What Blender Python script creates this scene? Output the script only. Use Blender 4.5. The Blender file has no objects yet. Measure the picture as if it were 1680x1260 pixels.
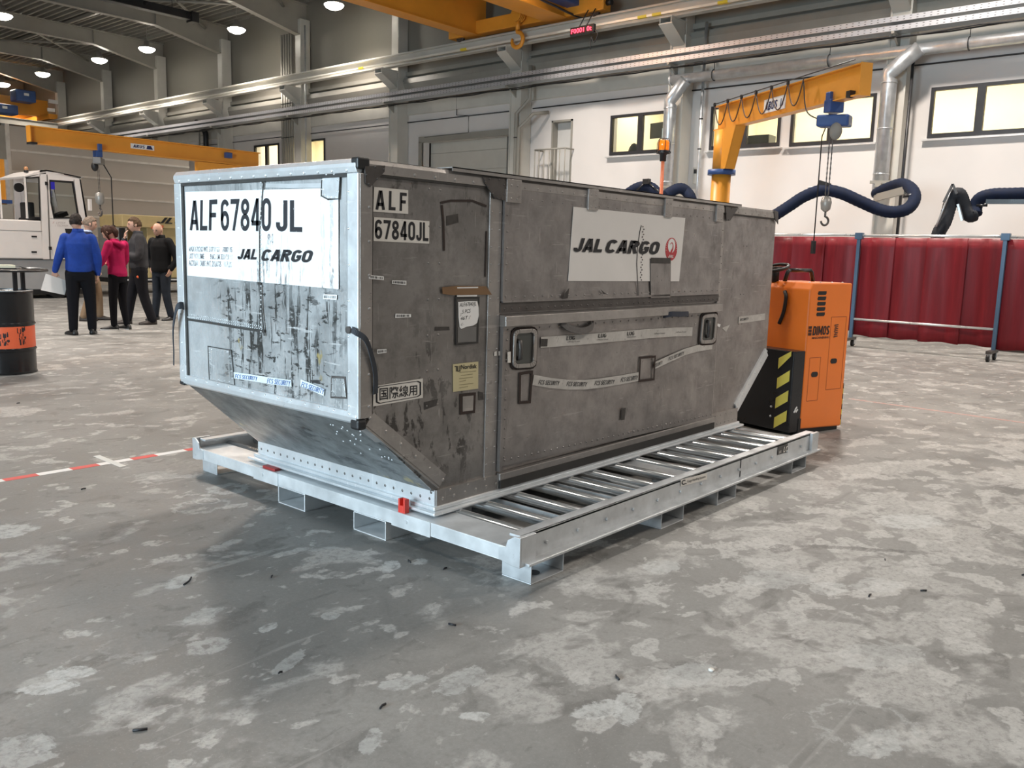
import bpy, math, random
from mathutils import Vector, Matrix, noise as mnoise
random.seed(11)
SC = bpy.context.scene
COL = SC.collection
pi = math.pi

# ------------------------------------------------------------------ camera
CAM = Vector((-2.3375, -2.8727, 1.4289)); YAW, PIT, ROL, FPX = 0.7096, -0.1519, 0.0272, 1411.2
_f = Vector((math.cos(PIT)*math.cos(YAW), math.cos(PIT)*math.sin(YAW), math.sin(PIT)))
_r0 = _f.cross(Vector((0, 0, 1))).normalized(); _u0 = _r0.cross(_f)
_r = math.cos(ROL)*_r0 + math.sin(ROL)*_u0; _u = -math.sin(ROL)*_r0 + math.cos(ROL)*_u0
cd = bpy.data.cameras.new('camera'); cd.sensor_width = 36; cd.lens = FPX/1680*36; cd.clip_end = 200
co = bpy.data.objects.new('camera', cd); COL.objects.link(co)
co.matrix_world = Matrix(((_r.x, _u.x, -_f.x, CAM.x), (_r.y, _u.y, -_f.y, CAM.y), (_r.z, _u.z, -_f.z, CAM.z), (0, 0, 0, 1)))
SC.camera = co
def px(u, v, ax, val):
    """the point of the plane axis=val that the photograph shows at pixel u, v"""
    d = _r*((u-840)/FPX) + _u*((630-v)/FPX) + _f
    return CAM + d*((val-CAM[ax])/d[ax])

# ------------------------------------------------------------------ light
vs = SC.view_settings
vs.view_transform = 'Standard'; vs.look = 'None'; vs.gamma = 1; vs.exposure = 0.3
w = bpy.data.worlds.new('world'); SC.world = w; w.use_nodes = True
w.node_tree.nodes['Background'].inputs[0].default_value = (1.0, 0.97, 0.93, 1)
w.node_tree.nodes['Background'].inputs[1].default_value = 0.16
def area(name, loc, aim, sx, sy, power, col):
    l = bpy.data.lights.new(name, 'AREA'); l.shape = 'RECTANGLE'; l.size = sx; l.size_y = sy; l.energy = power; l.color = col
    o = bpy.data.objects.new(name, l); COL.objects.link(o); o.location = loc
    o.rotation_euler = (Vector(aim)-Vector(loc)).to_track_quat('-Z', 'Y').to_euler()
    return o
# daylight through the open hall gate behind the camera
area('gate_daylight', (-10.5, 1.5, 2.6), (0, 1.0, 1.0), 6.0, 4.4, 1500, (0.70, 0.88, 1.0))
def spot(name, loc, power, col, angle=132):
    l = bpy.data.lights.new(name, 'SPOT'); l.energy = power; l.color = col; l.spot_size = math.radians(angle); l.spot_blend = 0.75
    l.shadow_soft_size = 0.38
    o = bpy.data.objects.new(name, l); COL.objects.link(o); o.location = loc
    return o
LAMP_COL = (1.0, 0.91, 0.82)
# lamps of rows above and behind the picture; next-to-last added to brighten the truck
for x, y, e in ((12, 10.5, 2300), (12, 2.5, 2600), (12, -6, 2500), (4, 10.5, 2000), (4, 2.5, 900), (4, -7, 850), (4, 18, 2000), (-2, 13, 2600), (-4, -6, 550)):
    spot('hall_light', (x, y, 9.0), e, LAMP_COL, 140)

# ------------------------------------------------------------------ mesh helper
def vec(p): return Vector(p)
class MB:
    def __init__(s): s.v = []; s.f = []; s.sm = []
    def add(s, vs, fs, smooth=False):
        o = len(s.v); s.v += [tuple(p) for p in vs]
        for f in fs: s.f.append(tuple(i+o for i in f)); s.sm.append(smooth)
        return s
    def box(s, x0, x1, y0, y1, z0, z1):
        x0, x1 = min(x0, x1), max(x0, x1); y0, y1 = min(y0, y1), max(y0, y1); z0, z1 = min(z0, z1), max(z0, z1)
        v = [(x, y, z) for x in (x0, x1) for y in (y0, y1) for z in (z0, z1)]
        return s.add(v, [(0, 1, 3, 2), (4, 6, 7, 5), (0, 4, 5, 1), (2, 3, 7, 6), (0, 2, 6, 4), (1, 5, 7, 3)])
    def obox(s, c, a, b, d):
        """box about c with half vectors a, b, d"""
        c, a, b, d = map(vec, (c, a, b, d))
        if a.cross(b).dot(d) < 0: d = -d
        v = [c+a*i+b*j+d*k for i in (-1, 1) for j in (-1, 1) for k in (-1, 1)]
        return s.add(v, [(0, 1, 3, 2), (4, 6, 7, 5), (0, 4, 5, 1), (2, 3, 7, 6), (0, 2, 6, 4), (1, 5, 7, 3)])
    def bar(s, p, q, w, h, up=(0, 0, 1)):
        p, q = vec(p), vec(q); t = (q-p).normalized(); up = vec(up)
        n = t.cross(up)
        if n.length < 1e-4: n = t.cross(Vector((1, 0, 0)))
        n.normalize(); m = n.cross(t)
        return s.obox((p+q)/2, (q-p)/2, n*w/2, m*h/2)
    def tube(s, pts, r, seg=10, caps=True, closed=False):
        pts = [vec(p) for p in pts]; n = len(pts)
        rs = r if isinstance(r, (list, tuple)) else [r]*n
        t0 = (pts[1]-pts[0]).normalized()
        a = t0.cross(Vector((0, 0, 1)))
        if a.length < 1e-3: a = t0.cross(Vector((1, 0, 0)))
        a.normalize(); vs_ = []; fs = []
        for i, p in enumerate(pts):
            if closed: t = pts[(i+1) % n]-pts[i-1]
            else: t = pts[min(i+1, n-1)]-pts[max(i-1, 0)]
            t.normalize()
            a = a-t*a.dot(t)
            if a.length < 1e-5: a = t.orthogonal()
            a.normalize(); b = t.cross(a)
            for k in range(seg):
                q = 2*pi*k/seg; vs_.append(p+(a*math.cos(q)+b*math.sin(q))*rs[i])
        m = n if closed else n-1
        for i in range(m):
            j = (i+1) % n
            for k in range(seg):
                l = (k+1) % seg; fs.append((i*seg+k, i*seg+l, j*seg+l, j*seg+k))
        s.add(vs_, fs, True)
        if caps and not closed:
            o = len(s.v)-n*seg
            s.f.append(tuple(o+k for k in reversed(range(seg)))); s.sm.append(False)
            s.f.append(tuple(o+(n-1)*seg+k for k in range(seg))); s.sm.append(False)
        return s
    def cyl(s, p, q, r, seg=16, r2=None):
        return s.tube([p, q], [r, r if r2 is None else r2], seg)
    def lathe(s, prof, c=(0, 0, 0), seg=24):
        c = vec(c); n = len(prof); vs_ = []; fs = []
        for r, z in prof:
            for k in range(seg):
                q = 2*pi*k/seg; vs_.append((c.x+r*math.cos(q), c.y+r*math.sin(q), c.z+z))
        for i in range(n-1):
            for k in range(seg):
                l = (k+1) % seg; fs.append((i*seg+k, i*seg+l, (i+1)*seg+l, (i+1)*seg+k))
        return s.add(vs_, fs, True)
    def prism(s, poly, ext):
        """polygon (3D points) pushed along ext"""
        p = [vec(a) for a in poly]; e = vec(ext); n = len(p)
        nn = Vector((0, 0, 0))
        for i in range(n): nn += (p[i]-p[0]).cross(p[(i+1) % n]-p[0])
        if nn.dot(e) > 0: p = p[::-1]
        v = p+[a+e for a in p]
        f = [tuple(range(n)), tuple(reversed(range(n, 2*n)))]
        for i in range(n):
            j = (i+1) % n; f.append((i, n+i, n+j, j))
        return s.add(v, f)
    def ball(s, c, rx, ry=None, rz=None, seg=14, rings=9):
        ry = rx if ry is None else ry; rz = rx if rz is None else rz
        c = vec(c); vs_ = [(c.x, c.y, c.z-rz)]; fs = []
        for i in range(1, rings):
            th = -pi/2+pi*i/rings
            for k in range(seg):
                q = 2*pi*k/seg; vs_.append((c.x+rx*math.cos(th)*math.cos(q), c.y+ry*math.cos(th)*math.sin(q), c.z+rz*math.sin(th)))
        vs_.append((c.x, c.y, c.z+rz)); top = len(vs_)-1
        for k in range(seg):
            l = (k+1) % seg
            fs.append((0, 1+l, 1+k)); fs.append((top, top-seg+k, top-seg+l))
            for i in range(rings-2):
                a = 1+i*seg; fs.append((a+k, a+l, a+seg+l, a+seg+k))
        return s.add(vs_, fs, True)
    def rivet(s, p, n, r=0.007, h=0.004):
        p, n = vec(p), vec(n).normalized(); a = n.orthogonal().normalized(); b = n.cross(a)
        vs_ = [p+(a*math.cos(k*pi/3)+b*math.sin(k*pi/3))*r for k in range(6)]
        vs_ += [p+n*h+(a*math.cos(k*pi/3)+b*math.sin(k*pi/3))*r*0.6 for k in range(6)]
        fs = [(k, (k+1) % 6, 6+(k+1) % 6, 6+k) for k in range(6)]+[tuple(range(6, 12))]
        return s.add(vs_, fs, True)
    def rivets(s, p, q, step, n, r=0.007, h=0.004):
        p, q = vec(p), vec(q); k = max(1, round((q-p).length/step))
        for i in range(k+1): s.rivet(p.lerp(q, i/k), n, r, h)
        return s
    def slab(s, quad, off, th=0.002):
        """thin sheet over a quad: off along the quad normal, th thick"""
        q = [vec(a) for a in quad]
        n = (q[1]-q[0]).cross(q[-1]-q[0]).normalized()
        return s.prism([a+n*off for a in q], n*th)
    def build(s, name, m, parent=None, bevel=0, local=False, seg=2):
        me = bpy.data.meshes.new(name)
        o = Vector((0, 0, 0))
        if parent is not None and not local:
            p = parent
            while p is not None: o = o+p.location; p = p.parent
        me.from_pydata([(x-o.x, y-o.y, z-o.z) for x, y, z in s.v], [], s.f)
        me.polygons.foreach_set('use_smooth', s.sm); me.update()
        if m is not None: me.materials.append(m)
        ob = bpy.data.objects.new(name, me); COL.objects.link(ob)
        if parent is not None: ob.parent = parent
        if bevel:
            md = ob.modifiers.new('b', 'BEVEL'); md.width = bevel; md.segments = seg; md.limit_method = 'ANGLE'; md.angle_limit = 0.6
        return ob
def tag(o, label=None, cat=None, group=None, kind=None):
    if label: o['label'] = label
    if cat: o['category'] = cat
    if group: o['group'] = group
    if kind: o['kind'] = kind
    return o
def thing(name, label, cat, loc=(0, 0, 0), rotz=0, group=None):
    o = bpy.data.objects.new(name, None); COL.objects.link(o); o.empty_display_size = 0.1
    o.location = loc; o.rotation_euler = (0, 0, rotz)
    return tag(o, label, cat, group)
def struct(name, mb, m, **k):
    o = mb.build(name, m, **k); o['kind'] = 'structure'; return o
def dup(root, loc, rotz=None, label=None):
    r = root.copy(); COL.objects.link(r); r.location = loc
    if rotz is not None: r.rotation_euler = (0, 0, rotz)
    if label: r['label'] = label
    for ch in list(root.children):
        c = ch.copy(); COL.objects.link(c); c.parent = r
        for g in ch.children:
            d = g.copy(); COL.objects.link(d); d.parent = c
    return r
def spline(pts, n=8):
    p = [vec(a) for a in pts]; p = [p[0]*2-p[1]]+p+[p[-1]*2-p[-2]]; out = []
    for i in range(1, len(p)-2):
        for k in range(n):
            t = k/n
            out.append(0.5*((2*p[i])+(p[i+1]-p[i-1])*t+(2*p[i-1]-5*p[i]+4*p[i+1]-p[i+2])*t*t+(3*p[i]-p[i-1]-3*p[i+1]+p[i+2])*t**3))
    out.append(p[-2]); return out
_txt = {}
# drawn sans-serif capitals and figures: centre lines inside a box w wide and 1 high
def _arc(cx, cy, rx, ry, a0, a1, n=10):
    return [(cx+rx*math.cos(math.radians(a0+(a1-a0)*i/n)), cy+ry*math.sin(math.radians(a0+(a1-a0)*i/n))) for i in range(n+1)]
def _glyph(c, w, t):
    x0, x1, y0, y1, m = t, w-t, t, 1-t, w/2
    r = m-t; cap = lambda a0, a1: _arc(m, y1-r, r, r, a0, a1); cup = lambda a0, a1: _arc(m, y0+r, r, r, a0, a1)
    ring = cap(0, 180)+cup(180, 360)
    if c == 'A': return [[(x0-t*.2, 0), (m-t*.25, 1)], [(m+t*.25, 1), (x1+t*.2, 0)], [(w*.2, .28), (w*.8, .28)]]
    if c == 'B': return [[(x0, 0), (x0, 1)], [(x0, y1)]+_arc(x1-.22, .76, .22, .24-t, 90, -90)+[(x0, .52)], [(x0, .52)]+_arc(x1-.24, .26, .24, .26-t, 90, -90)+[(x0, y0)]]
    if c == 'C': return [cap(25, 180)+cup(180, 335)]
    if c == 'D': return [[(x0, y0), (x0, y1), (m, y1)]+_arc(m, y1-r, x1-m, r, 90, 0)+_arc(m, y0+r, x1-m, r, 0, -90)+[(x0, y0)]]
    if c == 'E': return [[(w, y1), (x0, y1), (x0, y0), (w, y0)], [(x0, .52), (w*.9, .52)]]
    if c == 'F': return [[(w, y1), (x0, y1), (x0, 0)], [(x0, .5), (w*.88, .5)]]
    if c == 'G': return [cap(25, 180)+cup(180, 360)+[(x1, .46), (m, .46)]]
    if c == 'I': return [[(m, 0), (m, 1)]]
    if c == 'J': return [[(x1, 1)]+_arc(m, y0+r, r, r, 0, -180)+[(x0, .30)]]
    if c == 'L': return [[(x0, 1), (x0, y0), (w, y0)]]
    if c == 'M': return [[(x0, 0), (x0, 1)], [(x0, 1), (m, .25), (x1, 1)], [(x1, 1), (x1, 0)]]
    if c == 'O' or c == '0': return [ring+[ring[0]]]
    if c == 'R': return [[(x0, 0), (x0, y1), (m, y1)]+_arc(x1-.22, .74, .22, .26-t, 90, -90)+[(x0, .48)], [(m, .48), (x1, 0)]]
    if c == 'S': return [_arc(m, .75, r, .25-t, 20, 180)+[(m, .5)]+_arc(m, .26, r, .26-t, 0, -160)] if 0 else [_arc(m, .745, r, .255-t, 15, 255)+_arc(m, .255, r, .255-t, 75, -165)]
    if c == 'T': return [[(0, y1), (w, y1)], [(m, y1), (m, 0)]]
    if c == 'U': return [[(x0, 1)]+cup(180, 360)+[(x1, 1)]]
    if c == 'Y': return [[(x0, 1), (m, .45), (m, 0)], [(m, .45), (x1, 1)]]
    if c == '4': return [[(w*.70, 0), (w*.70, 1)], [(w*.68, 1), (x0*.8, .27)], [(x0*.5, .25), (w, .25)]]
    if c == '6': return [cap(20, 180)+[(x0, .32)], _arc(m, .32, r, .32-t, 0, 360, 20)]
    if c == '7': return [[(0, y1), (x1, y1), (w*.36, 0)]]
    if c == '8': return [_arc(m, .75, r*.9, .25-t, 0, 360, 20), _arc(m, .27, r, .27-t, 0, 360, 20)]
    return None
_txt = {}
def drawn_text(s, th, shear):
    """letters of th stroke width as flat strips"""
    vs_ = []; fs = []; x = 0.0; t = th/2
    for c in s:
        if c == ' ': x += 0.28; continue
        w_ = {'I': th*1.02, 'M': .74, 'L': .46, 'F': .48, 'E': .48, 'J': .44}.get(c, .54)*(1 if th < 0.2 else 1.22)
        for pl in _glyph(c, w_, t):
            n = len(pl)
            cl = n > 3 and abs(pl[0][0]-pl[-1][0])+abs(pl[0][1]-pl[-1][1]) < 1e-6
            L_ = []
            for i, (px_, py_) in enumerate(pl):
                if cl: a, b = pl[i-1] if i else pl[-2], pl[i+1] if i < n-1 else pl[1]
                else: a, b = pl[max(i-1, 0)], pl[min(i+1, n-1)]
                d1 = Vector((px_-a[0], py_-a[1])); d2 = Vector((b[0]-px_, b[1]-py_))
                if d1.length < 1e-6: d1 = d2
                if d2.length < 1e-6: d2 = d1
                d1.normalize(); d2.normalize(); d = d1+d2
                if d.length < 1e-4: d = d1
                d.normalize(); nn = Vector((-d.y, d.x)); k = t/max(0.45, nn.dot(Vector((-d1.y, d1.x))))
                for sg in (1, -1):
                    q = Vector((px_, py_))+nn*k*sg; q.y = min(1, max(0, q.y)); L_.append((x+q.x+shear*q.y, q.y, 0))
            o = len(vs_); vs_ += L_
            for i in range(n-1): fs.append((o+2*i, o+2*i+1, o+2*i+3, o+2*i+2))
        x += w_+(0.10 if th < 0.2 else 0.055)
    return vs_, fs
def text_mesh(s, bold, shear):
    k = (s, bold, shear)
    if bold > 0 and all(ch == ' ' or _glyph(ch, .54, .07) for ch in s): _txt[k] = drawn_text(s, 0.125+bold*1.4, shear)
    if k not in _txt:
        c = bpy.data.curves.new('t', 'FONT'); c.body = s; c.size = 1; c.offset = bold; c.shear = shear; c.resolution_u = 3
        o = bpy.data.objects.new('t', c); COL.objects.link(o)
        dg = bpy.context.evaluated_depsgraph_get(); dg.update()
        me = bpy.data.meshes.new_from_object(o.evaluated_get(dg))
        vv = [tuple(q.co) for q in me.vertices]; ff = [tuple(q.vertices) for q in me.polygons]
        bpy.data.objects.remove(o); bpy.data.curves.remove(c); bpy.data.meshes.remove(me)
        _txt[k] = (vv, ff)
    return _txt[k]
def text_mb(mb, s, a, b, c, off=0.003, bold=0.0, shear=0.0, d=None):
    """letters fitted into the quad a (bottom left) b (bottom right) c (top left) [d top right], raised off the surface"""
    vv, ff = text_mesh(s, bold, shear)
    if not vv: return mb
    x0 = min(v[0] for v in vv); x1 = max(v[0] for v in vv); y0 = min(v[1] for v in vv); y1 = max(v[1] for v in vv)
    a, b, c = map(vec, (a, b, c)); d = b+c-a if d is None else vec(d)
    n = (b-a).cross(c-a).normalized()*off
    out = []
    for v in vv:
        p = (v[0]-x0)/max(x1-x0, 1e-6); q = (v[1]-y0)/max(y1-y0, 1e-6)
        out.append(a*(1-p)*(1-q)+b*p*(1-q)+c*(1-p)*q+d*p*q+n)
    # keep faces turned to the viewer side
    fs = []
    for f in ff:
        nn = (out[f[1]]-out[f[0]]).cross(out[f[2]]-out[f[0]])
        fs.append(f if nn.dot(n) >= 0 else f[::-1])
    return mb.add(out, fs)

# ------------------------------------------------------------------ materials
class NT:
    def __init__(s, name):
        s.m = bpy.data.materials.new(name); s.m.use_nodes = True; s.t = s.m.node_tree
        s.b = s.t.nodes['Principled BSDF']; s.co = s.n('ShaderNodeTexCoord').outputs['Object']
    def n(s, t, **k):
        x = s.t.nodes.new(t)
        for a, b in k.items(): setattr(x, a, b)
        return x
    def set(s, sock, val):
        if hasattr(val, 'links'): s.t.links.new(val, sock)
        elif isinstance(val, (tuple, list)) and len(val) == 3 and sock.type == 'RGBA': sock.default_value = (*val, 1)
        else: sock.default_value = val
    def mapping(s, scale, loc=(0, 0, 0), rot=(0, 0, 0), src=None):
        x = s.n('ShaderNodeMapping'); s.set(x.inputs['Vector'], src or s.co)
        x.inputs['Scale'].default_value = scale; x.inputs['Location'].default_value = loc; x.inputs['Rotation'].default_value = rot
        return x.outputs[0]
    def noise(s, scale, detail=4, rough=0.55, src=None, dist=0.0):
        x = s.n('ShaderNodeTexNoise'); s.set(x.inputs['Vector'], src or s.co)
        x.inputs['Scale'].default_value = scale; x.inputs['Detail'].default_value = detail
        x.inputs['Roughness'].default_value = rough; x.inputs['Distortion'].default_value = dist
        return x.outputs['Fac']
    def ramp(s, fac, a, b, lo=0.0, hi=1.0):
        x = s.n('ShaderNodeMapRange'); x.clamp = True; s.set(x.inputs[0], fac)
        x.inputs[1].default_value = a; x.inputs[2].default_value = b; x.inputs[3].default_value = lo; x.inputs[4].default_value = hi
        return x.outputs[0]
    def math(s, op, a, b=0.0, c=0.0):
        x = s.n('ShaderNodeMath', operation=op); s.set(x.inputs[0], a); s.set(x.inputs[1], b); s.set(x.inputs[2], c)
        return x.outputs[0]
    def mix(s, fac, a, b):
        x = s.n('ShaderNodeMix', data_type='RGBA'); s.set(x.inputs['Factor'], fac); s.set(x.inputs['A'], a); s.set(x.inputs['B'], b)
        # sockets named A/B repeat per type: address the colour pair
        return x.outputs['Result'] if False else x
    def cmix(s, fac, a, b):
        x = s.n('ShaderNodeMix', data_type='RGBA')
        s.set(x.inputs[0], fac); s.set(x.inputs[6], a); s.set(x.inputs[7], b)
        return x.outputs[2]
    def bump(s, h, st=0.2, dist=0.01):
        x = s.n('ShaderNodeBump'); x.inputs['Strength'].default_value = st; x.inputs['Distance'].default_value = dist
        s.set(x.inputs['Height'], h); s.set(s.b.inputs['Normal'], x.outputs[0])
    def base(s, col=None, rough=None, metal=None):
        if col is not None: s.set(s.b.inputs['Base Color'], col)
        if rough is not None: s.set(s.b.inputs['Roughness'], rough)
        if metal is not None: s.set(s.b.inputs['Metallic'], metal)
        return s.m
def sc(c, k): return tuple(min(1, a*k) for a in c)
_mats = {}
def mk(name, col, rough=0.5, metal=0.0, var=0.12, vscale=4.0, dirt=None, dirt_th=0.6, stretch=(1, 1, 1), bump=0.0, bscale=30, coat=0.0, es=0.0, ec=None):
    if name in _mats: return _mats[name]
    t = NT(name)
    src = t.mapping(stretch) if stretch != (1, 1, 1) else t.co
    n1 = t.noise(vscale, 4, src=src)
    c = t.cmix(t.ramp(n1, 0.3, 0.7), sc(col, 1-var), sc(col, 1+var))
    if dirt is not None:
        n2 = t.noise(vscale*2.3, 6, 0.65, src=src)
        c = t.cmix(t.ramp(n2, dirt_th, dirt_th+0.1), c, dirt)
    t.base(c, t.ramp(n1, 0.3, 0.7, rough*0.85, min(1, rough*1.15)), metal)
    if bump: t.bump(t.noise(bscale, 3), bump)
    if coat: t.b.inputs['Coat Weight'].default_value = coat; t.b.inputs['Coat Roughness'].default_value = 0.15
    if es:
        t.set(t.b.inputs['Emission Color'], ec or col); t.b.inputs['Emission Strength'].default_value = es
        t.m.cycles.emission_sampling = 'NONE'
    _mats[name] = t.m; return t.m

# ------------------------------------------------------------------ floor
def floor_mat():
    t = NT('concrete')
    c = t.co
    big = t.noise(0.45, 5, 0.6, dist=0.4)
    mid = t.noise(1.9, 6, 0.62, dist=0.8)
    fine = t.noise(55, 4, 0.7)
    col = t.cmix(t.ramp(big, 0.36, 0.66), (0.192, 0.190, 0.180), (0.262, 0.256, 0.243))
    col = t.cmix(t.ramp(mid, 0.36, 0.56, 0.6, 0), col, (0.145, 0.142, 0.134))
    brk = t.ramp(t.noise(30, 6, 0.8), 0.36, 0.52, 0.15, 1)
    # the scuffed field right of the pallet
    dx = t.n('ShaderNodeVectorMath', operation='DISTANCE'); t.set(dx.inputs[0], t.mapping((0.42, 0.62, 0), loc=(-0.42*2.6, 0.62*1.9, 0))); dx.inputs[1].default_value = (0, 0, 0)
    fld = t.ramp(dx.outputs['Value'], 0.3, 1.5, 1, 0)
    # pale scuffed islands at several sizes, each with its own ragged outline
    def scuff(scale, dist, lo, hi, amt, loc, rot, colr, shift=0.0, st=(1, 1.25, 1), det=6):
        nonlocal col
        nn = t.noise(scale, det, 0.55, dist=dist, src=t.mapping(st, loc=loc, rot=(0, 0, rot)))
        if shift: nn = t.math('ADD', nn, t.math('MULTIPLY', fld, shift))
        f = t.ramp(nn, lo, hi, 0, amt)
        col = t.cmix(t.math('MULTIPLY', f, brk), col, colr)
    scuff(0.9, 0.4, 0.55, 0.64, 0.35, (3, 1, 0), 0.6, (0.36, 0.352, 0.335), 0.08)
    scuff(2.0, 0.3, 0.575, 0.615, 0.75, (7, 2, 0), -0.5, (0.46, 0.45, 0.43), 0.12)
    scuff(4.6, 0.2, 0.60, 0.63, 0.8, (1, 9, 0), 0.9, (0.50, 0.49, 0.47), 0.08)
    scuff(3.3, 0.5, 0.58, 0.64, 0.6, (11, 4, 0), 0.3, (0.105, 0.102, 0.096))
    scuff(10, 0.6, 0.63, 0.66, 0.6, (2, 14, 0), 0.2, (0.42, 0.41, 0.39))
    scuff(7, 0.8, 0.61, 0.66, 0.5, (12, 14, 0), 1.2, (0.12, 0.117, 0.11), -0.03)
    sep = t.n('ShaderNodeSeparateXYZ'); t.set(sep.inputs[0], c)
    # separate marks: dried disc prints, rings and a taped strip print, at their own places
    def blob(x, y, rx, ry, rot=0, hole=None, amt=0.8, colr=(0.56, 0.56, 0.55), hard=0.12, nb=0.18):
        nonlocal col
        m = t.n('ShaderNodeMapping'); m.vector_type = 'TEXTURE'; t.set(m.inputs['Vector'], c)
        m.inputs['Location'].default_value = (x, y, 0); m.inputs['Rotation'].default_value = (0, 0, rot); m.inputs['Scale'].default_value = (rx, ry, 1)
        ln = t.n('ShaderNodeVectorMath', operation='LENGTH'); t.set(ln.inputs[0], m.outputs[0])
        d = t.math('ADD', ln.outputs['Value'], t.math('MULTIPLY', t.math('SUBTRACT', edge, 0.5), 0.9+nb*7))
        f = t.math('MULTIPLY', t.ramp(d, 1-hard, 1, amt*0.9, 0), hole_n)
        if hole: f = t.math('MULTIPLY', f, t.ramp(d, hole-hard, hole, 0, 1))
        col = t.cmix(f, col, colr)
    edge = t.noise(11, 7, 0.72, dist=0.6); hole_n = t.ramp(t.noise(21, 5, 0.75), 0.36, 0.52, 0.1, 1)
    P = lambda u, v: px(u, v, 2, 0)
    W = (0.56, 0.57, 0.56)
    for (u, v, rx, ry, rot, hole, amt, cc, nb) in (
        (82, 1128, 0.085, 0.045, -0.7, None, 0.95, W, 0.12), (118, 1103, 0.085, 0.05, -0.7, None, 0.9, W, 0.14),
        (30, 1235, 0.10, 0.10, 0, None, 0.6, W, 0.2), (640, 929, 0.075, 0.05, 0.6, None, 0.85, W, 0.12), (685, 922, 0.05, 0.04, 0, None, 0.7, W, 0.14),
        (375, 802, 0.13, 0.12, 0, 0.5, 0.55, W, 0.1), (340, 822, 0.07, 0.07, 0, 0.82, 0.7, W, 0.05), (12, 872, 0.13, 0.12, 0, None, 0.7, W, 0.05),
        (330, 830, 0.16, 0.14, 0, 0.75, 0.5, W, 0.12), (256, 782, 0.13, 0.13, 0, 0.3, 0.35, W, 0.1), (298, 954, 0.09, 0.055, 0.5, None, 0.75, W, 0.06),
        (340, 1060, 0.09, 0.07, 0.2, 0.35, 0.6, W, 0.1), (230, 1060, 0.12, 0.12, 0, None, 0.35, W, 0.2), (330, 1010, 0.10, 0.05, 0.3, None, 0.5, W, 0.2),
        (440, 1030, 0.045, 0.03, 0.3, None, 0.7, W, 0.1), (540, 1010, 0.04, 0.04, 0, None, 0.6, W, 0.1), (470, 1090, 0.12, 0.03, 0.4, None, 0.5, W, 0.2),
        (660, 1120, 0.10, 0.04, -0.3, None, 0.6, W, 0.15), (760, 1115, 0.11, 0.06, 0.1, None, 0.6, W, 0.2), (985, 1165, 0.09, 0.05, -0.3, None, 0.85, W, 0.12),
        (1030, 1163, 0.12, 0.045, 0.5, None, 0.75, W, 0.16), (780, 1175, 0.05, 0.025, -0.8, None, 0.85, W, 0.15), (610, 1215, 0.07, 0.03, 0.6, None, 0.6, W, 0.15),
        (1085, 930, 0.10, 0.07, 0, None, 0.6, W, 0.12), (1130, 1105, 0.13, 0.07, -0.2, None, 0.55, W, 0.18), (1490, 855, 0.22, 0.13, -0.5, None, 0.8, W, 0.1),
        (1275, 950, 0.2, 0.11, -0.5, None, 0.5, W, 0.15), (1360, 965, 0.10, 0.07, -0.4, None, 0.6, W, 0.1), (1440, 960, 0.14, 0.08, -0.5, None, 0.5, W, 0.15),
        (1440, 1075, 0.18, 0.10, -0.6, None, 0.45, W, 0.18), (1420, 1190, 0.17, 0.15, -0.6, 0.92, 0.6, W, 0.04), (1440, 1220, 0.11, 0.06, -0.3, None, 0.6, W, 0.15),
        (1280, 900, 0.09, 0.05, 0, None, 0.7, (0.075, 0.073, 0.07), 0.2), (1400, 900, 0.3, 0.03, -0.95, None, 0.7, (0.075, 0.073, 0.07), 0.22), (1290, 855, 0.07, 0.05, -0.5, None, 0.6, (0.075, 0.073, 0.07), 0.22),
        (250, 1050, 0.16, 0.11, -0.1, None, 0.6, (0.13, 0.127, 0.12), 0.1), (900, 1110, 0.2, 0.06, 0.9, None, 0.5, (0.13, 0.127, 0.12), 0.15)):
        p = P(u, v); blob(p.x, p.y, rx, ry, rot, hole, amt, cc, nb=nb)
    # strip print with a row of dots
    a, b = P(300, 945), P(485, 893); ctr = (a+b)/2; dr = (b-a)
    blob(ctr.x, ctr.y, dr.length/2, 0.028, math.atan2(dr.y, dr.x), None, 0.6, (0.42, 0.42, 0.40), 0.3, 0.03)
    # thin long scratches
    for k, (rot, sx, sy, th, am) in enumerate(((0.9, 0.6, 14, 0.69, 0.4), (-0.5, 0.5, 17, 0.7, 0.35), (0.15, 0.7, 20, 0.71, 0.35))):
        sn = t.noise(1.0, 3, 0.5, src=t.mapping((sx, sy, 1), rot=(0, 0, rot), loc=(k*3.3, 0, 0)))
        col = t.cmix(t.ramp(sn, th, th+0.03, 0, am), col, (0.40, 0.39, 0.37))
    dk = t.ramp(t.noise(1.0, 4, 0.6, src=t.mapping((0.8, 6, 1), rot=(0, 0, 0.5), loc=(9, 1, 0))), 0.62, 0.72, 0, 0.4)
    col = t.cmix(dk, col, (0.09, 0.088, 0.083))
    col = t.cmix(t.ramp(fine, 0.3, 0.7, 0, 0.3), col, (0.11, 0.107, 0.102))
    speck = t.ramp(t.noise(140, 2, 0.5), 0.62, 0.7, 0, 0.35)
    col = t.cmix(speck, col, (0.34, 0.33, 0.32))
    ro = t.ramp(mid, 0.3, 0.7, 0.46, 0.66)
    t.base(col, ro, 0.0)
    t.b.inputs['Specular IOR Level'].default_value = 0.45
    t.bump(t.noise(14, 6, 0.7), 0.06, 0.01)
    return t.m
struct('floor', MB().box(-14, 17.3, -14, 55, -0.12, 0), floor_mat())

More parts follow.
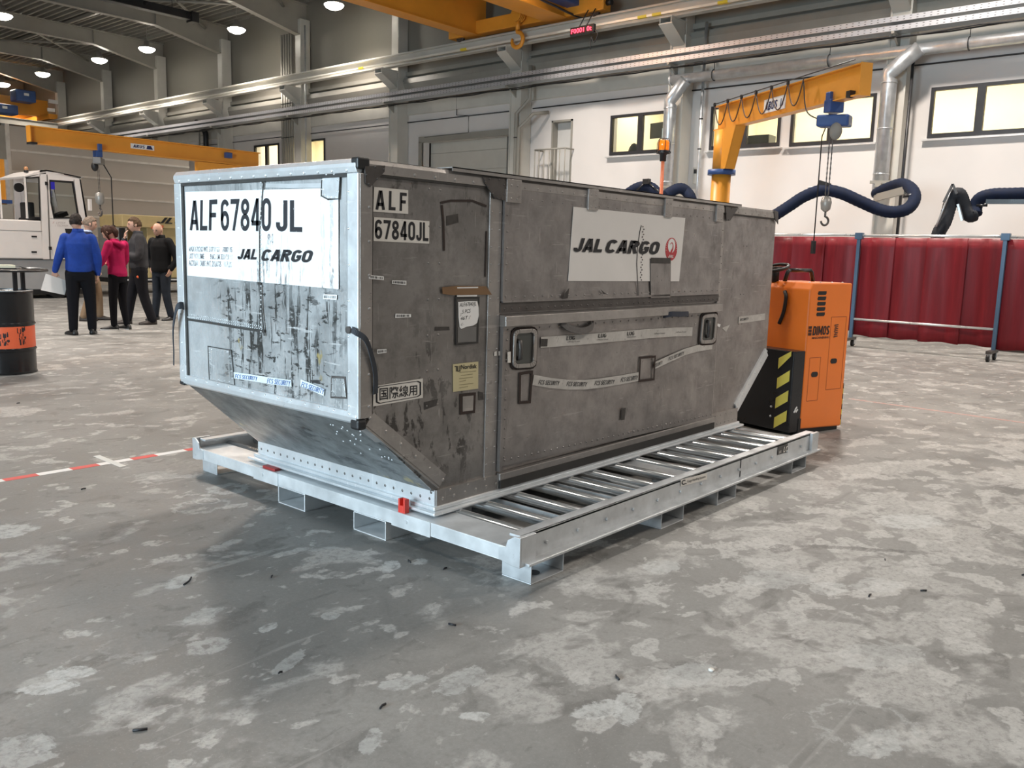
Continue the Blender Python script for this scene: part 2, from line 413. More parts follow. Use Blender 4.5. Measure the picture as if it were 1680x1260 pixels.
# ------------------------------------------------------------------ hall shell
white = mk('white_plaster', (0.70, 0.668, 0.645), 0.55, var=0.04, vscale=0.7)
panel = mk('liner_panel', (0.25, 0.232, 0.198), 0.5, var=0.05, vscale=0.8, stretch=(1, 1, 0.3))
steelp = mk('grey_painted_steel', (0.32, 0.303, 0.265), 0.42, var=0.06, vscale=2)
steell = mk('light_painted_steel', (0.58, 0.56, 0.51), 0.38, var=0.05, vscale=2)
deckm = mk('roof_deck_metal', (0.25, 0.238, 0.21), 0.5, var=0.08, vscale=1.5)
galv = mk('galvanised_sheet', (0.62, 0.64, 0.66), 0.34, 0.75, var=0.12, vscale=7)
black = mk('black_rubber', (0.012, 0.012, 0.013), 0.5, var=0.1)
blackp = mk('black_paint', (0.016, 0.016, 0.018), 0.3, var=0.15, dirt=(0.08, 0.08, 0.08), dirt_th=0.68)
darkf = mk('anthracite_frame', (0.03, 0.03, 0.033), 0.4, var=0.1)
orange = mk('crane_yellow', (0.74, 0.305, 0.033), 0.42, var=0.07, vscale=1.5, dirt=(0.55, 0.26, 0.06), dirt_th=0.66)
blue = mk('crane_blue', (0.03, 0.075, 0.23), 0.4, var=0.12)
redp = mk('red_paint', (0.62, 0.045, 0.03), 0.45, var=0.12)
whitep = mk('white_paint', (0.83, 0.82, 0.80), 0.4, var=0.04)
ink = mk('black_ink', (0.015, 0.015, 0.018), 0.55, var=0.1)

XW = 17.0
wins = [(8.70, 10.55, 4.02, 5.04), (5.85, 7.63, 4.0, 5.02), (3.75, 5.61, 3.97, 4.97), (0.80, 2.67, 3.97, 4.97), (25.55, 27.20, 3.95, 5.24), (22.75, 24.75, 3.95, 5.24)]
gate = (13.7, 17.75, 0.0, 4.8)
udoor = (11.80, 12.52, 3.1, 5.06)
def wall_cells(mb, x0, x1, ya, yb, za, zb, holes):
    ys = sorted({ya, yb, *[h[0] for h in holes], *[h[1] for h in holes]}); zs = sorted({za, zb, *[h[2] for h in holes], *[h[3] for h in holes]})
    for i in range(len(ys)-1):
        for j in range(len(zs)-1):
            cy, cz = (ys[i]+ys[i+1])/2, (zs[j]+zs[j+1])/2
            if not any(h[0] < cy < h[1] and h[2] < cz < h[3] for h in holes):
                mb.box(x0, x1, ys[i], ys[i+1], zs[j], zs[j+1])
    return mb
struct('wall_back', wall_cells(MB(), XW, XW+0.3, -14, 55, 0, 5.72, wins+[gate, udoor]), white)
struct('wall_upper', MB().box(XW+0.02, XW+0.3, -14, 55, 5.72, 9.95), panel)
struct('wall_far', MB().box(-14, XW, 54.8, 55.1, 0, 9.95), panel)
# horizontal rails of the wall
def hprof(name, prof, m):
    struct(name, MB().prism([(XW-a, -14, z) for a, z in prof], (0, 69, 0)), m)
hprof('trim_1', [(0, 6.32), (0.16, 6.38), (0.24, 6.6), (0.20, 6.76), (0, 6.82)], steelp)
hprof('trim_2', [(0, 6.84), (0.10, 6.86), (0.10, 6.98), (0, 7.0)], steelp)
hprof('trim_3', [(0, 5.66), (0.06, 5.68), (0.06, 6.02), (0, 6.05)], steell)
struct('trim_4', MB().tube([(XW-0.05, -13, 5.44), (XW-0.05, 13.2, 5.44)], 0.018, 6), darkf)
struct('trim_5', MB().tube([(XW-0.05, 14, 5.44), (XW-0.05, 44, 5.44)], 0.018, 6), darkf)
# columns with crane corbels
YK = [3.25+5.12*k for k in range(-2, 10)]
def column(y):
    m = MB()
    for dy in (-1, 1): m.box(16.52, 16.98, y+dy*0.19-0.02, y+dy*0.19+0.02, 0, 6.66)
    m.box(16.55, 16.60, y-0.17, y+0.17, 0, 6.66); m.box(16.93, 16.98, y-0.17, y+0.17, 0, 6.66)
    m.box(16.45, 16.62, y-0.24, y+0.24, 0, 0.03)
    for dy in (-0.15, 0.15): m.box(16.6, 16.98, y+dy-0.012, y+dy+0.012, 6.66, 9.3)
    m.box(16.58, 16.61, y-0.15, y+0.15, 6.66, 9.3)
    # corbel
    m.prism([(16.55, y-0.16, 6.45), (15.9, y-0.16, 6.82), (15.9, y-0.16, 6.96), (16.55, y-0.16, 6.96)], (0, 0.02, 0))
    m.prism([(16.55, y+0.14, 6.45), (15.9, y+0.14, 6.82), (15.9, y+0.14, 6.96), (16.55, y+0.14, 6.96)], (0, 0.02, 0))
    m.prism([(16.55, y-0.18, 6.43), (15.9, y-0.18, 6.80), (15.9, y-0.18, 6.83), (16.55, y-0.18, 6.46)], (0, 0.36, 0))
    m.box(15.88, 16.55, y-0.18, y+0.18, 6.94, 6.97)
    return m
for y in YK: struct('column', column(y), steell)
# roof: rafters, purlins, deck
def rafter(y):
    m = MB()
    top = [(-14, 9.84), (17, 9.84)]
    m.prism([(-14, y-0.012, 9.3), (14, y-0.012, 9.3), (16.95, y-0.012, 8.7), (16.95, y-0.012, 9.84), (-14, y-0.012, 9.84)], (0, 0.024, 0))
    m.box(-14, 14, y-0.13, y+0.13, 9.285, 9.315); m.box(-14, 16.95, y-0.13, y+0.13, 9.82, 9.85)
    m.prism([(14, y-0.13, 9.285), (16.95, y-0.13, 8.685), (16.95, y-0.13, 8.715), (14, y-0.13, 9.315)], (0, 0.26, 0))
    m.box(13.98, 14.01, y-0.12, y+0.12, 9.3, 9.83)
    return m
for y in YK: struct('roof_beam', rafter(y), steelp)
for x in (16.2, 13.0, 9.4, 5.8, 2.2, -1.4, -5.0):
    struct('roof_beam', MB().box(x-0.05, x+0.05, -14, 55, 9.84, 9.95), steelp)
# wind bracing
for k in (3, 5, 6, 8):
    y = YK[k]
    for (xa, xb) in ((16, 11), (11, 16)): struct('roof_beam', MB().tube([(xa, y, 9.6), (xb, y+5.12, 9.6)], 0.045, 8), steelp)
d = MB(); prof = []
x = -14.0
while x < 17.2:
    prof += [(x, 10.08), (x+0.12, 10.08), (x+0.16, 9.95), (x+0.24, 9.95)]; x += 0.28
n = len(prof)
d.add([(a, -14, b) for a, b in prof]+[(a, 55, b) for a, b in prof], [(i, i+1, n+i+1, n+i) for i in range(n-1)])
d.add([(-14, -14, 10.12), (17.3, -14, 10.12), (17.3, 55, 10.12), (-14, 55, 10.12)], [(0, 1, 2, 3)])
struct('ceiling', d, deckm)

# crane runway beam on the corbels
def ibeam(mb, a, b, h, w_, tf=0.02, tw=0.015):
    """I section from a to b, a and b at the bottom centre"""
    a, b = vec(a), vec(b)
    up = Vector((0, 0, 1))
    mb.bar(a+up*tf/2, b+up*tf/2, w_, tf); mb.bar(a+up*(h-tf/2), b+up*(h-tf/2), w_, tf); mb.bar(a+up*h/2, b+up*h/2, tw, h-2*tf)
    return mb
rb = ibeam(MB(), (16.1, -13, 6.97), (16.1, 46, 6.97), 0.32, 0.22)
rb.box(16.07, 16.13, -13, 46, 7.29, 7.34)
struct('crane_runway_beam', rb, steell)
struct('crane_runway_trim', MB().box(15.86, 15.92, -13, 46, 7.02, 7.07), mk('bright_steel_strip', (0.8, 0.78, 0.7), 0.35, 0.2, var=0.05))
for y in (6.9, 9.0, 14.9, 19.4, 8.6):
    struct('crane_runway_trim', MB().box(15.85, 15.93, y-0.12, y+0.12, 7.015, 7.075), mk('yellow_tape', (0.8, 0.62, 0.05), 0.5))
# second runway on the far side of the neighbouring bay
# windows: frame, panes, sill, office behind
glass = NT('window_glass'); glass.base((0.9, 0.95, 0.93), 0.02); glass.b.inputs['Transmission Weight'].default_value = 1.0; glass.b.inputs['IOR'].default_value = 1.05; glass = glass.m
office = mk('office_wall', (0.86, 0.80, 0.66), 0.7, var=0.02)
desk = mk('office_dark', (0.09, 0.095, 0.1), 0.5)
for i, (y0, y1, z0, z1) in enumerate(wins):
    m = MB(); fw = 0.085; xo = XW-0.03; xi = XW+0.06
    m.box(xo, xi, y0, y1, z1-fw*0.8, z1); m.box(xo, xi, y0, y1, z0, z0+fw)
    m.box(xo, xi, y0, y0+fw*0.8, z0+fw, z1-fw*0.8); m.box(xo, xi, y1-fw*0.8, y1, z0+fw, z1-fw*0.8)
    ym = (y0+y1)/2
    m.box(xo, xi, ym-0.075, ym+0.075, z0+fw, z1-fw*0.8)
    f = struct('window_%d' % (i+1), m, darkf)
    for (a, b) in ((y0+fw*0.8, ym-0.075), (ym+0.075, y1-fw*0.8)):
        g = MB().box(XW, XW+0.008, a, b, z0+fw, z1-fw*0.8).build('pane', glass, f); g['kind'] = 'structure'
    s = MB().box(XW-0.12, XW, y0-0.08, y1+0.08, z0-0.06, z0-0.025).build('sill', mk('sill_aluminium', (0.72, 0.71, 0.7), 0.35, 0.3), f); s['kind'] = 'structure'
for i, (ya, yb) in enumerate(((8.35, 11.2), (0.2, 8.2), (22.3, 28.2))):
    for bb in ((20.6, 20.7, ya, yb, 2.9, 6.05), (17.31, 20.7, ya-0.1, ya, 2.9, 6.05), (17.31, 20.7, yb, yb+0.1, 2.9, 6.05)): struct('office_wall', MB().box(*bb), office)
    struct('office_floor', MB().box(17.31, 20.7, ya, yb, 2.8, 2.9), office); struct('office_ceiling', MB().box(17.31, 20.7, ya, yb, 6.05, 6.15), office)
    l = bpy.data.lights.new('office_light', 'AREA'); l.shape = 'RECTANGLE'; l.size = 1.6; l.size_y = (yb-ya)*0.8; l.energy = 26*(yb-ya); l.color = (1.0, 0.90, 0.70)
    o = bpy.data.objects.new('office_light', l); COL.objects.link(o); o.location = (18.9, (ya+yb)/2, 5.98)
# roller gate
y0, y1, z0, z1 = gate
m = MB().box(XW-0.06, XW+0.04, y0-0.02, y1+0.12, z1-0.02, z1+0.16)
m.box(XW-0.06, XW+0.04, y1, y1+0.12, 0, z1)
struct('trim_6', m, steelp)
gm = MB()
for k in range(9): gm.box(XW+0.42, XW+0.47, 14.55, y1+0.05, k*0.56+0.004, k*0.56+0.556)
struct('door_1', gm, mk('door_panel', (0.60, 0.57, 0.51), 0.5, var=0.03))
for bb in ((19.4, 19.5, 13.5, 18, 0, 5.2), (17.3, 19.4, 13.5, 13.6, 0, 5.2), (17.3, 19.4, 17.9, 18, 0, 5.2), (17.3, 19.4, 13.6, 17.9, 5.1, 5.2)): struct('wall_recess', MB().box(*bb), mk('dark_recess', (0.12, 0.11, 0.10), 0.7))
struct('floor_recess', MB().box(17.3, 19.4, 13.6, 17.9, -0.1, 0), mk('dark_recess', (0.12, 0.11, 0.10), 0.7))
# upper door with its little railing
y0, y1, z0, z1 = udoor
m = MB().box(XW+0.2, XW+0.26, y0, y1, z0, z1)
struct('door_2', m, mk('door_leaf_grey', (0.62, 0.61, 0.59), 0.45, var=0.03))
m = MB().box(XW-0.03, XW+0.2, y1-0.05, y1, z0, z1).box(XW-0.03, XW+0.2, y0, y0+0.05, z0, z1).box(XW-0.03, XW+0.2, y0, y1, z1-0.05, z1)
struct('trim_7', m, steelp)
rl = thing('balcony_railing', 'grey metal safety railing in front of the upper door in the white wall', 'railing', (16.6, 12.2, 3.1))
m = MB(); ya, yb, xa = 11.75, 12.8, 16.62
m.box(xa-0.03, XW, ya-0.05, yb+0.05, 2.98, 3.1)
m.build('platform', steelp, rl)
m = MB().tube([(XW, ya, 4.25), (xa, ya, 4.25), (xa, yb, 4.25), (XW, yb, 4.25)], 0.022, 8)
m.build('handrail', steelp, rl)
for y in (ya, ya+0.18, ya+0.36, ya+0.54, ya+0.72, ya+0.9, yb): MB().tube([(xa, y, 3.1), (xa, y, 4.25)], 0.016, 6).build('bar', steelp, rl)

# partition of the neighbouring bay
pm = mk('partition_panel', (0.50, 0.45, 0.39), 0.55, var=0.04, vscale=0.6)
m = MB()
struct('wall_partition', MB().box(7.8, 13.6, 26.0, 26.25, 0, 4.78), pm)
lm = mk('partition_strip', (0.68, 0.64, 0.58), 0.5)
for z in (4.06, 3.44, 2.82, 2.2, 1.58, 0.96): struct('trim_8', MB().box(7.86, 13.6, 25.985, 26.0, z-0.03, z+0.03), lm)
struct('trim_9', MB().box(7.74, 7.86, 25.97, 26.28, 0, 4.82), lm)
struct('trim_10', MB().box(7.55, 7.74, 25.99, 26.3, 0, 4.75), steelp)

# ------------------------------------------------------------------ air cargo container
def alu(name, lo, hi, metal, smear=0.5, streak=(26, 26, 2.2), streak_th=0.62, streak_amt=0.8, dirtc=(0.03, 0.03, 0.028), scr=0.35, rough=(0.26, 0.5), yellow=0.0, band=None):
    t = NT(name)
    n1 = t.noise(2.3, 5, 0.6, dist=0.6); n2 = t.noise(7, 6, 0.7)
    col = t.cmix(t.ramp(n1, 0.3, 0.7), lo, hi)
    col = t.cmix(t.ramp(n2, 0.45, 0.75, 0, smear), col, sc(lo, 0.62))
    # rubbed vertical scuffs in patches
    s1 = t.noise(1.0, 4, 0.65, src=t.mapping(streak), dist=0.25)
    zone = t.ramp(t.noise(1.7, 3, 0.5, src=t.mapping((1, 1, 1), loc=(1.3, 0.2, 4.7))), 0.42, 0.62)
    if band:
        sp = t.n('ShaderNodeSeparateXYZ'); t.set(sp.inputs[0], t.co); wob = t.math('MULTIPLY', t.math('SUBTRACT', t.noise(3.5, 4, 0.6), 0.5), 0.7)
        bx = lambda o, a, b, c, d: t.math('MULTIPLY', t.ramp(t.math('ADD', sp.outputs[o], wob), a, b), t.ramp(t.math('ADD', sp.outputs[o], wob), c, d, 1, 0))
        bm = t.math('MULTIPLY', bx(1, band[0]-0.1, band[0]+0.1, band[1]-0.1, band[1]+0.1), bx(2, band[2]-0.1, band[2]+0.1, band[3]-0.1, band[3]+0.1))
        zone = t.math('MAXIMUM', t.math('MULTIPLY', zone, 0.6), bm)
        # crosswise tears and a greyer, rubbed skin inside the worn field
        col = t.cmix(t.math('MULTIPLY', bm, t.ramp(t.noise(6, 6, 0.7, dist=0.5), 0.4, 0.6, 0, 0.55)), col, sc(lo, 0.5))
        s2 = t.noise(1.0, 5, 0.7, src=t.mapping((9, 9, 26), rot=(0.12, 0, 0)), dist=0.4)
        col = t.cmix(t.math('MULTIPLY', bm, t.ramp(s2, 0.565, 0.6, 0, 0.9)), col, dirtc)
    f = t.math('MULTIPLY', t.ramp(s1, streak_th, streak_th+0.05, 0, streak_amt), zone)
    f2 = t.math('MULTIPLY', f, t.ramp(t.noise(34, 4, 0.7), 0.33, 0.45))
    col = t.cmix(f2, col, dirtc)
    if yellow:
        col = t.cmix(t.ramp(t.noise(5, 4, 0.6, src=t.mapping((1, 1, 1), loc=(5, 5, 9))), 0.66, 0.7, 0, yellow), col, (0.42, 0.33, 0.12))
    sn = t.noise(1.0, 3, 0.5, src=t.mapping((5, 5, 60), rot=(0.2, 0.15, 0)))
    col = t.cmix(t.ramp(sn, 0.66, 0.7, 0, scr), col, sc(hi, 1.35))
    sn2 = t.noise(1.0, 3, 0.5, src=t.mapping((70, 70, 7), rot=(-0.25, 0.2, 0)))
    col = t.cmix(t.ramp(sn2, 0.67, 0.71, 0, scr), col, sc(hi, 1.35))
    t.base(col, t.ramp(n2, 0.3, 0.7, *rough), t.math('MULTIPLY', t.ramp(f2, 0, 0.5, 1, 0.2), metal))
    t.bump(t.noise(3.2, 4, 0.55), 0.16, 0.05)
    return t.m
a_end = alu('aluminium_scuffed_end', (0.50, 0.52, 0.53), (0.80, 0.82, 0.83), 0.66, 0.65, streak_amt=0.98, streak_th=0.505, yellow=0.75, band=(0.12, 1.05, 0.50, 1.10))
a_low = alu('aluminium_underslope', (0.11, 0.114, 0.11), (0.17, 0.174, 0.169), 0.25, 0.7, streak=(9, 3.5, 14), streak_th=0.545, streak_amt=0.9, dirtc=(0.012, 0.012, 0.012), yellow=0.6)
a_side = alu('aluminium_shaded_side', (0.27, 0.25, 0.24), (0.385, 0.36, 0.348), 0.70, 0.6, streak=(9, 9, 3), streak_amt=0.5, streak_th=0.6, dirtc=(0.07, 0.062, 0.055), scr=0.4)  # dim warm light of the long side put into a darker, browner base
a_dirty = alu('aluminium_grimy_shaded_side', (0.23, 0.216, 0.205), (0.36, 0.34, 0.325), 0.70, 0.85, streak=(13, 13, 6), streak_amt=0.9, streak_th=0.54, dirtc=(0.028, 0.024, 0.02), scr=0.45)  # grime streaks over a base also darkened for the side's shade
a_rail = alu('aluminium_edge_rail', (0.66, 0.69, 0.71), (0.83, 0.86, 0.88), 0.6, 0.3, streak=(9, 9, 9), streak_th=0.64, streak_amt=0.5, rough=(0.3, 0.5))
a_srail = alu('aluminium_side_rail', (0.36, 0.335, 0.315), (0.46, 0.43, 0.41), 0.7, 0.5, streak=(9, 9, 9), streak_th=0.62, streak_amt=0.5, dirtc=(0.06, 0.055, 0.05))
grime = mk('grime_sealant', (0.035, 0.033, 0.031), 0.7, var=0.3, vscale=20)
brownm = mk('brown_sealant', (0.035, 0.022, 0.018), 0.8, var=0.3, vscale=20)
darkal = mk('dark_bracket_steel', (0.11, 0.10, 0.095), 0.45, 0.6, var=0.25, vscale=14)
label_w = mk('white_label_film', (0.86, 0.86, 0.85), 0.42, var=0.05, vscale=3, dirt=(0.55, 0.54, 0.53), dirt_th=0.66)
label_s = mk('old_label_film', (0.74, 0.71, 0.66), 0.5, var=0.05, vscale=8, dirt=(0.4, 0.37, 0.33), dirt_th=0.66)
def worn_ink(name, col, worn, th):
    t = NT(name); c = t.cmix(t.ramp(t.noise(22, 5, 0.75, src=t.mapping((1, 1, 0.5))), th, th+0.04), col, worn)
    t.base(c, 0.5); return t.m
def worn_label():
    t = NT('white_label_torn'); n = t.noise(3, 4); col = t.cmix(t.ramp(n, 0.3, 0.7), (0.80, 0.80, 0.79), (0.88, 0.88, 0.87))
    sp = t.n('ShaderNodeSeparateXYZ'); t.set(sp.inputs[0], t.co); wob = t.math('MULTIPLY', t.math('SUBTRACT', t.noise(4, 4, 0.6), 0.5), 0.6)
    zz = t.ramp(t.math('ADD', sp.outputs[2], wob), 1.14, 1.30, 1, 0); yy = t.ramp(t.math('ADD', sp.outputs[1], wob), 0.75, 0.95, 1, 0); z2 = t.ramp(sp.outputs[1], 0.22, 0.32, 0.5, 0)
    zone = t.math('MAXIMUM', t.math('MULTIPLY', zz, yy), z2)
    s1 = t.noise(1.0, 4, 0.65, src=t.mapping((26, 26, 3)), dist=0.3)
    f = t.math('MULTIPLY', zone, t.ramp(s1, 0.55, 0.6, 0, 0.85)); f = t.math('MULTIPLY', f, t.ramp(t.noise(40, 4, 0.7), 0.36, 0.5))
    col = t.cmix(f, col, (0.16, 0.165, 0.17))
    s2 = t.noise(1.0, 4, 0.65, src=t.mapping((14, 14, 9)), dist=0.6)
    col = t.cmix(t.math('MULTIPLY', zone, t.ramp(s2, 0.6, 0.66, 0, 0.6)), col, (0.5, 0.52, 0.53))
    t.base(col, 0.42); return t.m
label_e = worn_label()
ink_w = worn_ink('worn_letter_ink', (0.02, 0.022, 0.028), (0.74, 0.75, 0.75), 0.63)
ink_g = worn_ink('faded_letter_ink', (0.22, 0.23, 0.25), (0.74, 0.75, 0.75), 0.5)
O_, L_, W_, Z0, ZS, ZK, ZT = 0.462, 4.064, 1.486, 0.18, 0.281, 0.691, 1.796
box = thing('air_cargo_container', 'large dented aluminium air cargo container with sloped ends standing on the roller pallet', 'cargo container', (0, 0, 0.18))
E_ = lambda u, v, o=0.0: px(u, v, 0, -o)          # a point of the near end face
S_ = lambda u, v, o=0.0: px(u, v, 1, -o)          # a point of the long side
q1 = lambda x, y: (280+x/4.6667, 240+y/4.6667)
q2 = lambda x, y: (280+x/4.6667, 480+y/4.6667)
q3 = lambda x, y: (560+x/5.6, 240+y/5.6)
q4 = lambda x, y: (560+x/5.6, 460+y/5.6)
q5 = lambda x, y: (800+x/3.4286, 260+y/3.4286)
q6 = lambda x, y: (800+x/3.4286, 480+y/3.4286)
q8 = lambda x, y: (920+x/8, 370+y/8)
qs = lambda x, y: (700+x/6.3, 460+y/6.3)
def dented(mb, a, b, c, d, nx, ny, amp, seed, th=0.012):
    """a panel with shallow dents, outer face a b c d (counter-clockwise seen from outside)"""
    a, b, c, d = map(vec, (a, b, c, d)); n = (b-a).cross(d-a).normalized()
    vs_ = []; fs = []
    for j in range(ny+1):
        for i in range(nx+1):
            p, q = i/nx, j/ny
            P_ = a*(1-p)*(1-q)+b*p*(1-q)+c*p*q+d*(1-p)*q
            k = min(1, 6*min(p, 1-p), 6*min(q, 1-q))
            h = -abs(mnoise.noise(P_*2.1+Vector((seed, 0, 0))))*amp*2.2-abs(mnoise.noise(P_*6+Vector((0, seed, 0))))*amp
            vs_.append(P_+n*h*k)
    for j in range(ny):
        for i in range(nx):
            o = j*(nx+1)+i; fs.append((o, o+1, o+nx+2, o+nx+1))
    mb.add(vs_, fs, True)
    m = len(vs_)
    mb.add([a-n*th, b-n*th, c-n*th, d-n*th], [(3, 2, 1, 0)])
    return mb
nE, nS = Vector((-1, 0, 0)), Vector((0, -1, 0))
# near end (faces -x): upright panel, sloping panel, foot strip
dented(MB(), (0, W_, ZK), (0, 0, ZK), (0, 0, ZT), (0, W_, ZT), 48, 36, 0.005, 3).build('end_panel', a_end, box)
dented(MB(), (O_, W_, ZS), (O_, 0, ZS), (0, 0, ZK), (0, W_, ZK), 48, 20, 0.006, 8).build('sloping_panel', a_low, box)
m = MB().box(O_-0.006, O_+0.02, -0.004, W_+0.004, Z0+0.03, ZS+0.012)
fs_ = m.build('foot_strip', a_rail, box)
m = MB()
for k in range(23):
    y = 0.03+k*(W_-0.06)/22; m.rivet((O_-0.006, y, Z0+0.066), nE, 0.008, 0.002)
m.rivet((O_-0.006, 0.02, Z0+0.1), nE, 0.009, 0.003)
m.build('rivet_row', darkal, fs_)
m = MB()
m.prism([(O_-0.05, -0.05, Z0), (L_-O_+0.05, -0.05, Z0), (L_-O_+0.05, W_+0.05, Z0), (O_-0.05, W_+0.05, Z0)], (0, 0, 0.016))
m.prism([(O_-0.025, -0.025, Z0+0.016), (L_-O_+0.025, -0.025, Z0+0.016), (L_-O_+0.025, W_+0.025, Z0+0.016), (O_-0.025, W_+0.025, Z0+0.016)], (0, 0, 0.02))
m.build('base_plate', a_rail, box, bevel=0.006)
# other sides
dented(MB(), (L_, 0, ZK), (L_, W_, ZK), (L_, W_, ZT), (L_, 0, ZT), 12, 10, 0.004, 5).build('end_panel', a_side, box)
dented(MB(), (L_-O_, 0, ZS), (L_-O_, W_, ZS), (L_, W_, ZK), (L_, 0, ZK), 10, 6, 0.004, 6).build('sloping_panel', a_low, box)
MB().prism([(0, W_-0.012, ZK), (O_, W_-0.012, ZS), (L_-O_, W_-0.012, ZS), (L_, W_-0.012, ZK), (L_, W_-0.012, ZT), (0, W_-0.012, ZT)], (0, 0.012, 0)).build('back_panel', a_side, box)
MB().box(0.005, L_-0.005, 0.005, W_-0.005, ZT-0.014, ZT-0.002).build('roof_panel', a_side, box)
MB().box(O_+0.02, L_-O_-0.02, 0.02, W_-0.02, Z0+0.03, ZS).build('floor_pan', a_side, box)
# long side towards the viewer
XA, XB, XC, XD = 0.80, 0.888, 3.13, 3.205
m = MB().prism([(0, 0, ZK), (O_, 0, ZS), (XA, 0, ZS), (XA, 0, ZT), (0, 0, ZT)], (0, 0.012, 0))
for x in (0.40, 0.47):
    for k in range(7): m.rivet((x, 0, 1.70-0.165*k), nS, 0.0065, 0.004)
m.build('side_panel', a_dirty, box)
m = MB().prism([(XD, 0, ZS), (L_-O_, 0, ZS), (L_, 0, ZK), (L_, 0, ZT), (XD, 0, ZT)], (0, 0.012, 0))
for p in ((1270, 400), (1240, 505)):
    pass
for x in (3.55, 3.6):
    for z in (1.52, 1.17, 0.95): m.rivet((x, 0, z), nS, 0.006, 0.004)
m.build('side_panel', a_side, box)
MB().box(O_, L_-O_, 0.004, 0.012, ZS-0.005, ZT-0.06).build('side_backing', a_side, box)
# posts beside the door
m = MB().box(XA, XB, -0.008, 0.012, ZS, 1.735)
m.rivets((XA+0.015, -0.008, 0.36), (XA+0.015, -0.008, 1.62), 0.085, nS, 0.0055); m.rivets((XB-0.015, -0.008, 0.36), (XB-0.015, -0.008, 1.62), 0.085, nS, 0.0055)
m.build('door_post', a_srail, box, bevel=0.002)
m = MB().box(XC+0.05, XD+0.012, -0.008, 0.012, ZS, 1.735)
m.rivets((XC+0.062, -0.008, 0.36), (XC+0.062, -0.008, 1.62), 0.09, nS, 0.0055); m.rivets((XD, -0.008, 0.36), (XD, -0.008, 1.62), 0.11, nS, 0.0055)
m.build('door_post', a_srail, box, bevel=0.002)
# upper leaf
m = dented(MB(), (XB+0.012, -0.014, 1.185), (XC+0.045, -0.014, 1.185), (XC+0.045, -0.014, 1.738), (XB+0.012, -0.014, 1.738), 60, 14, 0.004, 12, 0.016)
m.box(XB+0.004, XB+0.016, -0.022, 0, 1.185, 1.735); m.box(XB+0.012, XC+0.045, -0.02, 0, 1.178, 1.19)
m.rivets((XB+0.035, -0.014, 1.205), (XC+0.03, -0.014, 1.205), 0.075, nS, 0.006); m.rivets((XB+0.035, -0.014, 1.21), (XB+0.035, -0.014, 1.69), 0.085, nS, 0.006)
m.rivets((XB+0.05, -0.012, 1.695), (XC+0.03, -0.012, 1.695), 0.085, nS, 0.0055)
m.build('upper_door_leaf', a_side, box)
# hinge strip and rail between the leaves
m = MB().box(XB, XC+0.06, -0.012, 0.006, 1.128, 1.178)
m.rivets((XB+0.03, -0.012, 1.145), (XC+0.04, -0.012, 1.145), 0.06, nS, 0.007, 0.003)
m.build('hinge_strip', darkal, box)
m = MB().prism([(XB+0.002, 0, 1.118), (XB+0.002, -0.05, 1.112), (XB+0.002, -0.052, 1.06), (XB+0.002, -0.03, 1.056), (XB+0.002, 0, 1.056)], (XC+0.055-XB, 0, 0))
m.build('door_rail', a_srail, box, bevel=0.003)
# lower leaf
m = dented(MB(), (XB+0.015, -0.022, 0.335), (XC+0.05, -0.022, 0.295), (XC+0.05, -0.022, 1.057), (XB+0.015, -0.022, 1.057), 60, 20, 0.005, 17, 0.02)
m.box(XB+0.005, XB+0.02, -0.03, 0, 0.31, 1.057)
m.rivets((XB+0.05, -0.022, 1.04), (XC+0.02, -0.022, 1.04), 0.085, nS, 0.006); m.rivets((XB+0.05, -0.022, 0.365), (XC+0.03, -0.022, 0.325), 0.055, nS, 0.0065)
m.rivets((XB+0.045, -0.022, 0.38), (XB+0.045, -0.022, 0.99), 0.05, nS, 0.006)
m.build('lower_door_leaf', a_side, box)
m = MB().box(XB+0.01, XD+0.01, -0.03, 0.004, Z0+0.036, 0.30)
m.build('door_sill', a_srail, box, bevel=0.004)
m = MB().box(XB+0.01, XD, -0.034, -0.02, Z0+0.04, Z0+0.085); m.build('sill_gasket', grime, box)
m = MB().box(O_, XB+0.012, -0.014, 0.01, Z0+0.03, ZS+0.012)
m.rivets((O_+0.04, -0.014, Z0+0.066), (XB, -0.014, Z0+0.066), 0.075, nS, 0.010, 0.003); m.rivets((O_+0.09, -0.014, ZS), (XA, -0.014, ZS), 0.1, nS, 0.008, 0.003)
m.build('side_foot_strip', a_srail, box)
m = MB().box(XD-0.06, L_-O_, -0.014, 0.01, Z0+0.03, ZS+0.04)
m.rivets((XD-0.04, -0.014, Z0+0.06), (L_-O_-0.02, -0.014, Z0+0.06), 0.06, nS, 0.008, 0.003); m.rivets((XD-0.04, -0.014, ZS+0.02), (L_-O_-0.02, -0.014, ZS+0.02), 0.09, nS, 0.008, 0.003)
m.build('side_foot_strip', a_srail, box)
# top rails
m = MB().prism([(0.03, 0.03, ZT), (0.03, -0.008, ZT-0.004), (0.03, -0.014, ZT-0.02), (0.03, -0.014, 1.738), (0.03, 0.012, 1.735)], (L_-0.06, 0, 0))
m.rivets((0.30, -0.014, 1.752), (0.80, -0.014, 1.752), 0.125, nS, 0.009, 0.005); m.rivets((0.95, -0.014, 1.752), (3.1, -0.014, 1.752), 0.1, nS, 0.007, 0.004)
m.rivets((3.3, -0.014, 1.752), (3.95, -0.014, 1.752), 0.11, nS, 0.007)
m.build('top_rail', a_srail, box, bevel=0.004)
m = MB().box(0.52, 3.42, -0.028, 0.10, ZT+0.006, ZT+0.011).box(0.52, 3.42, -0.028, -0.024, ZT-0.008, ZT+0.011)
m.build('roof_lip', a_srail, box)
MB().box(0.04, L_-0.04, -0.012, 0.006, 1.728, 1.737).build('sealant_line', grime, box)
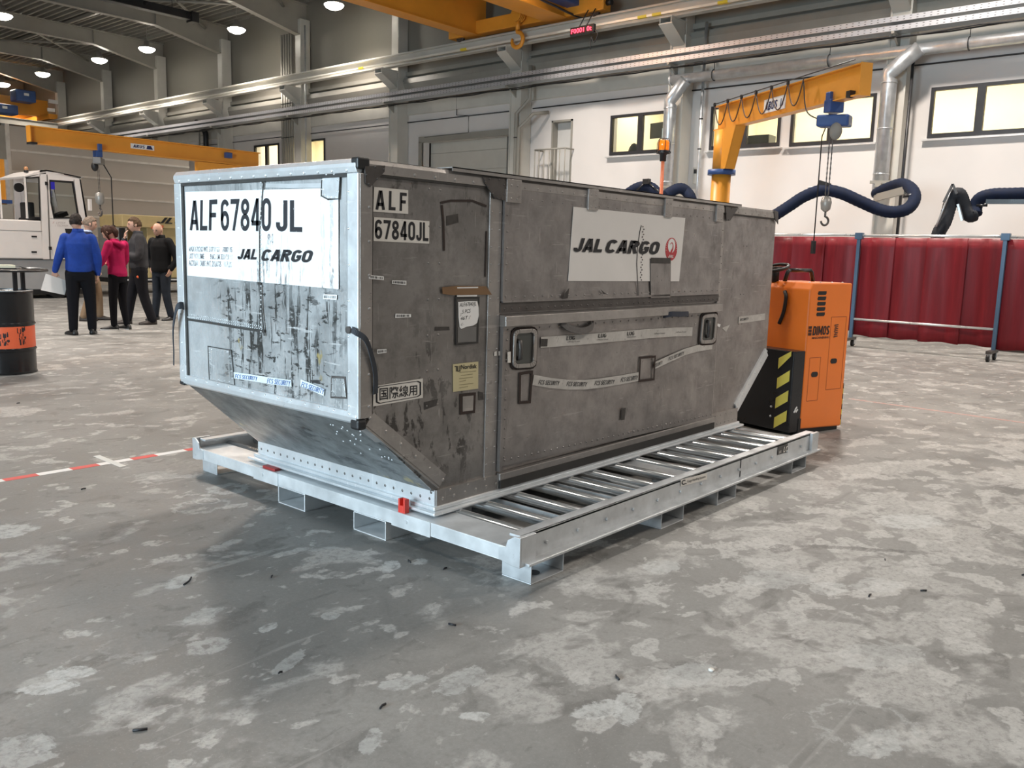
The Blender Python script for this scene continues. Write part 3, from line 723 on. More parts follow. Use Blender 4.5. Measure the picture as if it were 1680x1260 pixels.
for u, v, hw in ((843, 300, 0.055), (973, 318, 0.048), (1097, 332, 0.045), (1181, 338, 0.048)):
    p = px(u, v, 1, -0.02)
    m = MB().box(p.x-hw, p.x+hw, -0.026, -0.01, 1.672, 1.785)
    for dx in (-0.022, 0.022):
        for z in (1.69, 1.755): m.rivet((p.x+dx, -0.026, z), nS, 0.007, 0.003)
    m.build('hinge_strap', a_srail, box, bevel=0.002)
def round_rail(name, a, b, r, m_, rv=None, step=0.09, flat=None):
    mb = MB().tube([a, b], r, 14)
    if rv: mb.rivets(vec(rv[0]), vec(rv[1]), step, rv[2], 0.008, 0.005)
    return mb.build(name, m_, box)
# end face rails
m = MB().prism([(0.03, -0.004, ZT), (-0.004, -0.004, ZT), (-0.02, -0.004, ZT-0.02), (-0.022, -0.004, ZT-0.035), (-0.014, -0.004, 1.738), (0.01, -0.004, 1.735)], (0, W_+0.008, 0))
m.rivets((-0.017, 0.06, 1.748), (-0.017, W_-0.05, 1.748), 0.1, nE, 0.009, 0.005)
m.build('end_top_rail', a_rail, box, bevel=0.008, seg=3)
MB().box(-0.011, 0.004, 0.03, W_-0.03, 1.722, 1.737).build('sealant_line', grime, box)
m = MB().box(-0.014, 0.02, -0.012, 0.062, ZK+0.01, 1.736)
m.rivets((-0.014, 0.052, ZK+0.06), (-0.014, 0.052, 1.66), 0.145, nE, 0.007)
m.build('corner_rail', a_rail, box, bevel=0.008, seg=3)
m = MB().box(-0.004, 0.062, -0.014, 0.01, ZK+0.01, 1.736)
m.rivets((0.045, -0.014, ZK+0.06), (0.045, -0.014, 1.60), 0.145, nS, 0.009, 0.005)
m.build('corner_rail', a_srail, box, bevel=0.003)
m = MB().box(-0.014, 0.03, W_-0.055, W_+0.012, ZK+0.01, 1.736)
m.rivets((-0.014, W_-0.02, ZK+0.06), (-0.014, W_-0.02, 1.66), 0.145, nE, 0.007)
m.build('corner_rail', a_rail, box, bevel=0.008, seg=3)
MB().box(-0.006, 0.004, 0.062, 0.072, ZK+0.04, 1.736).build('sealant_line', grime, box)
MB().box(-0.006, 0.004, W_-0.067, W_-0.056, ZK+0.04, 1.736).build('sealant_line', grime, box)
MB().box(0.062, 0.071, -0.006, 0.004, ZK+0.02, 1.736).build('sealant_line', grime, box)
m = MB().prism([(0.01, 0, ZK+0.040), (-0.010, 0, ZK+0.038), (-0.018, 0, ZK+0.014), (-0.013, 0, ZK-0.008), (0.012, 0, ZK-0.022), (0.03, 0, ZK-0.015)], (0, W_, 0))
m.rivets((-0.014, 0.05, ZK+0.026), (-0.014, W_-0.05, ZK+0.026), 0.11, nE, 0.007)
m.build('end_bottom_rail', a_rail, box, bevel=0.006, seg=3)
# slope edge strips on the near side
sd = Vector((O_, 0, ZS-ZK)).normalized(); sn = Vector((-sd.z, 0, sd.x))*-1
for (xa, za, xb, zb, nm, mm) in ((0.03, ZK-0.02, O_+0.02, ZS+0.03, 1, a_srail), (L_-0.0, ZK, L_-O_, ZS+0.02, -1, a_rail)):
    a, b = Vector((xa, 0, za)), Vector((xb, 0, zb)); dr = (b-a).normalized(); nn = Vector((dr.z, 0, -dr.x))*nm
    up = -nn if nn.z < 0 else nn
    m = MB().prism([a+Vector((0, -0.013, 0))+up*0.065, a+Vector((0, -0.013, 0))-up*0.004, b+Vector((0, -0.013, 0))-up*0.004, b+Vector((0, -0.013, 0))+up*0.065], (0, 0.018, 0))
    m.rivets(a+up*0.035+Vector((0, -0.013, 0)), b+up*0.035+Vector((0, -0.013, 0)), 0.12, nS, 0.009, 0.004)
    m.prism([a-up*0.002+Vector((0, -0.013, 0)), a-up*0.012+Vector((0, -0.013, 0)), b-up*0.012+Vector((0, -0.013, 0)), b-up*0.002+Vector((0, -0.013, 0))], (0, 0.075, 0))
    m.build('slope_edge_strip', mm, box)
m = MB(); rr = random.Random(4)
for i in range(26):
    ta = rr.random(); tb = rr.uniform(0.12, 0.62)
    p = Vector((0, 0.34-0.30*ta, ZK)).lerp(Vector((O_, 0.42-0.36*ta, ZS)), tb)
    m.rivet(p+Vector((-0.001, 0, -0.001)), (-0.66, 0, -0.75), 0.005, 0.004)
m.build('rivet_field', a_rail, box)
# grimy streak strips on the slope bottom edge, corner caps
m = MB().box(-0.020, 0.045, -0.018, 0.03, ZT-0.045, ZT+0.004); m.build('corner_cap', black, box, bevel=0.008)
m = MB().box(-0.02, 0.03, -0.02, 0.04, ZK-0.04, ZK+0.008); m.build('corner_cap', black, box, bevel=0.012)
m = MB().box(-0.016, 0.03, W_-0.03, W_+0.016, ZK-0.02, ZK+0.004); m.build('corner_cap', black, box, bevel=0.008)
def plate_px(name, pts, plane, off, th, mat_, bevel=0, rv=None):
    q = [plane(*p) for p in pts]
    n = nE if plane is E_ else nS
    mb = MB().prism([a+n*off for a in q], n*th)
    if rv:
        ctr = sum(q, Vector())/len(q)
        for i in range(len(q)):
            for k in range(rv):
                p = q[i].lerp(q[(i+1) % len(q)], (k+0.5)/rv); mb.rivet(p.lerp(ctr, 0.12)+n*(off+th), n, 0.0055)
    return mb.build(name, mat_, box, bevel=bevel)
plate_px('corner_bracket', [q3(190, 185), q3(375, 178), q3(370, 235), q3(240, 375), q3(195, 340)], S_, 0.014, 0.006, darkal, rv=1)
plate_px('corner_bracket', [q3(1275, 285), q3(1475, 300), q3(1475, 500), q3(1385, 480), q3(1285, 330)], S_, 0.014, 0.006, darkal, rv=2)
plate_px('corner_bracket', [q5(1325, 270), q5(1392, 285), q5(1350, 350), q5(1328, 350)], S_, 0.014, 0.006, darkal, rv=1)
plate_px('corner_bracket', [q5(1598, 290), q5(1622, 300), q5(1622, 370), q5(1606, 345)], S_, 0.014, 0.005, darkal)
def strip_px(name, pts, plane, off, wpx, mat_, th=0.0015, vert=None):
    """a strip that follows a line on a face; wpx its width in metres"""
    n = nE if plane is E_ else nS
    q = [plane(*p) for p in pts]; mb = MB()
    L, R = [], []
    for i, p in enumerate(q):
        t = (q[min(i+1, len(q)-1)]-q[max(i-1, 0)]).normalized(); s_ = t.cross(n).normalized()
        L.append(p+s_*wpx/2+n*off); R.append(p-s_*wpx/2+n*off)
    for i in range(len(q)-1):
        mb.prism([L[i], L[i+1], R[i+1], R[i]], n*th)
    return mb.build(name, mat_, box)
def outline_px(name, pts, plane, off, w_, mat_, th=0.0015):
    n = nE if plane is E_ else nS
    q = [plane(*p) for p in pts]; mb = MB(); k = len(q)
    for i in range(k):
        a, b = q[i]+n*off, q[(i+1) % k]+n*off; t = (b-a).normalized(); s_ = t.cross(n)*w_/2
        mb.prism([a-t*w_/2+s_, b+t*w_/2+s_, b+t*w_/2-s_, a-t*w_/2-s_], n*(th+0.0002*i))
    return mb.build(name, mat_, box)
# end face: seams and repair patches
strip_px('seam', [q1(725, 235), q1(715, 330), q1(690, 650), q1(690, 1000), q1(705, 1255), q2(725, 330)], E_, 0.0052, 0.010, grime)
m = MB()
for k in range(34):
    p = E_(*q1(700, 240)).lerp(E_(*q2(700, 300)), k/33); m.rivet(p+Vector((-0.005, 0, 0)), nE, 0.005, 0.004)
m.build('seam_rivets', a_rail, box)
strip_px('seam', [q2(100, 200), q2(300, 230), q2(500, 265), q2(720, 298)], E_, 0.002, 0.012, grime)
m = MB()
for k in range(40):
    p = E_(*q2(120, 185)).lerp(E_(*q2(715, 283)), k/39); m.rivet(p, nE, 0.004, 0.004)
    p = E_(*q2(150, 168)).lerp(E_(*q2(690, 258)), k/39); m.rivet(p, nE, 0.004, 0.004)
m.build('seam_rivets', a_rail, box)
strip_px('repair_patch', [q1(730, 300), q1(900, 305), q1(1160, 300)], E_, 0.0015, 0.02, a_rail)
plate_px('repair_patch', [q1(1170, 205), q1(1305, 200), q1(1295, 400), q1(1215, 400), q1(1165, 375)], E_, 0.0055, 0.003, a_rail, rv=2)
outline_px('sealant_line', [q1(1170, 205), q1(1305, 200), q1(1295, 400), q1(1215, 405), q1(1165, 378)], E_, 0.0062, 0.008, grime)
plate_px('repair_patch', [q2(290, 415), q2(465, 445), q2(490, 705), q2(300, 665)], E_, 0.001, 0.002, a_end, rv=4)
outline_px('sealant_line', [q2(290, 415), q2(465, 445), q2(490, 705), q2(300, 665)], E_, 0.001, 0.009, grime)
plate_px('repair_patch', [q2(1240, 655), q2(1330, 660), q2(1345, 800), q2(1235, 795)], E_, 0.001, 0.003, a_end, bevel=0.001, rv=2)
outline_px('sealant_line', [q2(1238, 645), q2(1335, 650), q2(1348, 805), q2(1232, 800)], E_, 0.001, 0.009, darkal)
# end face label and its lettering
lab = plate_px('identity_label', [q1(118, 350), q1(1290, 318), q1(1292, 1095), q1(135, 990)], E_, 0.0035, 0.0015, label_e)
def words_px(name, s, plane, bl, br, tl, mat_, bold=0.0, shear=0.0, off=0.0065, tr=None, parent=None):
    return text_mb(MB(), s, plane(*bl), plane(*br), plane(*tl), off, bold, shear, plane(*tr) if tr else None).build(name, mat_, parent or lab)
words_px('lettering', 'ALF', E_, q1(155, 645), q1(360, 645), q1(158, 416), ink_w, 0.02)
words_px('lettering', '67840', E_, q1(392, 648), q1(775, 652), q1(392, 408), ink_w, 0.02)
words_px('lettering', 'JL', E_, q1(815, 652), q1(1015, 657), q1(815, 415), ink_w, 0.02)
words_px('lettering', 'JAL', E_, q1(520, 866), q1(668, 868), q1(520, 786), ink, 0.075, 0.25)
words_px('lettering', 'CARGO', E_, q1(702, 878), q1(1098, 892), q1(702, 788), ink, 0.075, 0.25)
words_px('lettering', 'MAX GROSS WT. 3175KGS    7000LBS', E_, q1(148, 806), q1(478, 812), q1(148, 766), ink_g, 0.012)
words_px('lettering', 'EXT VOLUME        9.6CU.M 339CU FT', E_, q1(148, 860), q1(482, 870), q1(148, 820), ink_g, 0.012)
words_px('lettering', 'ACTUAL TARE WT. 212KGS   467LBS', E_, q1(148, 914), q1(475, 928), q1(148, 872), ink_g, 0.012)
words_px('lettering', '84', E_, q1(750, 755), q1(795, 755), q1(750, 670), ink_g, 0.01)
m = MB().slab([E_(*q1(1158, 420)), E_(*q1(1158, 690)), E_(*q1(1283, 698)), E_(*q1(1283, 425))][::-1], 0.0055, 0.0008)
m.build('faded_sticker', mk('pale_blue_film', (0.60, 0.70, 0.74), 0.5, var=0.1, vscale=30), box)
def barcode(quad, plane, off=0.003, parent=None):
    q = [plane(*p) for p in quad]      # tl tr br bl
    n = nE if plane is E_ else nS
    s = MB().prism([a+n*off for a in q], n*0.0008).build('barcode_sticker', label_w, box)
    mb = MB(); k = 0.06
    rr = random.Random(int(quad[0][0]*7))
    while k < 0.92:
        w_ = rr.choice((0.012, 0.02, 0.035))
        f = lambda a, b, t: a.lerp(b, t)
        tp, bt = lambda t: f(q[0], q[1], t), lambda t: f(q[3], q[2], t)
        a, b, c, d = tp(k).lerp(bt(k), 0.2), tp(k+w_).lerp(bt(k+w_), 0.2), tp(k+w_).lerp(bt(k+w_), 0.8), tp(k).lerp(bt(k), 0.8)
        mb.prism([x_+n*(off+0.0009) for x_ in (a, b, c, d)], n*0.0004); k += w_+rr.choice((0.015, 0.025, 0.05))
    mb.build('bars', ink, s)
barcode([q2(1175, 12), q2(1278, 18), q2(1276, 55), q2(1173, 50)], E_)
barcode([q3(460, 1232), q3(592, 1235), q4(592, 43), q4(460, 30)], S_)
barcode([q4(308, 632), q4(392, 628), q4(392, 660), q4(310, 672)], S_, 0.016)
barcode([q4(493, 305), q4(635, 310), q4(635, 338), q4(490, 345)], S_)
barcode([q3(232, 1180), q3(368, 1195), q3(368, 1228), q3(232, 1215)], S_, 0.015)
tapew = mk('printed_tape', (0.52, 0.50, 0.47), 0.45, var=0.14, vscale=14, dirt=(0.3, 0.28, 0.26), dirt_th=0.6)
tapeb = mk('pale_blue_tape', (0.66, 0.71, 0.74), 0.4, var=0.12, vscale=14, dirt=(0.4, 0.4, 0.38), dirt_th=0.6)
tinkb = mk('tape_print_blue', (0.12, 0.20, 0.42), 0.5)
t1 = strip_px('tape_strip', [q2(490, 632), q2(600, 648), q2(750, 672), q2(930, 695)], E_, 0.003, 0.032, tapeb)
words_px('print', 'FCS SECURITY', E_, q2(500, 652), q2(672, 675), q2(500, 622), tinkb, 0.01, 0.2, 0.006, parent=t1)
words_px('print', 'FCS SECURITY', E_, q2(745, 692), q2(925, 715), q2(745, 655), tinkb, 0.01, 0.2, 0.006, parent=t1)
t1 = strip_px('tape_strip', [q2(1000, 690), q2(1080, 720), q2(1180, 765)], E_, 0.003, 0.032, tapeb)
words_px('print', 'FCS SECURITY', E_, q2(1005, 718), q2(1180, 780), q2(1010, 680), tinkb, 0.01, 0.2, 0.006, parent=t1)
# long side labels
lab = plate_px('identity_label', [q3(297, 373), q3(610, 403), q3(610, 622), q3(290, 600)], S_, 0.002, 0.001, label_s)
for c, a, b, tp_, bt_ in (('A', 308, 395, 402, 582), ('L', 430, 492, 410, 586), ('F', 530, 592, 424, 592)):
    words_px('lettering', c, S_, q3(a, bt_), q3(b, bt_+4), q3(a+4, tp_), ink, 0.03, off=0.0042)
lab = plate_px('identity_label', [q3(297, 650), q3(805, 688), q3(803, 895), q3(292, 870)], S_, 0.002, 0.001, label_s)
words_px('lettering', '67840JL', S_, q3(302, 850), q3(795, 872), q3(305, 672), ink, 0.03, off=0.0042, tr=q3(795, 702))
lab = plate_px('origin_label', [q4(292, 972), q4(745, 900), q4(745, 1078), q4(288, 1158)], S_, 0.002, 0.001, label_s)
words_px('lettering', '国際線用', S_, q4(345, 1105), q4(692, 1052), q4(345, 985), ink, 0.012, off=0.0042, tr=q4(692, 955))
def ring_px(pts, plane, off, w_, parent):
    n = nE if plane is E_ else nS
    q = [plane(*p)+n*off for p in pts]; ctr = sum(q, Vector())/len(q); mb = MB()
    k = len(q)
    for i in range(k):
        a, b = q[i], q[(i+1) % k]
        mb.prism([a, b, b.lerp(ctr, w_), a.lerp(ctr, w_)], n*0.0006)
    return mb.build('border', ink, parent)
ring_px([q4(312, 990), q4(340, 972), q4(700, 922), q4(728, 935), q4(728, 1050), q4(700, 1068), q4(340, 1132), q4(312, 1120)], S_, 0.0036, 0.07, lab)
np_ = plate_px('maker_plate', [qs(266, 866), qs(528, 838), qs(526, 1118), qs(268, 1152)], S_, 0.002, 0.002, mk('brass_plate', (0.62, 0.55, 0.33), 0.4, 0.2, var=0.06, dirt=(0.4, 0.35, 0.2), dirt_th=0.68))
words_px('lettering', 'Nordisk', S_, qs(348, 918), qs(510, 906), qs(348, 872), ink, 0.02, off=0.0055, parent=np_)
for a, b, tp_, bt_ in ((282, 302, 885, 893), (296, 304, 885, 940), (310, 318, 885, 942), (318, 340, 934, 942), (332, 340, 880, 940)):
    MB().slab([S_(*qs(a, bt_)), S_(*qs(b, bt_-2)), S_(*qs(b, tp_-2)), S_(*qs(a, tp_))], 0.005, 0.0006).build('emblem', ink, np_)
for k, (a, b) in enumerate(((330, 505), (345, 470), (328, 470), (330, 400), (330, 475), (330, 420))):
    y = 945+k*32
    MB().slab([S_(*qs(a, y+8)), S_(*qs(b, y-8)), S_(*qs(b, y-13)), S_(*qs(a, y+3))], 0.005, 0.0004).build('fine_print', mk('fine_print_ink', (0.30, 0.26, 0.15), 0.6), np_)
# document pouch with the hand-written sheet and the brown tape over it
po = plate_px('document_pouch', [qs(300, 180), qs(528, 180), qs(515, 640), qs(300, 650)], S_, 0.002, 0.004, mk('pouch_vinyl', (0.10, 0.095, 0.09), 0.25, coat=0.4))
plate_px('pouch_window', [qs(312, 480), qs(500, 480), qs(498, 632), qs(310, 640)], S_, 0.0065, 0.001, mk('pouch_clear', (0.17, 0.165, 0.16), 0.2))
outline_px('pouch_edge', [qs(296, 180), qs(528, 180), qs(515, 640), qs(298, 660)], S_, 0.006, 0.010, grime)
pts = [qs(314, 222), qs(420, 214), qs(510, 214), qs(524, 280), qs(526, 360), qs(508, 440), qs(470, 465), qs(400, 478), qs(345, 500), qs(328, 480), qs(318, 380)]
pa = plate_px('paper_sheet', pts, S_, 0.0075, 0.001, mk('paper_white', (0.88, 0.87, 0.86), 0.6, var=0.02))
for s, a, b, y0_, y1_ in (('ALF/67840/JL', 326, 498, 285, 232), ('5 PCS', 352, 440, 345, 305), ('2', 330, 345, 372, 350), ('46T /', 335, 440, 412, 375), ('C..', 340, 372, 468, 446)):
    words_px('handwriting', s, S_, qs(a, y0_), qs(b, y0_-14), qs(a, y1_), ink, 0.0, 0.25, 0.0092, parent=pa)
plate_px('paper_sheet', [qs(302, 152), qs(510, 148), qs(508, 165), qs(302, 168)], S_, 0.007, 0.001, mk('paper_white', (0.88, 0.87, 0.86), 0.6))
plate_px('brown_tape', [qs(145, 70), qs(300, 55), qs(600, 60), qs(628, 100), qs(660, 148), qs(500, 148), qs(250, 152), qs(150, 138)], S_, 0.009, 0.001, mk('brown_packing_tape', (0.22, 0.125, 0.06), 0.3, var=0.15))
plate_px('paper_sheet', [qs(300, 70), qs(515, 66), qs(515, 78), qs(300, 82)], S_, 0.0101, 0.0008, label_w)
# sealant outlines round old repairs
for pts in ([qs(926, 960), qs(1050, 940), qs(1028, 1250), qs(920, 1258)], [q6(838, 365), q6(922, 358), q6(915, 485), q6(832, 495)]):
    outline_px('sealant_outline', pts, S_, 0.026, 0.014, brownm)
outline_px('sealant_outline', [q4(1095, 1055), q4(1222, 1042), q4(1215, 1205), q4(1095, 1220)], S_, 0.002, 0.014, brownm)
plate_px('repair_patch', [q4(1112, 1065), q4(1212, 1052), q4(1208, 1195), q4(1112, 1205)], S_, 0.001, 0.002, a_srail)
strip_px('sealant_line', [q3(920, 540), q3(935, 700), q3(940, 900), q3(940, 960)], S_, 0.002, 0.012, brownm)
strip_px('sealant_line', [q3(910, 520), q3(1000, 500), q3(1200, 500), q3(1330, 550)], S_, 0.002, 0.010, brownm)
strip_px('sealant_line', [q3(1330, 780), q3(1325, 1000), q3(1318, 1200)], S_, 0.002, 0.008, brownm)
for pts in ([q3(965, 640), q3(1070, 620), q3(1075, 700), q3(965, 730)], [qs(85, 480), qs(230, 478), qs(235, 515), qs(80, 522)], [q4(760, 1120), q4(885, 1090), q4(870, 1150), q4(760, 1190)], [q4(1255, 1020), q4(1300, 1030), q4(1305, 1095), q4(1260, 1100)]):
    plate_px('grime_patch', pts, S_, 0.001, 0.001, mk('grime_smear', (0.05, 0.044, 0.04), 0.6, var=0.4, vscale=40))
for pts in ([q6(735, 650), q6(758, 645), q6(750, 712), q6(730, 714)], [q5(415, 755), q5(438, 728), q5(430, 785), q5(400, 790)], [q5(615, 735), q5(648, 762), q5(630, 760)]):
    plate_px('grime_patch', pts, S_, 0.025, 0.001, mk('grime_smear', (0.05, 0.044, 0.04), 0.6))
# printed tapes on the lower leaf
t1 = strip_px('tape_strip', [q6(278, 278), q6(420, 268), q6(560, 258), q6(700, 245), q6(900, 228), q6(1030, 220), q6(1132, 218)], S_, 0.025, 0.058, tapew)
for a, b, y in ((420, 468, 262), (600, 645, 248), (762, 803, 236)):
    words_px('print', 'LUG', S_, q6(a, y+3), q6(b, y+1), q6(a, y-18), ink, 0.02, 0.1, 0.029, parent=t1)
for a, b, y in ((425, 495, 275), (592, 655, 264), (762, 812, 249), (915, 975, 230), (1040, 1095, 222)):
    words_px('print', 'Lufthansa Ground', S_, q6(a, y+2), q6(b, y), q6(a, y-6), ink, 0.0, 0.1, 0.029, parent=t1)
plate_px('grime_patch', [q6(277, 258), q6(315, 258), q6(312, 300), q6(277, 300)], S_, 0.0285, 0.0006, mk('grime_smear', (0.05, 0.044, 0.04), 0.6))
t1 = strip_px('tape_strip', [q6(235, 488), q6(330, 505), q6(430, 515), q6(530, 515), q6(620, 505), q6(720, 490), q6(828, 470)], S_, 0.025, 0.055, tapew)
for a, b, y, y2 in ((262, 380, 512, 518), (420, 535, 522, 524), (578, 690, 518, 510), (725, 822, 500, 486)):
    words_px('print', 'FCS SECURITY', S_, q6(a, y), q6(b, y2), q6(a+4, y-24), ink, 0.008, 0.2, 0.029, parent=t1)
t1 = strip_px('tape_strip', [q6(918, 410), q6(1000, 372), q6(1090, 332), q6(1160, 312), q6(1245, 298)], S_, 0.025, 0.045, tapew)
words_px('print', 'FCS SECURITY', S_, q6(996, 380), q6(1085, 345), q6(996, 362), ink, 0.008, 0.2, 0.029, parent=t1)
words_px('print', 'SECURITY', S_, q6(922, 416), q6(962, 398), q6(922, 398), ink, 0.008, 0.2, 0.029, parent=t1)
t1 = strip_px('tape_strip', [q6(1410, 155), q6(1480, 146), q6(1558, 135)], S_, 0.002, 0.05, tapew)
words_px('print', 'SECURITY', S_, q6(1415, 160), q6(1465, 154), q6(1415, 146), ink, 0.008, 0.2, 0.005, parent=t1)
# recessed latches
def latch(pts_o, pts_i, hb):
    q = [S_(*p) for p in pts_o]; qi = [S_(*p) for p in pts_i]
    lt = MB()
    k = len(q)
    for i in range(k):
        j = (i+1) % k
        lt.prism([q[i]+nS*0.024, q[j]+nS*0.024, qi[j]+nS*0.024, qi[i]+nS*0.024], nS*0.012)
    r = lt.build('latch_rim', a_srail, box, bevel=0.003)
    MB().prism([a+nS*0.0235 for a in qi], nS*0.001).build('latch_pan', mk('latch_recess', (0.10, 0.105, 0.10), 0.35, 0.5), r)
    a, b = S_(*hb[0]), S_(*hb[1])
    MB().tube([a+nS*0.027, a+nS*0.04, a.lerp(b, 0.5)+nS*0.044, b+nS*0.04, b+nS*0.027], 0.012, 10).build('latch_handle', darkal, r)
def rrect(f, x0, y0, x1, y1, sx, sy, r):
    """rounded four-sided outline in picture measure, sx shear of the sides, sy drop of the top towards the right"""
    out = []
    for cx, cy, a0 in ((x1-r, y0+r, -90), (x1-r, y1-r, 0), (x0+r, y1-r, 90), (x0+r, y0+r, 180)):
        for k in range(4):
            a = math.radians(a0+30*k); x = cx+r*math.cos(a); y = cy+r*math.sin(a)
            out.append(f(x+sx*(y1-y)/(y1-y0), y+sy*(x-x0)/(x1-x0)))
    return out
latch(rrect(qs, 838, 505, 1082, 905, 14, -15, 55), rrect(qs, 868, 548, 1048, 862, 12, -14, 30), (qs(905, 620), qs(905, 800)))
outline_px('sealant_outline', rrect(qs, 830, 495, 1092, 915, 14, -15, 60), S_, 0.024, 0.010, brownm)
latch(rrect(q6, 1172, 122, 1258, 288, 14, -8, 20), rrect(q6, 1182, 142, 1246, 268, 12, -6, 12), (q6(1216, 160), q6(1212, 245)))
outline_px('sealant_outline', rrect(q6, 1168, 116, 1264, 294, 14, -8, 22), S_, 0.024, 0.010, brownm)
for pts in ([qs(682, 735), qs(705, 730), qs(705, 775), qs(680, 778)], [qs(725, 730), qs(750, 730), qs(750, 772), qs(725, 775)], [qs(790, 735), qs(822, 730), qs(822, 845), qs(790, 845)]):
    plate_px('tape_scrap', pts, S_, 0.03 if pts[0][0] > 822 else 0.012, 0.001, label_s)
plate_px('tape_scrap', [q6(1280, 172), q6(1302, 178), q6(1295, 195), q6(1282, 186)], S_, 0.012, 0.001, label_w)
plate_px('tape_scrap', [q6(1318, 200), q6(1362, 180), q6(1340, 222)], S_, 0.001, 0.001, tapew)
# big label on the upper leaf
lab = plate_px('company_label', [q5(470, 272), q5(1100, 335), q5(1065, 690), q5(440, 688)], S_, 0.0145, 0.0015, mk('side_label_film', (0.80, 0.775, 0.75), 0.5, var=0.04, vscale=3, dirt=(0.6, 0.57, 0.55), dirt_th=0.68))
words_px('lettering', 'JAL', S_, q8(130, 345), q8(508, 352), q8(135, 160), ink, 0.075, 0.25, 0.0195, tr=q8(508, 178))
words_px('lettering', 'CARGO', S_, q8(548, 358), q8(1268, 382), q8(552, 180), ink, 0.075, 0.25, 0.0195, tr=q8(1268, 212))
# round red bird emblem
ctr = S_(*q8(1420, 310)); R_ = (S_(*q8(1420, 160))-S_(*q8(1420, 460))).length/2
dr = Vector((1, 0, 0)); du = Vector((0, 0, 1))
redf = mk('emblem_red', (0.50, 0.035, 0.045), 0.45)
circ = lambda cx, cz, r, k=36, ax=1.0: [ctr+dr*(cx+r*ax*math.cos(2*pi*i/k))*R_+du*(cz+r*math.sin(2*pi*i/k))*R_ for i in range(k)]
MB().prism([p+nS*0.0165 for p in circ(0, 0, 1.0)], nS*0.0012).build('emblem', redf, lab)
MB().prism([p+nS*0.0178 for p in circ(0.0, 0.30, 0.62, ax=0.98)], nS*0.0006).build('emblem', label_w, lab)
nk = [(-0.10, -0.38), (0.02, -0.18), (0.18, 0.02), (0.24, 0.25), (0.17, 0.45), (0.02, 0.55), (-0.14, 0.50), (-0.3, 0.42)]
nk = spline([(a, 0, b) for a, b in nk], 5); mb = MB()
for i in range(len(nk)-1):
    a, b = nk[i], nk[i+1]; t = (b-a).normalized(); s_ = Vector((-t.z, 0, t.x))
    wa = 0.16-0.11*min(1, i/18) if i < 28 else 0.03; wb = 0.16-0.11*min(1, (i+1)/18) if i+1 < 28 else 0.02
    f = lambda p: ctr+dr*p.x*R_+du*p.z*R_+nS*0.0186
    mb.prism([f(a+s_*wa/1), f(b+s_*wb/1), f(b-s_*wb/1), f(a-s_*wa/1)], nS*0.0005)
mb.build('emblem', redf, lab)
for sx in (-1, 1):
    for k in range(6):
        a0 = math.radians(-8+k*13); pp = lambda r, a: ctr+dr*sx*r*math.cos(a)*R_+du*(r*math.sin(a))*R_+nS*0.0187
        MB().prism([pp(0.80, a0), pp(1.0, a0+0.03), pp(1.0, a0+0.05), pp(0.80, a0+0.02)], nS*0.0004).build('emblem', label_w, lab)
text_mb(MB(), 'JAL', S_(*q8(1372, 418)), S_(*q8(1445, 424)), S_(*q8(1372, 380)), 0.0195, 0.03, 0.25).build('lettering', label_w, lab)
strip_px('seam', [q8(1025, 0), q8(1005, 80), q8(975, 300), q8(965, 500), q8(975, 700), q8(985, 930)], S_, 0.017, 0.006, grime)
m = MB()
for k in range(22):
    p = S_(*q8(1045, 15)).lerp(S_(*q8(1012, 712)), k/21); m.rivet(p+nS*0.017+Vector((0.012*(k % 2), 0, 0)), nS, 0.005, 0.004)
m.build('seam_rivets', darkal, box)
plate_px('repair_patch', [q8(1140, 445), q8(1405, 450), q8(1400, 940), q8(1150, 945)], S_, 0.018, 0.002, a_side)
outline_px('sealant_line', [q8(1140, 440), q8(1408, 445), q8(1402, 940), q8(1148, 945)], S_, 0.017, 0.007, darkal)
strip_px('grime_patch', [q8(1145, 458), q8(1400, 462)], S_, 0.0203, 0.035, mk('grime_smear', (0.05, 0.044, 0.04), 0.6))
# grab straps and end straps
strapm = mk('webbing_black', (0.035, 0.04, 0.05), 0.75, var=0.2, vscale=60)
strapg = mk('webbing_grey', (0.13, 0.12, 0.115), 0.7, var=0.2, vscale=60)
strapb = mk('webbing_blue', (0.028, 0.033, 0.05), 0.7, var=0.2, vscale=60)
def strap(name, pts, wv, m_, th=0.004):
    """webbing along points; wv = width vector or list of them"""
    s = spline(pts, 6); mb = MB(); n = len(s)
    for i in range(n-1):
        wa = wv if not isinstance(wv, list) else wv[0].lerp(wv[1], i/(n-1)); wb = wv if not isinstance(wv, list) else wv[0].lerp(wv[1], (i+1)/(n-1))
        t = (s[i+1]-s[i]).normalized(); nn = t.cross(wa).normalized()*th/2
        a, b = s[i], s[i+1]
        mb.add([a-wa+nn, b-wb+nn, b+wb+nn, a+wa+nn, a-wa-nn, b-wb-nn, b+wb-nn, a+wa-nn], [(0, 1, 2, 3), (7, 6, 5, 4), (0, 4, 5, 1), (2, 6, 7, 3), (1, 5, 6, 2), (0, 3, 7, 4)])
    return mb.build(name, m_, box)
strap('grab_strap', [S_(*q6(388, 165))+nS*0.03, S_(*q6(420, 195))+nS*0.045, S_(*q6(490, 212))+nS*0.05, S_(*q6(545, 195))+nS*0.045, S_(*q6(572, 160))+nS*0.03], Vector((0, 0.002, 0.018)), strapg, 0.006)
strap('grab_strap', [S_(*q6(965, 128))+nS*0.03, S_(*q6(990, 118))+nS*0.06, S_(*q6(1030, 118))+nS*0.07, S_(*q6(1080, 117))+nS*0.06, S_(*q6(1100, 122))+nS*0.03], Vector((0, 0.003, 0.016)), strapb, 0.01)
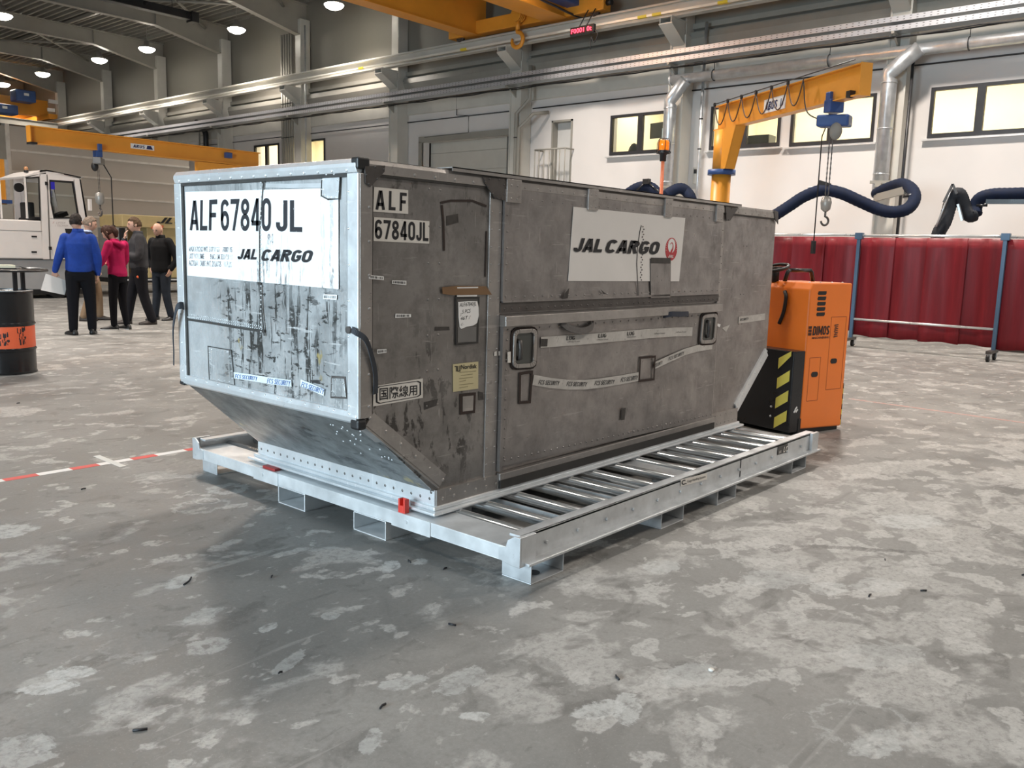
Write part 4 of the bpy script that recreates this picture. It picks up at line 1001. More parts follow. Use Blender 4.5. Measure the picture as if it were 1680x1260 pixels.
strap('door_strap', [E_(577.5, 541, 0.016), E_(583, 545, 0.035), S_(600, 557, 0.04), S_(610, 585, 0.03), S_(616, 615, 0.025), S_(616, 646, 0.022)], [Vector((0.003, 0, 0.014)), Vector((0.013, 0, 0.003))], strapm)
strap('door_strap', [E_(301, 502, 0.016), E_(295, 501, 0.04), E_(289, 508, 0.05), E_(284, 540, 0.045), E_(285, 575, 0.04), E_(285, 599, 0.04)], [Vector((0.0, 0.006, 0.02)), Vector((0.008, 0.018, 0))], strapm)
for p in (E_(577.5, 541, 0.0), E_(300, 502, 0.0)):
    MB().cyl(p, p+nE*0.024, 0.016, 12).build('strap_bolt', darkal, box)

# ------------------------------------------------------------------ roller pallet
gz = mk('hot_dip_galvanised', (0.60, 0.62, 0.635), 0.42, 0.55, var=0.16, vscale=9, dirt=(0.48, 0.49, 0.50), dirt_th=0.6)
gz2 = mk('galvanised_bright_edge', (0.74, 0.76, 0.77), 0.38, 0.45, var=0.12, vscale=9)
rollm = mk('zinc_roller', (0.66, 0.68, 0.69), 0.2, 0.9, var=0.08, vscale=6)
pal = thing('roller_pallet', 'galvanised steel roller pallet with fork pockets under the aluminium container', 'pallet', (0.36, 0.74, 0))
PX0, PX1, PY0, PY1, ZR = 0.37, 3.64, -0.60, 2.06, 0.222
for y, s in ((PY0, 1), (PY1, -1)):
    m = MB()
    m.box(PX0+0.03, PX1, y, y+s*0.012, 0.105, ZR)                   # web
    m.box(PX0+0.03, PX1, y, y+s*0.07, ZR-0.012, ZR)                 # top flange
    m.box(PX0+0.03, PX1, y-s*0.048, y+s*0.0115, 0.095, 0.107)         # bottom lip
    for k in range(14):
        x = PX0+0.2+k*0.235
        m.cyl((x, y-s*0.012, 0.158), (x, y, 0.158), 0.010, 6)
    r = m.build('side_rail', gz, pal, bevel=0.002)
    for xa, xb in ((PX0-0.005, PX0+0.105), (PX1-0.10, PX1+0.01)):
        m = MB()
        xo = xa+0.0102 if xa < 1 else xa
        m.prism([(xo, y-s*0.022, 0.092), (xb, y-s*0.022, 0.092), (xb, y-s*0.022, ZR+0.004), (xo, y-s*0.022, ZR+0.004)], (0, s*0.0215, 0))
        if xa < 1: m.prism([(xa, y-s*0.022, 0.092), (xa, y-s*0.022, ZR+0.004), (xa, y+s*0.012, ZR+0.004), (xa, y+s*0.05, ZR-0.02), (xa, y+s*0.062, 0.165), (xa, y+s*0.10, 0.160), (xa, y+s*0.10, 0.105), (xa, y+s*0.02, 0.092)], (0.01, 0, 0))
        m.build('corner_plate', gz, r, bevel=0.002)
MB().box(2.47, 2.475, PY0-0.0035, PY0, 0.108, ZR-0.002).build('rail_joint', grime, r)
# end sills
for x, s in ((PX0, 1), (PX1, -1)):
    m = MB()
    m.box(x, x+s*0.012, PY0+0.012, PY1-0.012, 0.105, 0.166)
    m.box(x, x+s*0.20, PY0+0.012, PY1-0.012, 0.160, 0.168)
    m.box(x, x+s*0.06, PY0+0.012, PY1-0.012, 0.100, 0.106)
    e = m.build('end_sill', gz2 if s > 0 else gz, pal, bevel=0.003)
    if s > 0:
        for ya, yb in ((-0.07, 0.20), (1.16, 1.40)):
            m = MB().box(x-0.006, x+0.004, ya, yb, 0.096, 0.170)
            m.cyl((x-0.010, (ya+yb)/2+0.03, 0.135), (x-0.005, (ya+yb)/2+0.03, 0.135), 0.010, 12)
            m.build('stop_bracket', gz2, e)
st = MB()
st.box(PX0, PX0+0.03, 0.112, 0.124, 0.168, 0.238); st.box(PX0, PX0+0.03, 0.148, 0.160, 0.168, 0.238); st.box(PX0, PX0+0.03, 0.124, 0.148, 0.168, 0.205); st.box(PX0+0.02, PX0+0.03, 0.124, 0.148, 0.205, 0.238)
st.build('cargo_stop', redp, pal, bevel=0.003)
st = MB()
st.obox((PX0+0.03, 1.27, 0.176), (0.02, 0, 0.0), (0, 0.06, 0), (0, 0, 0.008)); st.build('cargo_stop', mk('dull_red_paint', (0.30, 0.03, 0.03), 0.5), pal, bevel=0.003)
# rollers and cross members
r0 = None
for k, x in enumerate((0.60, 0.80, 1.04, 1.27, 1.50, 1.73, 1.965, 2.20, 2.45, 2.69, 2.92, 3.14, 3.33, 3.50)):
    if r0 is None:
        r0 = MB().cyl((0, PY0+0.02, 0), (0, PY1-0.02, 0), 0.027, 20)
        r0 = r0.build('roller', rollm, pal, local=True)
        r0.location = (x-0.36, -0.74, 0.1525)
        ax = MB().cyl((0, PY0+0.012, 0), (0, PY1-0.012, 0), 0.010, 8).build('axle', gz, r0, local=True)
    else:
        c = r0.copy(); COL.objects.link(c); c.parent = pal; c.location = (x-0.36, -0.74, 0.1525)
        a2 = ax.copy(); COL.objects.link(a2); a2.parent = c
for x, w_ in ((0.92, 0.06), (1.385, 0.06), (1.61, 0.06), (2.57, 0.06), (2.81, 0.06)):
    m = MB().box(x-0.004, x+0.004, PY0+0.012, PY1-0.012, 0.09, 0.158).box(x-0.004, x+0.05, PY0+0.012, PY1-0.012, 0.09, 0.098)
    m.build('cross_member', gz, pal)
MB().box(2.015, 2.165, PY0+0.012, PY1-0.012, 0.150, 0.158).build('cross_plate', gz, pal)
m = MB().box(PX0+0.05, PX1-0.05, 0.95, 1.02, 0.09, 0.117); m.build('centre_beam', gz, pal)
# feet: rectangular tube sections
def tube_foot(x0, x1, y0, y1, z0, z1, ax, t=0.006):
    m = MB()
    if ax == 'y':
        m.box(x0, x1, y0, y1, z0, z0+t); m.box(x0, x1, y0, y1, z1-t, z1); m.box(x0, x0+t, y0, y1, z0+t, z1-t); m.box(x1-t, x1, y0, y1, z0+t, z1-t)
    else:
        m.box(x0, x1, y0, y1, z0, z0+t); m.box(x0, x1, y0, y1, z1-t, z1); m.box(x0, x1, y0, y0+t, z0+t, z1-t); m.box(x0, x1, y1-t, y1, z0+t, z1-t)
    return m
for xa, d_ in ((0.435, 0.17), (1.515, 0.45), (2.14, 0.45), (3.20, 0.30)):
    for y0, y1 in ((PY0-0.03, PY0-0.03+d_), (PY1+0.03-d_, PY1+0.03)):
        f = tube_foot(xa, xa+0.235, y0, y1, 0.0, 0.094, 'y')
        f.build('foot', gz, pal, bevel=0.004)
for x0, x1 in ((PX0, PX0+0.62), (PX1-0.62, PX1)):
    for ya in (0.25, 0.915): tube_foot(x0, x1, ya, ya+0.25, 0.0, 0.099, 'x').build('fork_pocket', gz2, pal, bevel=0.006)
p = px(867, 932, 2, 0.007)
MB().cyl((0.55, -0.55, 0.006), (0.55, -0.55, 0.0075), 0.03, 16).build('foot_hole', black, pal)
# labels on the rail
lb = MB().slab([px(1116, 798, 1, PY0), px(1159, 786.5, 1, PY0), px(1158.5, 776, 1, PY0), px(1116, 787, 1, PY0)], 0.003, 0.001).build('maker_label', label_s, pal)
f = lambda u, v: px(u, v, 1, PY0-0.004)
text_mb(MB(), 'Cargo Handling Systems', f(1127, 793), f(1157, 784.5), f(1127, 788), 0.002, 0.01).build('lettering', ink, lb)
text_mb(MB(), 'C.', f(1118, 796), f(1126, 794), f(1118, 788), 0.002, 0.03).build('lettering', ink, lb)
f = lambda x, y: px(1200+x/9, 660+y/9, 1, PY0-0.0005)
lb = MB().slab([f(672, 778), f(822, 735), f(828, 605), f(685, 655)], 0.002, 0.001).build('load_label', blackp, pal)
text_mb(MB(), 'CE', f(690, 755), f(725, 742), f(695, 720), 0.005, 0.02).build('lettering', label_s, lb)
text_mb(MB(), 'LC', f(755, 738), f(812, 722), f(770, 655), 0.005, 0.03).build('lettering', label_s, lb)

# ------------------------------------------------------------------ lamps of the visible rows
lampe = mk('lamp_glow', (1, 0.96, 0.86), 0.5, es=26, ec=(1, 0.93, 0.80))
lamph = mk('lamp_housing', (0.30, 0.29, 0.27), 0.45, 0.3)
def lamp(x, y, z, label):
    t = thing('high_bay_lamp', label, 'ceiling lamp', (x, y, z), 0, 'high-bay lamps under the hall roof')
    MB().lathe([(0.0, 0.30), (0.09, 0.30), (0.11, 0.14), (0.20, 0.10), (0.30, 0.0), (0.28, 0.0), (0.19, 0.09), (0.0, 0.11)], (0, 0, 0), 20).build('housing', lamph, t, local=True)
    MB().lathe([(0.0, -0.15), (0.14, -0.135), (0.25, -0.08), (0.31, -0.01), (0.30, 0.01), (0.0, 0.015)], (0, 0, 0), 20).build('lens', lampe, t, local=True)
    MB().tube([(0, 0, 0.29), (0, 0, 10.06-z)], 0.012, 6).build('hanger', lamph, t, local=True)
    spot('hall_light', (x, y, z-0.2), 1000, LAMP_COL)
ords = ('first', 'second', 'third', 'fourth', 'fifth', 'sixth')
for i, (u, v) in enumerate(((548, 8), (388, 48), (241, 80), (163, 98), (70, 121), (5, 138))):
    p = px(u, v, 2, 8.95)
    lamp(p.x, p.y, 8.95, 'glowing round lamp, %s in the wall row counted from the yellow bridge crane' % ords[i])
p = px(4, 25, 2, 8.95); lamp(p.x, p.y, 8.95, 'round glowing high-bay lamp hanging alone in the inner row away from the wall')

# ------------------------------------------------------------------ services along the wall
def tray_mat():
    t = NT('perforated_tray'); s = t.n('ShaderNodeSeparateXYZ'); t.set(s.inputs[0], t.co)
    a = t.math('SUBTRACT', t.math('FRACT', t.math('MULTIPLY', s.outputs[1], 8.0)), 0.5)
    b = t.math('SUBTRACT', t.math('FRACT', t.math('ADD', t.math('MULTIPLY', s.outputs[2], 20.0), 0.0)), 0.5)
    d = t.math('ADD', t.math('MULTIPLY', a, a), t.math('MULTIPLY', t.math('MULTIPLY', b, b), 1.6))
    f = t.ramp(d, 0.02, 0.035, 1, 0)
    t.base(t.cmix(f, (0.64, 0.64, 0.67), (0.10, 0.10, 0.10)), 0.36, 0.55); return t.m
traym = tray_mat()
for z, lb in ((6.155, 'upper of the two long perforated cable trays along the hall wall'), (5.985, 'lower of the two long perforated cable trays along the hall wall')):
    t = thing('cable_tray', lb, 'cable tray', (16.3, 16, z), 0, 'perforated cable trays on the hall wall')
    for xx, nm in ((16.12, 'side_wall'), (16.44, 'side_wall')):
        MB().box(xx, xx+0.006, -12, 46, z, z+0.10).build(nm, traym, t)
    MB().box(16.12, 16.446, -12, 46, z-0.004, z).build('tray_floor', galv, t)
    for k in range(14): MB().tube([(16.2+0.02*(k % 3), -11.5+4*k, z+0.02), (16.22, -9.5+4*k, z+0.025), (16.19, -7.5+4*k, z+0.02)], 0.016, 6).build('cable', black, t)
for k, y in enumerate(YK):
    m = MB().box(16.10, 16.55, y-0.03, y+0.03, 5.93, 5.975).prism([(16.55, y-0.02, 5.7), (16.55, y-0.02, 5.93), (16.2, y-0.02, 5.93)], (0, 0.04, 0))
    struct('trim_bracket', m, steelp)
t = thing('cable_bundle', 'dark sagging cables hanging under the lower perforated tray', 'cables', (16.2, 16, 5.9))
for j in range(2):
    pts = []
    y = -11.5
    while y < 45: pts.append((16.22+0.1*j+0.02*math.sin(y*3), y, 5.95-0.04-0.035*abs(math.sin(y*1.7+j)))); y += 0.55
    MB().tube(pts, 0.016, 5).build('cable', black, t)
duct = thing('ventilation_duct', 'long round galvanised air duct running level along the white wall', 'duct', (16.4, 4, 5.6))
MB().tube([(16.4, 8.45, 5.62), (16.4, -10, 5.62)], 0.115, 20).build('pipe', galv, duct)
MB().cyl((16.4, 8.46, 5.62), (16.4, 8.40, 5.62), 0.125, 20).build('end_cap', galv, duct)
for y in (7.3, 4.6, 1.9, -0.6): MB().tube([(16.4+0.125*math.cos(a*pi/8), y, 5.62+0.125*math.sin(a*pi/8)) for a in range(16)], 0.010, 6, closed=True).build('hanger_band', darkf, duct); MB().tube([(16.4, y, 5.74), (16.4, y, 5.9)], 0.008, 5).build('hanger_rod', darkf, duct)
def vduct(u0, u1, v1, label, ytop, ztop, ybot):
    t = thing('ventilation_duct', label, 'duct', (16.3, ybot, 2.0))
    pts = [(16.25, ytop, ztop), (16.25, ybot+0.02, ztop-0.42), (16.25, ybot, ztop-0.55), (16.25, ybot, 2.75)]
    MB().tube(pts, 0.15, 20).build('pipe', galv, t)
    for z in (ztop-0.62, 4.1, 3.2): MB().cyl((16.25, ybot, z), (16.25, ybot, z+0.02), 0.16, 20).build('joint_ring', galv, t)
    MB().box(16.25, 16.55, ybot-0.03, ybot+0.03, 3.0, 3.05).build('wall_bracket', steelp, t)
    return t
vduct(0, 0, 0, 'vertical galvanised air duct on the column beside the beacon, bent elbow at its top', 7.95, 5.55, 8.33)
vduct(0, 0, 0, 'vertical galvanised air duct on the column beside the big window, bent elbow at its top', 2.75, 5.62, 3.28)
def pipe_thing(name, label, cat, pts, r, m, bands=(), group=None, seg=10):
    p0 = vec(pts[-1]); t = thing(name, label, cat, p0, 0, group)
    MB().tube(pts, r, seg).build('pipe', m, t)
    for b in bands:
        b = vec(b); MB().cyl(b-Vector((0, 0, 0.012)), b+Vector((0, 0, 0.012)), r+0.012, 12).build('clamp', darkf, t)
    return t
for y, lb in ((13.05, 'grey downpipe with a kink in front of the column beside the roller gate'),):
    pipe_thing('downpipe', lb, 'pipe', [(16.51, y-0.1, 6.5), (16.51, y-0.1, 5.62), (16.45, y+0.32, 5.25), (16.45, y+0.32, 0.0)], 0.055, steelp, [(16.45, y+0.32, 4.6), (16.45, y+0.32, 3.4)])
pipe_thing('downpipe', 'grey branch pipe slanting into the wall beside the roller gate column', 'pipe', [(16.9, 12.6, 5.28), (16.45, 12.75, 5.2), (16.4, 13.22, 4.85), (16.4, 13.22, 1.0)], 0.05, steelp)
for k in range(5):
    y = 24.95-k*0.15
    pipe_thing('riser_pipe', 'grey riser pipe of the five side by side between the far windows', 'pipe', [(16.75, y, 8.95), (16.75, y, 1.0)], 0.05, steelp, [(16.75, y, 6.55), (16.75, y, 5.35)], 'five riser pipes between the far windows')
pipe_thing('conduit', 'thin bright conduit running up the third column behind the container end', 'pipe', [(16.5, 23.2, 9.0), (16.5, 23.2, 0.0)], 0.03, galv)
pipe_thing('conduit', 'thin grey conduit running up beside the duct near the beacon', 'pipe', [(16.64, 7.7, 6.9), (16.64, 7.7, 0.0)], 0.035, galv, [(16.64, 7.7, 4.7), (16.64, 7.7, 4.0)])
pipe_thing('conduit', 'thin dark conduit running up beside the duct near the big window', 'pipe', [(16.5, 2.93, 5.5), (16.5, 2.93, 1.0)], 0.03, darkf)
pipe_thing('wire_conduit', 'thin dark wire dropping down the white wall above the roller gate', 'conduit', [(16.95, 16.2, 6.3), (16.95, 16.2, 5.5), (16.95, 15.7, 5.45), (16.95, 15.7, 4.95), (16.95, 17.6, 4.93)], 0.012, darkf, seg=6)
# switch box on the column
t = thing('switch_box', 'small grey switch box on the wall behind the beacon', 'switch', (16.95, 7.45, 3.3))
sb = px(1141, 288, 0, 16.9)
MB().box(16.90, 17.0, sb.y-0.08, sb.y+0.08, sb.z-0.2, sb.z+0.2).build('case', steell, t, bevel=0.01); MB().box(16.89, 16.90, sb.y-0.05, sb.y+0.05, sb.z+0.05, sb.z+0.15).build('button_panel', darkf, t)
# ladder and bent black pipe behind the far window
t = thing('wall_ladder', 'narrow grey wall ladder left of the far office windows', 'ladder', (16.8, 30.5, 3.0))
for y in (30.3, 30.8): MB().tube([(16.75, y, 2.0), (16.75, y, 6.3)], 0.03, 6).build('stile', steelp, t)
for k in range(14): MB().tube([(16.75, 30.3, 2.2+0.3*k), (16.75, 30.8, 2.2+0.3*k)], 0.016, 5).build('rung', steelp, t)
pipe_thing('exhaust_pipe', 'bent black pipe standing in front of the wall ladder', 'pipe', spline([px(322, 200, 0, 16.6), px(327, 206, 0, 16.6), px(336, 216, 0, 16.6), px(338, 230, 0, 16.6), px(338, 275, 0, 16.6)], 4), 0.11, blackp)

# ------------------------------------------------------------------ bridge crane
bc = thing('bridge_crane', 'yellow twin-girder bridge crane spanning the hall overhead with blue cabinet and hook', 'crane', (16.1, 13, 7.34))
MB().box(-9, 16.35, 14.52, 14.86, 7.42, 8.6).build('girder', orange, bc)
MB().box(-9, 16.35, 14.46, 14.92, 7.40, 7.425).build('girder_flange', orange, bc)
MB().box(-9, 16.35, 11.42, 12.02, 7.42, 8.6).build('girder', orange, bc)
MB().box(-9, 16.4, 11.36, 12.08, 7.40, 7.425).build('girder_flange', orange, bc)
m = MB().box(15.95, 16.28, 10.2, 15.6, 7.42, 7.78); m.build('end_carriage', orange, bc, bevel=0.02)
for y in (10.55, 15.25): MB().cyl((16.05, y, 7.45), (16.16, y, 7.45), 0.13, 20).build('wheel', darkal, bc)
MB().cyl((16.1, 10.2, 7.6), (16.1, 10.05, 7.6), 0.07, 12).build('buffer', black, bc)
MB().box(14.95, 16.6, 10.95, 11.35, 7.62, 8.35).build('control_cabinet', blue, bc, bevel=0.02)
MB().box(16.45, 16.58, 10.945, 10.952, 7.64, 7.70).build('cabinet_plate', whitep, bc)
MB().tube(spline([(13.6, 11.25, 7.75), (14.6, 11.2, 7.55), (15.3, 11.2, 7.5), (16.2, 11.1, 7.42), (16.6, 10.9, 7.5)], 6), 0.03, 8).build('cable', darkf, bc)
MB().tube(spline([(16.2, 10.9, 7.6), (16.3, 10.6, 7.66), (16.3, 10.4, 7.8), (16.2, 10.3, 8.1)], 6), 0.03, 8).build('cable', darkf, bc)
text_mb(MB(), '6.3', (14.75, 11.95, 7.398), (14.95, 11.52, 7.398), (15.15, 12.0, 7.398), 0.003, 0.03).build('load_marking', ink, bc)
# trolley with rope and hook between the girders
m = MB().box(14.9, 15.95, 12.1, 14.4, 8.6, 8.74); m.build('trolley', orange, bc)
hx, hy = 15.75, 12.8
hk = MB()
for dx in (-0.09, -0.03, 0.03, 0.09):
    hk.cyl((hx+dx-0.018, hy, 7.62), (hx+dx+0.018, hy, 7.62), 0.17, 20)
hb = hk.build('hook_block', orange, bc)
for dx in (-0.09, -0.03, 0.03, 0.09): MB().tube([(hx+dx, hy-0.16, 7.62), (hx+dx, hy-0.16, 8.7)], 0.012, 6).build('rope', darkal, hb)
MB().cyl((hx, hy, 7.25), (hx, hy, 7.5), 0.06, 14).build('shank', orange, hb)
pts = [(hx, hy+0.02, 7.28)]+[(hx+0.0, hy-0.19*math.sin(a), 7.0+0.19*math.cos(a)) for a in [pi*k/10 for k in range(0, 17)]]
MB().tube(pts, [0.055]*(len(pts)-3)+[0.05, 0.04, 0.02], 12).build('hook', orange, hb)
# red figure display hanging under the crane
disp = MB()
def dq(x, y, z): return (15.5, y, z)
cx, cy, cz = 15.5, 10.5, 6.88
ux = (px(974, 42, 0, 15.5)-px(936, 50, 0, 15.5)).normalized()
n_ = Vector((-1, 0, 0))
disp.obox((cx+0.05, cy, cz), ux*0.36, (0.05, 0, 0), Vector((0, 0, 1))*0.10)
dd = disp.build('load_display', blackp, bc, bevel=0.008)
led = mk('red_led', (1, 0.04, 0.05), 0.5, es=6, ec=(1, 0.03, 0.06))
a = Vector((15.49, cy, cz))-ux*0.31-Vector((0, 0, 0.055)); b = Vector((15.49, cy, cz))+ux*0.31-Vector((0, 0, 0.055))
text_mb(MB(), 'F0001 0t', a, b, a+Vector((0, 0, 0.11)), 0.008, 0.01).build('digits', led, dd)
for k in (-0.1, 0.12): MB().tube([(15.55, cy+k, 6.97), (15.9, cy+k, 7.45)], 0.015, 6).build('bracket', darkf, dd)
MB().tube(spline([(15.55, cy-0.3, 6.88), (15.55, cy-0.45, 6.75), (15.55, cy-0.35, 6.55), (15.55, cy-0.25, 6.7), (15.55, cy-0.25, 6.4)], 5), 0.012, 6).build('cable', black, dd)

# far bridge crane in the neighbouring bay
fc = thing('bridge_crane', 'far yellow bridge crane with two blue hoist units high above the beige partition', 'crane', (14.5, 45, 7.34))
MB().box(-6, 16.3, 44.6, 45.0, 7.55, 8.35).build('girder', orange, fc)
MB().box(-6, 16.3, 46.6, 47.0, 7.55, 8.35).build('girder', orange, fc)
for (u0, v0, u1, v1) in ((22, 146, 56, 170), (-20, 168, 27, 190)):
    a, b = px(u0, v0, 1, 44.0), px(u1, v1, 1, 44.0)
    h = MB().box(a.x, b.x, 43.7, 44.5, b.z, a.z).build('hoist_unit', blue, fc, bevel=0.05)
    c = (a+b)/2
    MB().box(c.x-0.1, c.x+0.12, 43.68, 43.71, c.z, c.z+0.12).build('plate', whitep, h)
for (u0, v0, u1, v1) in ((79, 163, 94, 171), (77, 177, 89, 184)):
    a, b = px(u0, v0, 1, 43.6), px(u1, v1, 1, 43.6)
    MB().box(a.x, b.x, 43.5, 43.6, b.z, a.z).build('sign_plate', whitep, fc)
MB().box(15.9, 16.3, 43.5, 48, 7.36, 7.6).build('end_carriage', orange, fc)
m = ibeam(MB(), (-6, 42.5, 6.75), (15.9, 42.5, 6.75), 0.3, 0.2); m.build('walkway_beam', steelp, fc)

# ------------------------------------------------------------------ jib cranes
def slew_jib(label, base, tip, z0, z1, col_r, nm, hoist_t, hook_z, col_top, width=0.2, hs=1.0):
    bx, by = base; tx, ty = tip
    t = thing('jib_crane', label, 'crane', (bx, by, 0))
    d = Vector((tx-bx, ty-by, 0)); L = d.length; d.normalize(); s = Vector((-d.y, d.x, 0)); up = Vector((0, 0, 1)); B = Vector((bx, by, 0))
    MB().cyl(B, B+up*3.1, col_r, 28).build('column', orange, t)
    MB().cyl(B, B+up*0.03, col_r*1.9, 28).build('foot_plate', darkal, t)
    MB().cyl(B+up*3.08, B+up*3.18, col_r*1.45, 28).build('slewing_ring', blue, t)
    MB().cyl(B+up*3.18, B+up*col_top, col_r*0.98, 24).build('mast', orange, t)
    g = MB()
    for o in (-0.11, 0.09):
        p = B+s*o
        g.prism([p+up*3.18, p+d*(col_r+0.12)+up*3.18, p+d*0.62+up*(z0), p+up*(z0)], s*0.02)
    g.prism([B+d*(col_r+0.12)+up*3.18-s*0.11, B+d*0.62+up*z0-s*0.11, B+d*0.60+up*z0-s*0.11, B+d*(col_r+0.10)+up*3.18-s*0.11], s*0.22)
    g.build('gusset', orange, t)
    arm = MB(); a = B-d*0.25; b = B+d*L
    arm = ibeam(arm, a+up*z0, b+up*z0, z1-z0, width, 0.022, 0.016)
    arm.obox((b+up*(z0+z1)/2), d*0.008, s*width/2*1.05, up*(z1-z0)/2*1.02)
    am = arm.build('arm', orange, t)
    h = B+d*hoist_t
    m = MB().obox(h+up*(z0-0.06), d*0.09*hs, s*0.13*hs, up*0.10*hs); m.obox(h+up*(z0+0.06)+s*0.1, d*0.06*hs, s*0.03, up*0.1*hs); m.obox(h+up*(z0+0.06)-s*0.1, d*0.06*hs, s*0.03, up*0.1*hs)
    tr = m.build('trolley', blue, t, bevel=0.01)
    m = MB().obox(h+up*(z0-0.27*hs-0.02)+s*0.03, (d*0.15+s*0.2)*hs, (s*0.10-d*0.08)*hs, up*0.095*hs)
    m.build('hoist_body', blue if hs == 1 else mk('hoist_grey', (0.2, 0.2, 0.2), 0.5), tr, bevel=0.03*hs)
    MB().ball(h+up*(z0-0.46*hs)+d*0.1*hs, 0.10*hs, 0.10*hs, 0.14*hs).build('chain_bag', mk('chain_bag_grey', (0.25, 0.24, 0.22), 0.8) if hs == 1 else black, tr)
    for o in (-0.03, 0.03):
        pts = [h+s*o+up*(z0-0.36-k*0.04) for k in range(int((z0-0.36-hook_z-0.12)/0.04))]+[h+s*o*0.5+up*(hook_z+0.1)]
        MB().tube(pts, [(0.013 if k % 2 else 0.008)*hs*hs for k in range(len(pts))], 6).build('chain', darkal, tr)
    hb_ = MB().lathe([(0.02, 0.12), (0.07, 0.10), (0.09, 0.02), (0.075, -0.09), (0.03, -0.13)], h+up*hook_z, 14).build('hook_block', mk('hook_block_grey', (0.33, 0.32, 0.30), 0.4, 0.4), tr)
    pts = [h+up*(hook_z-0.12)]+[h+s*0.07*math.sin(q)+up*(hook_z-0.28+0.07*math.cos(q)) for q in [pi*k/8 for k in range(0, 13)]]
    MB().tube(pts, 0.018, 8).build('hook', darkal, tr)
    pc = h-d*0.25
    MB().tube([h-d*0.1+up*(z0-0.25), pc+up*(z0-0.5), pc+up*1.75], 0.011, 6).build('pendant_cable', black, tr)
    MB().obox(pc+up*1.65, d*0.035, s*0.03, up*0.11).build('pendant', black, tr, bevel=0.01)
    return t, B, d, s, L
t, B, d, s, L = slew_jib('yellow slewing jib crane by the white wall with drooping cable loops and a blue hoist', (13.86, 5.62), (11.61, 2.1), 3.97, 4.45, 0.19, 'w', 3.45, 2.36, 3.95)
up = Vector((0, 0, 1))
sd_ = s if (B+s-CAM).length < (B-s-CAM).length else -s
# cable loops on a wire along the arm
MB().tube([B-d*0.2+sd_*0.16+up*4.47, B+d*L*0.98+sd_*0.16+up*4.50], 0.010, 6).build('festoon_wire', darkf, t)
k0 = 0
xs = [-0.15, 0.35, 0.85, 1.35, 1.85, 2.35, 2.8]
for i in range(len(xs)-1):
    a, b = B+d*xs[i]+sd_*0.16+up*4.46, B+d*xs[i+1]+sd_*0.16+up*4.46
    MB().tube([a.lerp(b, k/10)-up*0.42*(1-(2*k/10-1)**2) for k in range(11)], 0.012, 6).build('festoon_cable', mk('brown_cable', (0.06, 0.03, 0.02), 0.5), t)
    MB().obox(a, d*0.02, sd_*0.02, up*0.035).build('festoon_clip', black, t)
MB().tube(spline([B+d*2.8+sd_*0.16+up*4.4, B+d*2.95+sd_*0.16+up*3.9, B+d*3.3+sd_*0.1+up*3.7], 6), 0.011, 6).build('festoon_cable', black, t)
wsg = (B+d*1.75+sd_*0.011+up*4.2)
rt = d if d.dot(_r) > 0 else -d
npl = MB().obox(wsg, rt*0.34, sd_*0.003, up*0.12).build('name_plate', whitep, t)
a = wsg+sd_*0.004-rt*0.30-up*0.08
text_mb(MB(), 'ABUS', a, a+rt*0.40, a+up*0.15, 0.004, 0.04, 0.15).build('lettering', mk('navy_ink', (0.01, 0.02, 0.10), 0.5), npl)
for q in (0, 1): MB().tube([wsg+sd_*0.006+rt*(0.19+0.07*q)-up*0.06, wsg+sd_*0.006+rt*(0.21+0.07*q)+up*0.07], 0.008, 5).build('emblem', mk('navy_ink', (0.01, 0.02, 0.10), 0.5), npl)
MB().obox(B+d*(L-0.25)+sd_*0.06+up*4.02, d*0.05, sd_*0.05, up*0.05).build('end_stop', blackp, t)

t, B, d, s, L = slew_jib('yellow jib crane beyond the people with its hoist chain hanging over the group', (9.0, 15.0), (4.31, 15.0), 3.21, 3.54, 0.16, 'p', 3.42, 2.28, 3.2, 0.18, 0.68)
npl = MB().box(6.25, 6.75, 14.985, 14.99, 3.33, 3.43).build('name_plate', whitep, t)
text_mb(MB(), 'ABUS', (6.30, 14.984, 3.35), (6.55, 14.984, 3.35), (6.30, 14.984, 3.41), 0.003, 0.04, 0.1).build('lettering', mk('navy_ink', (0.01, 0.02, 0.10), 0.5), npl)
MB().prism([(6.58, 14.983, 3.345), (6.72, 14.983, 3.345), (6.68, 14.983, 3.415), (6.60, 14.983, 3.415)], (0, -0.002, 0)).build('emblem', mk('navy_ink', (0.01, 0.02, 0.10), 0.5), npl)
MB().box(8.36, 8.5, 14.86, 14.98, 3.34, 3.46).build('junction_box', blue, t, bevel=0.01)
MB().box(7.7, 8.9, 14.93, 15.07, 3.0, 3.2).build('arm_bracket', orange, t)
MB().box(4.30, 4.42, 14.9, 15.1, 3.20, 3.24).build('end_stop', blackp, t)

# ------------------------------------------------------------------ welding screens
red_c = NT('red_welding_curtain')
n1 = red_c.noise(1.0, 4, 0.6, src=red_c.mapping((9, 9, 0.7)))
cc = red_c.cmix(red_c.ramp(n1, 0.3, 0.7), (0.15, 0.011, 0.016), (0.235, 0.016, 0.024))
sc_ = red_c.noise(1.0, 5, 0.7, src=red_c.mapping((22, 22, 1.2), rot=(0.25, 0, 0)))
cc = red_c.cmix(red_c.ramp(sc_, 0.66, 0.74, 0, 0.16), cc, (0.55, 0.22, 0.22))
red_c.base(cc, 0.5); red_c.b.inputs['Specular IOR Level'].default_value = 0.22; red_c.b.inputs['Coat Weight'].default_value = 0.03; red_c.b.inputs['Coat Roughness'].default_value = 0.2
red_c.bump(red_c.noise(1.0, 3, 0.5, src=red_c.mapping((9, 9, 0.9), rot=(0.15, 0, 0))), 0.35, 0.02); red_c = red_c.m
steelb = mk('blue_grey_post', (0.07, 0.13, 0.21), 0.4, 0.2, var=0.12)
tubew = mk('white_zinc_tube', (0.70, 0.70, 0.69), 0.3, 0.5)
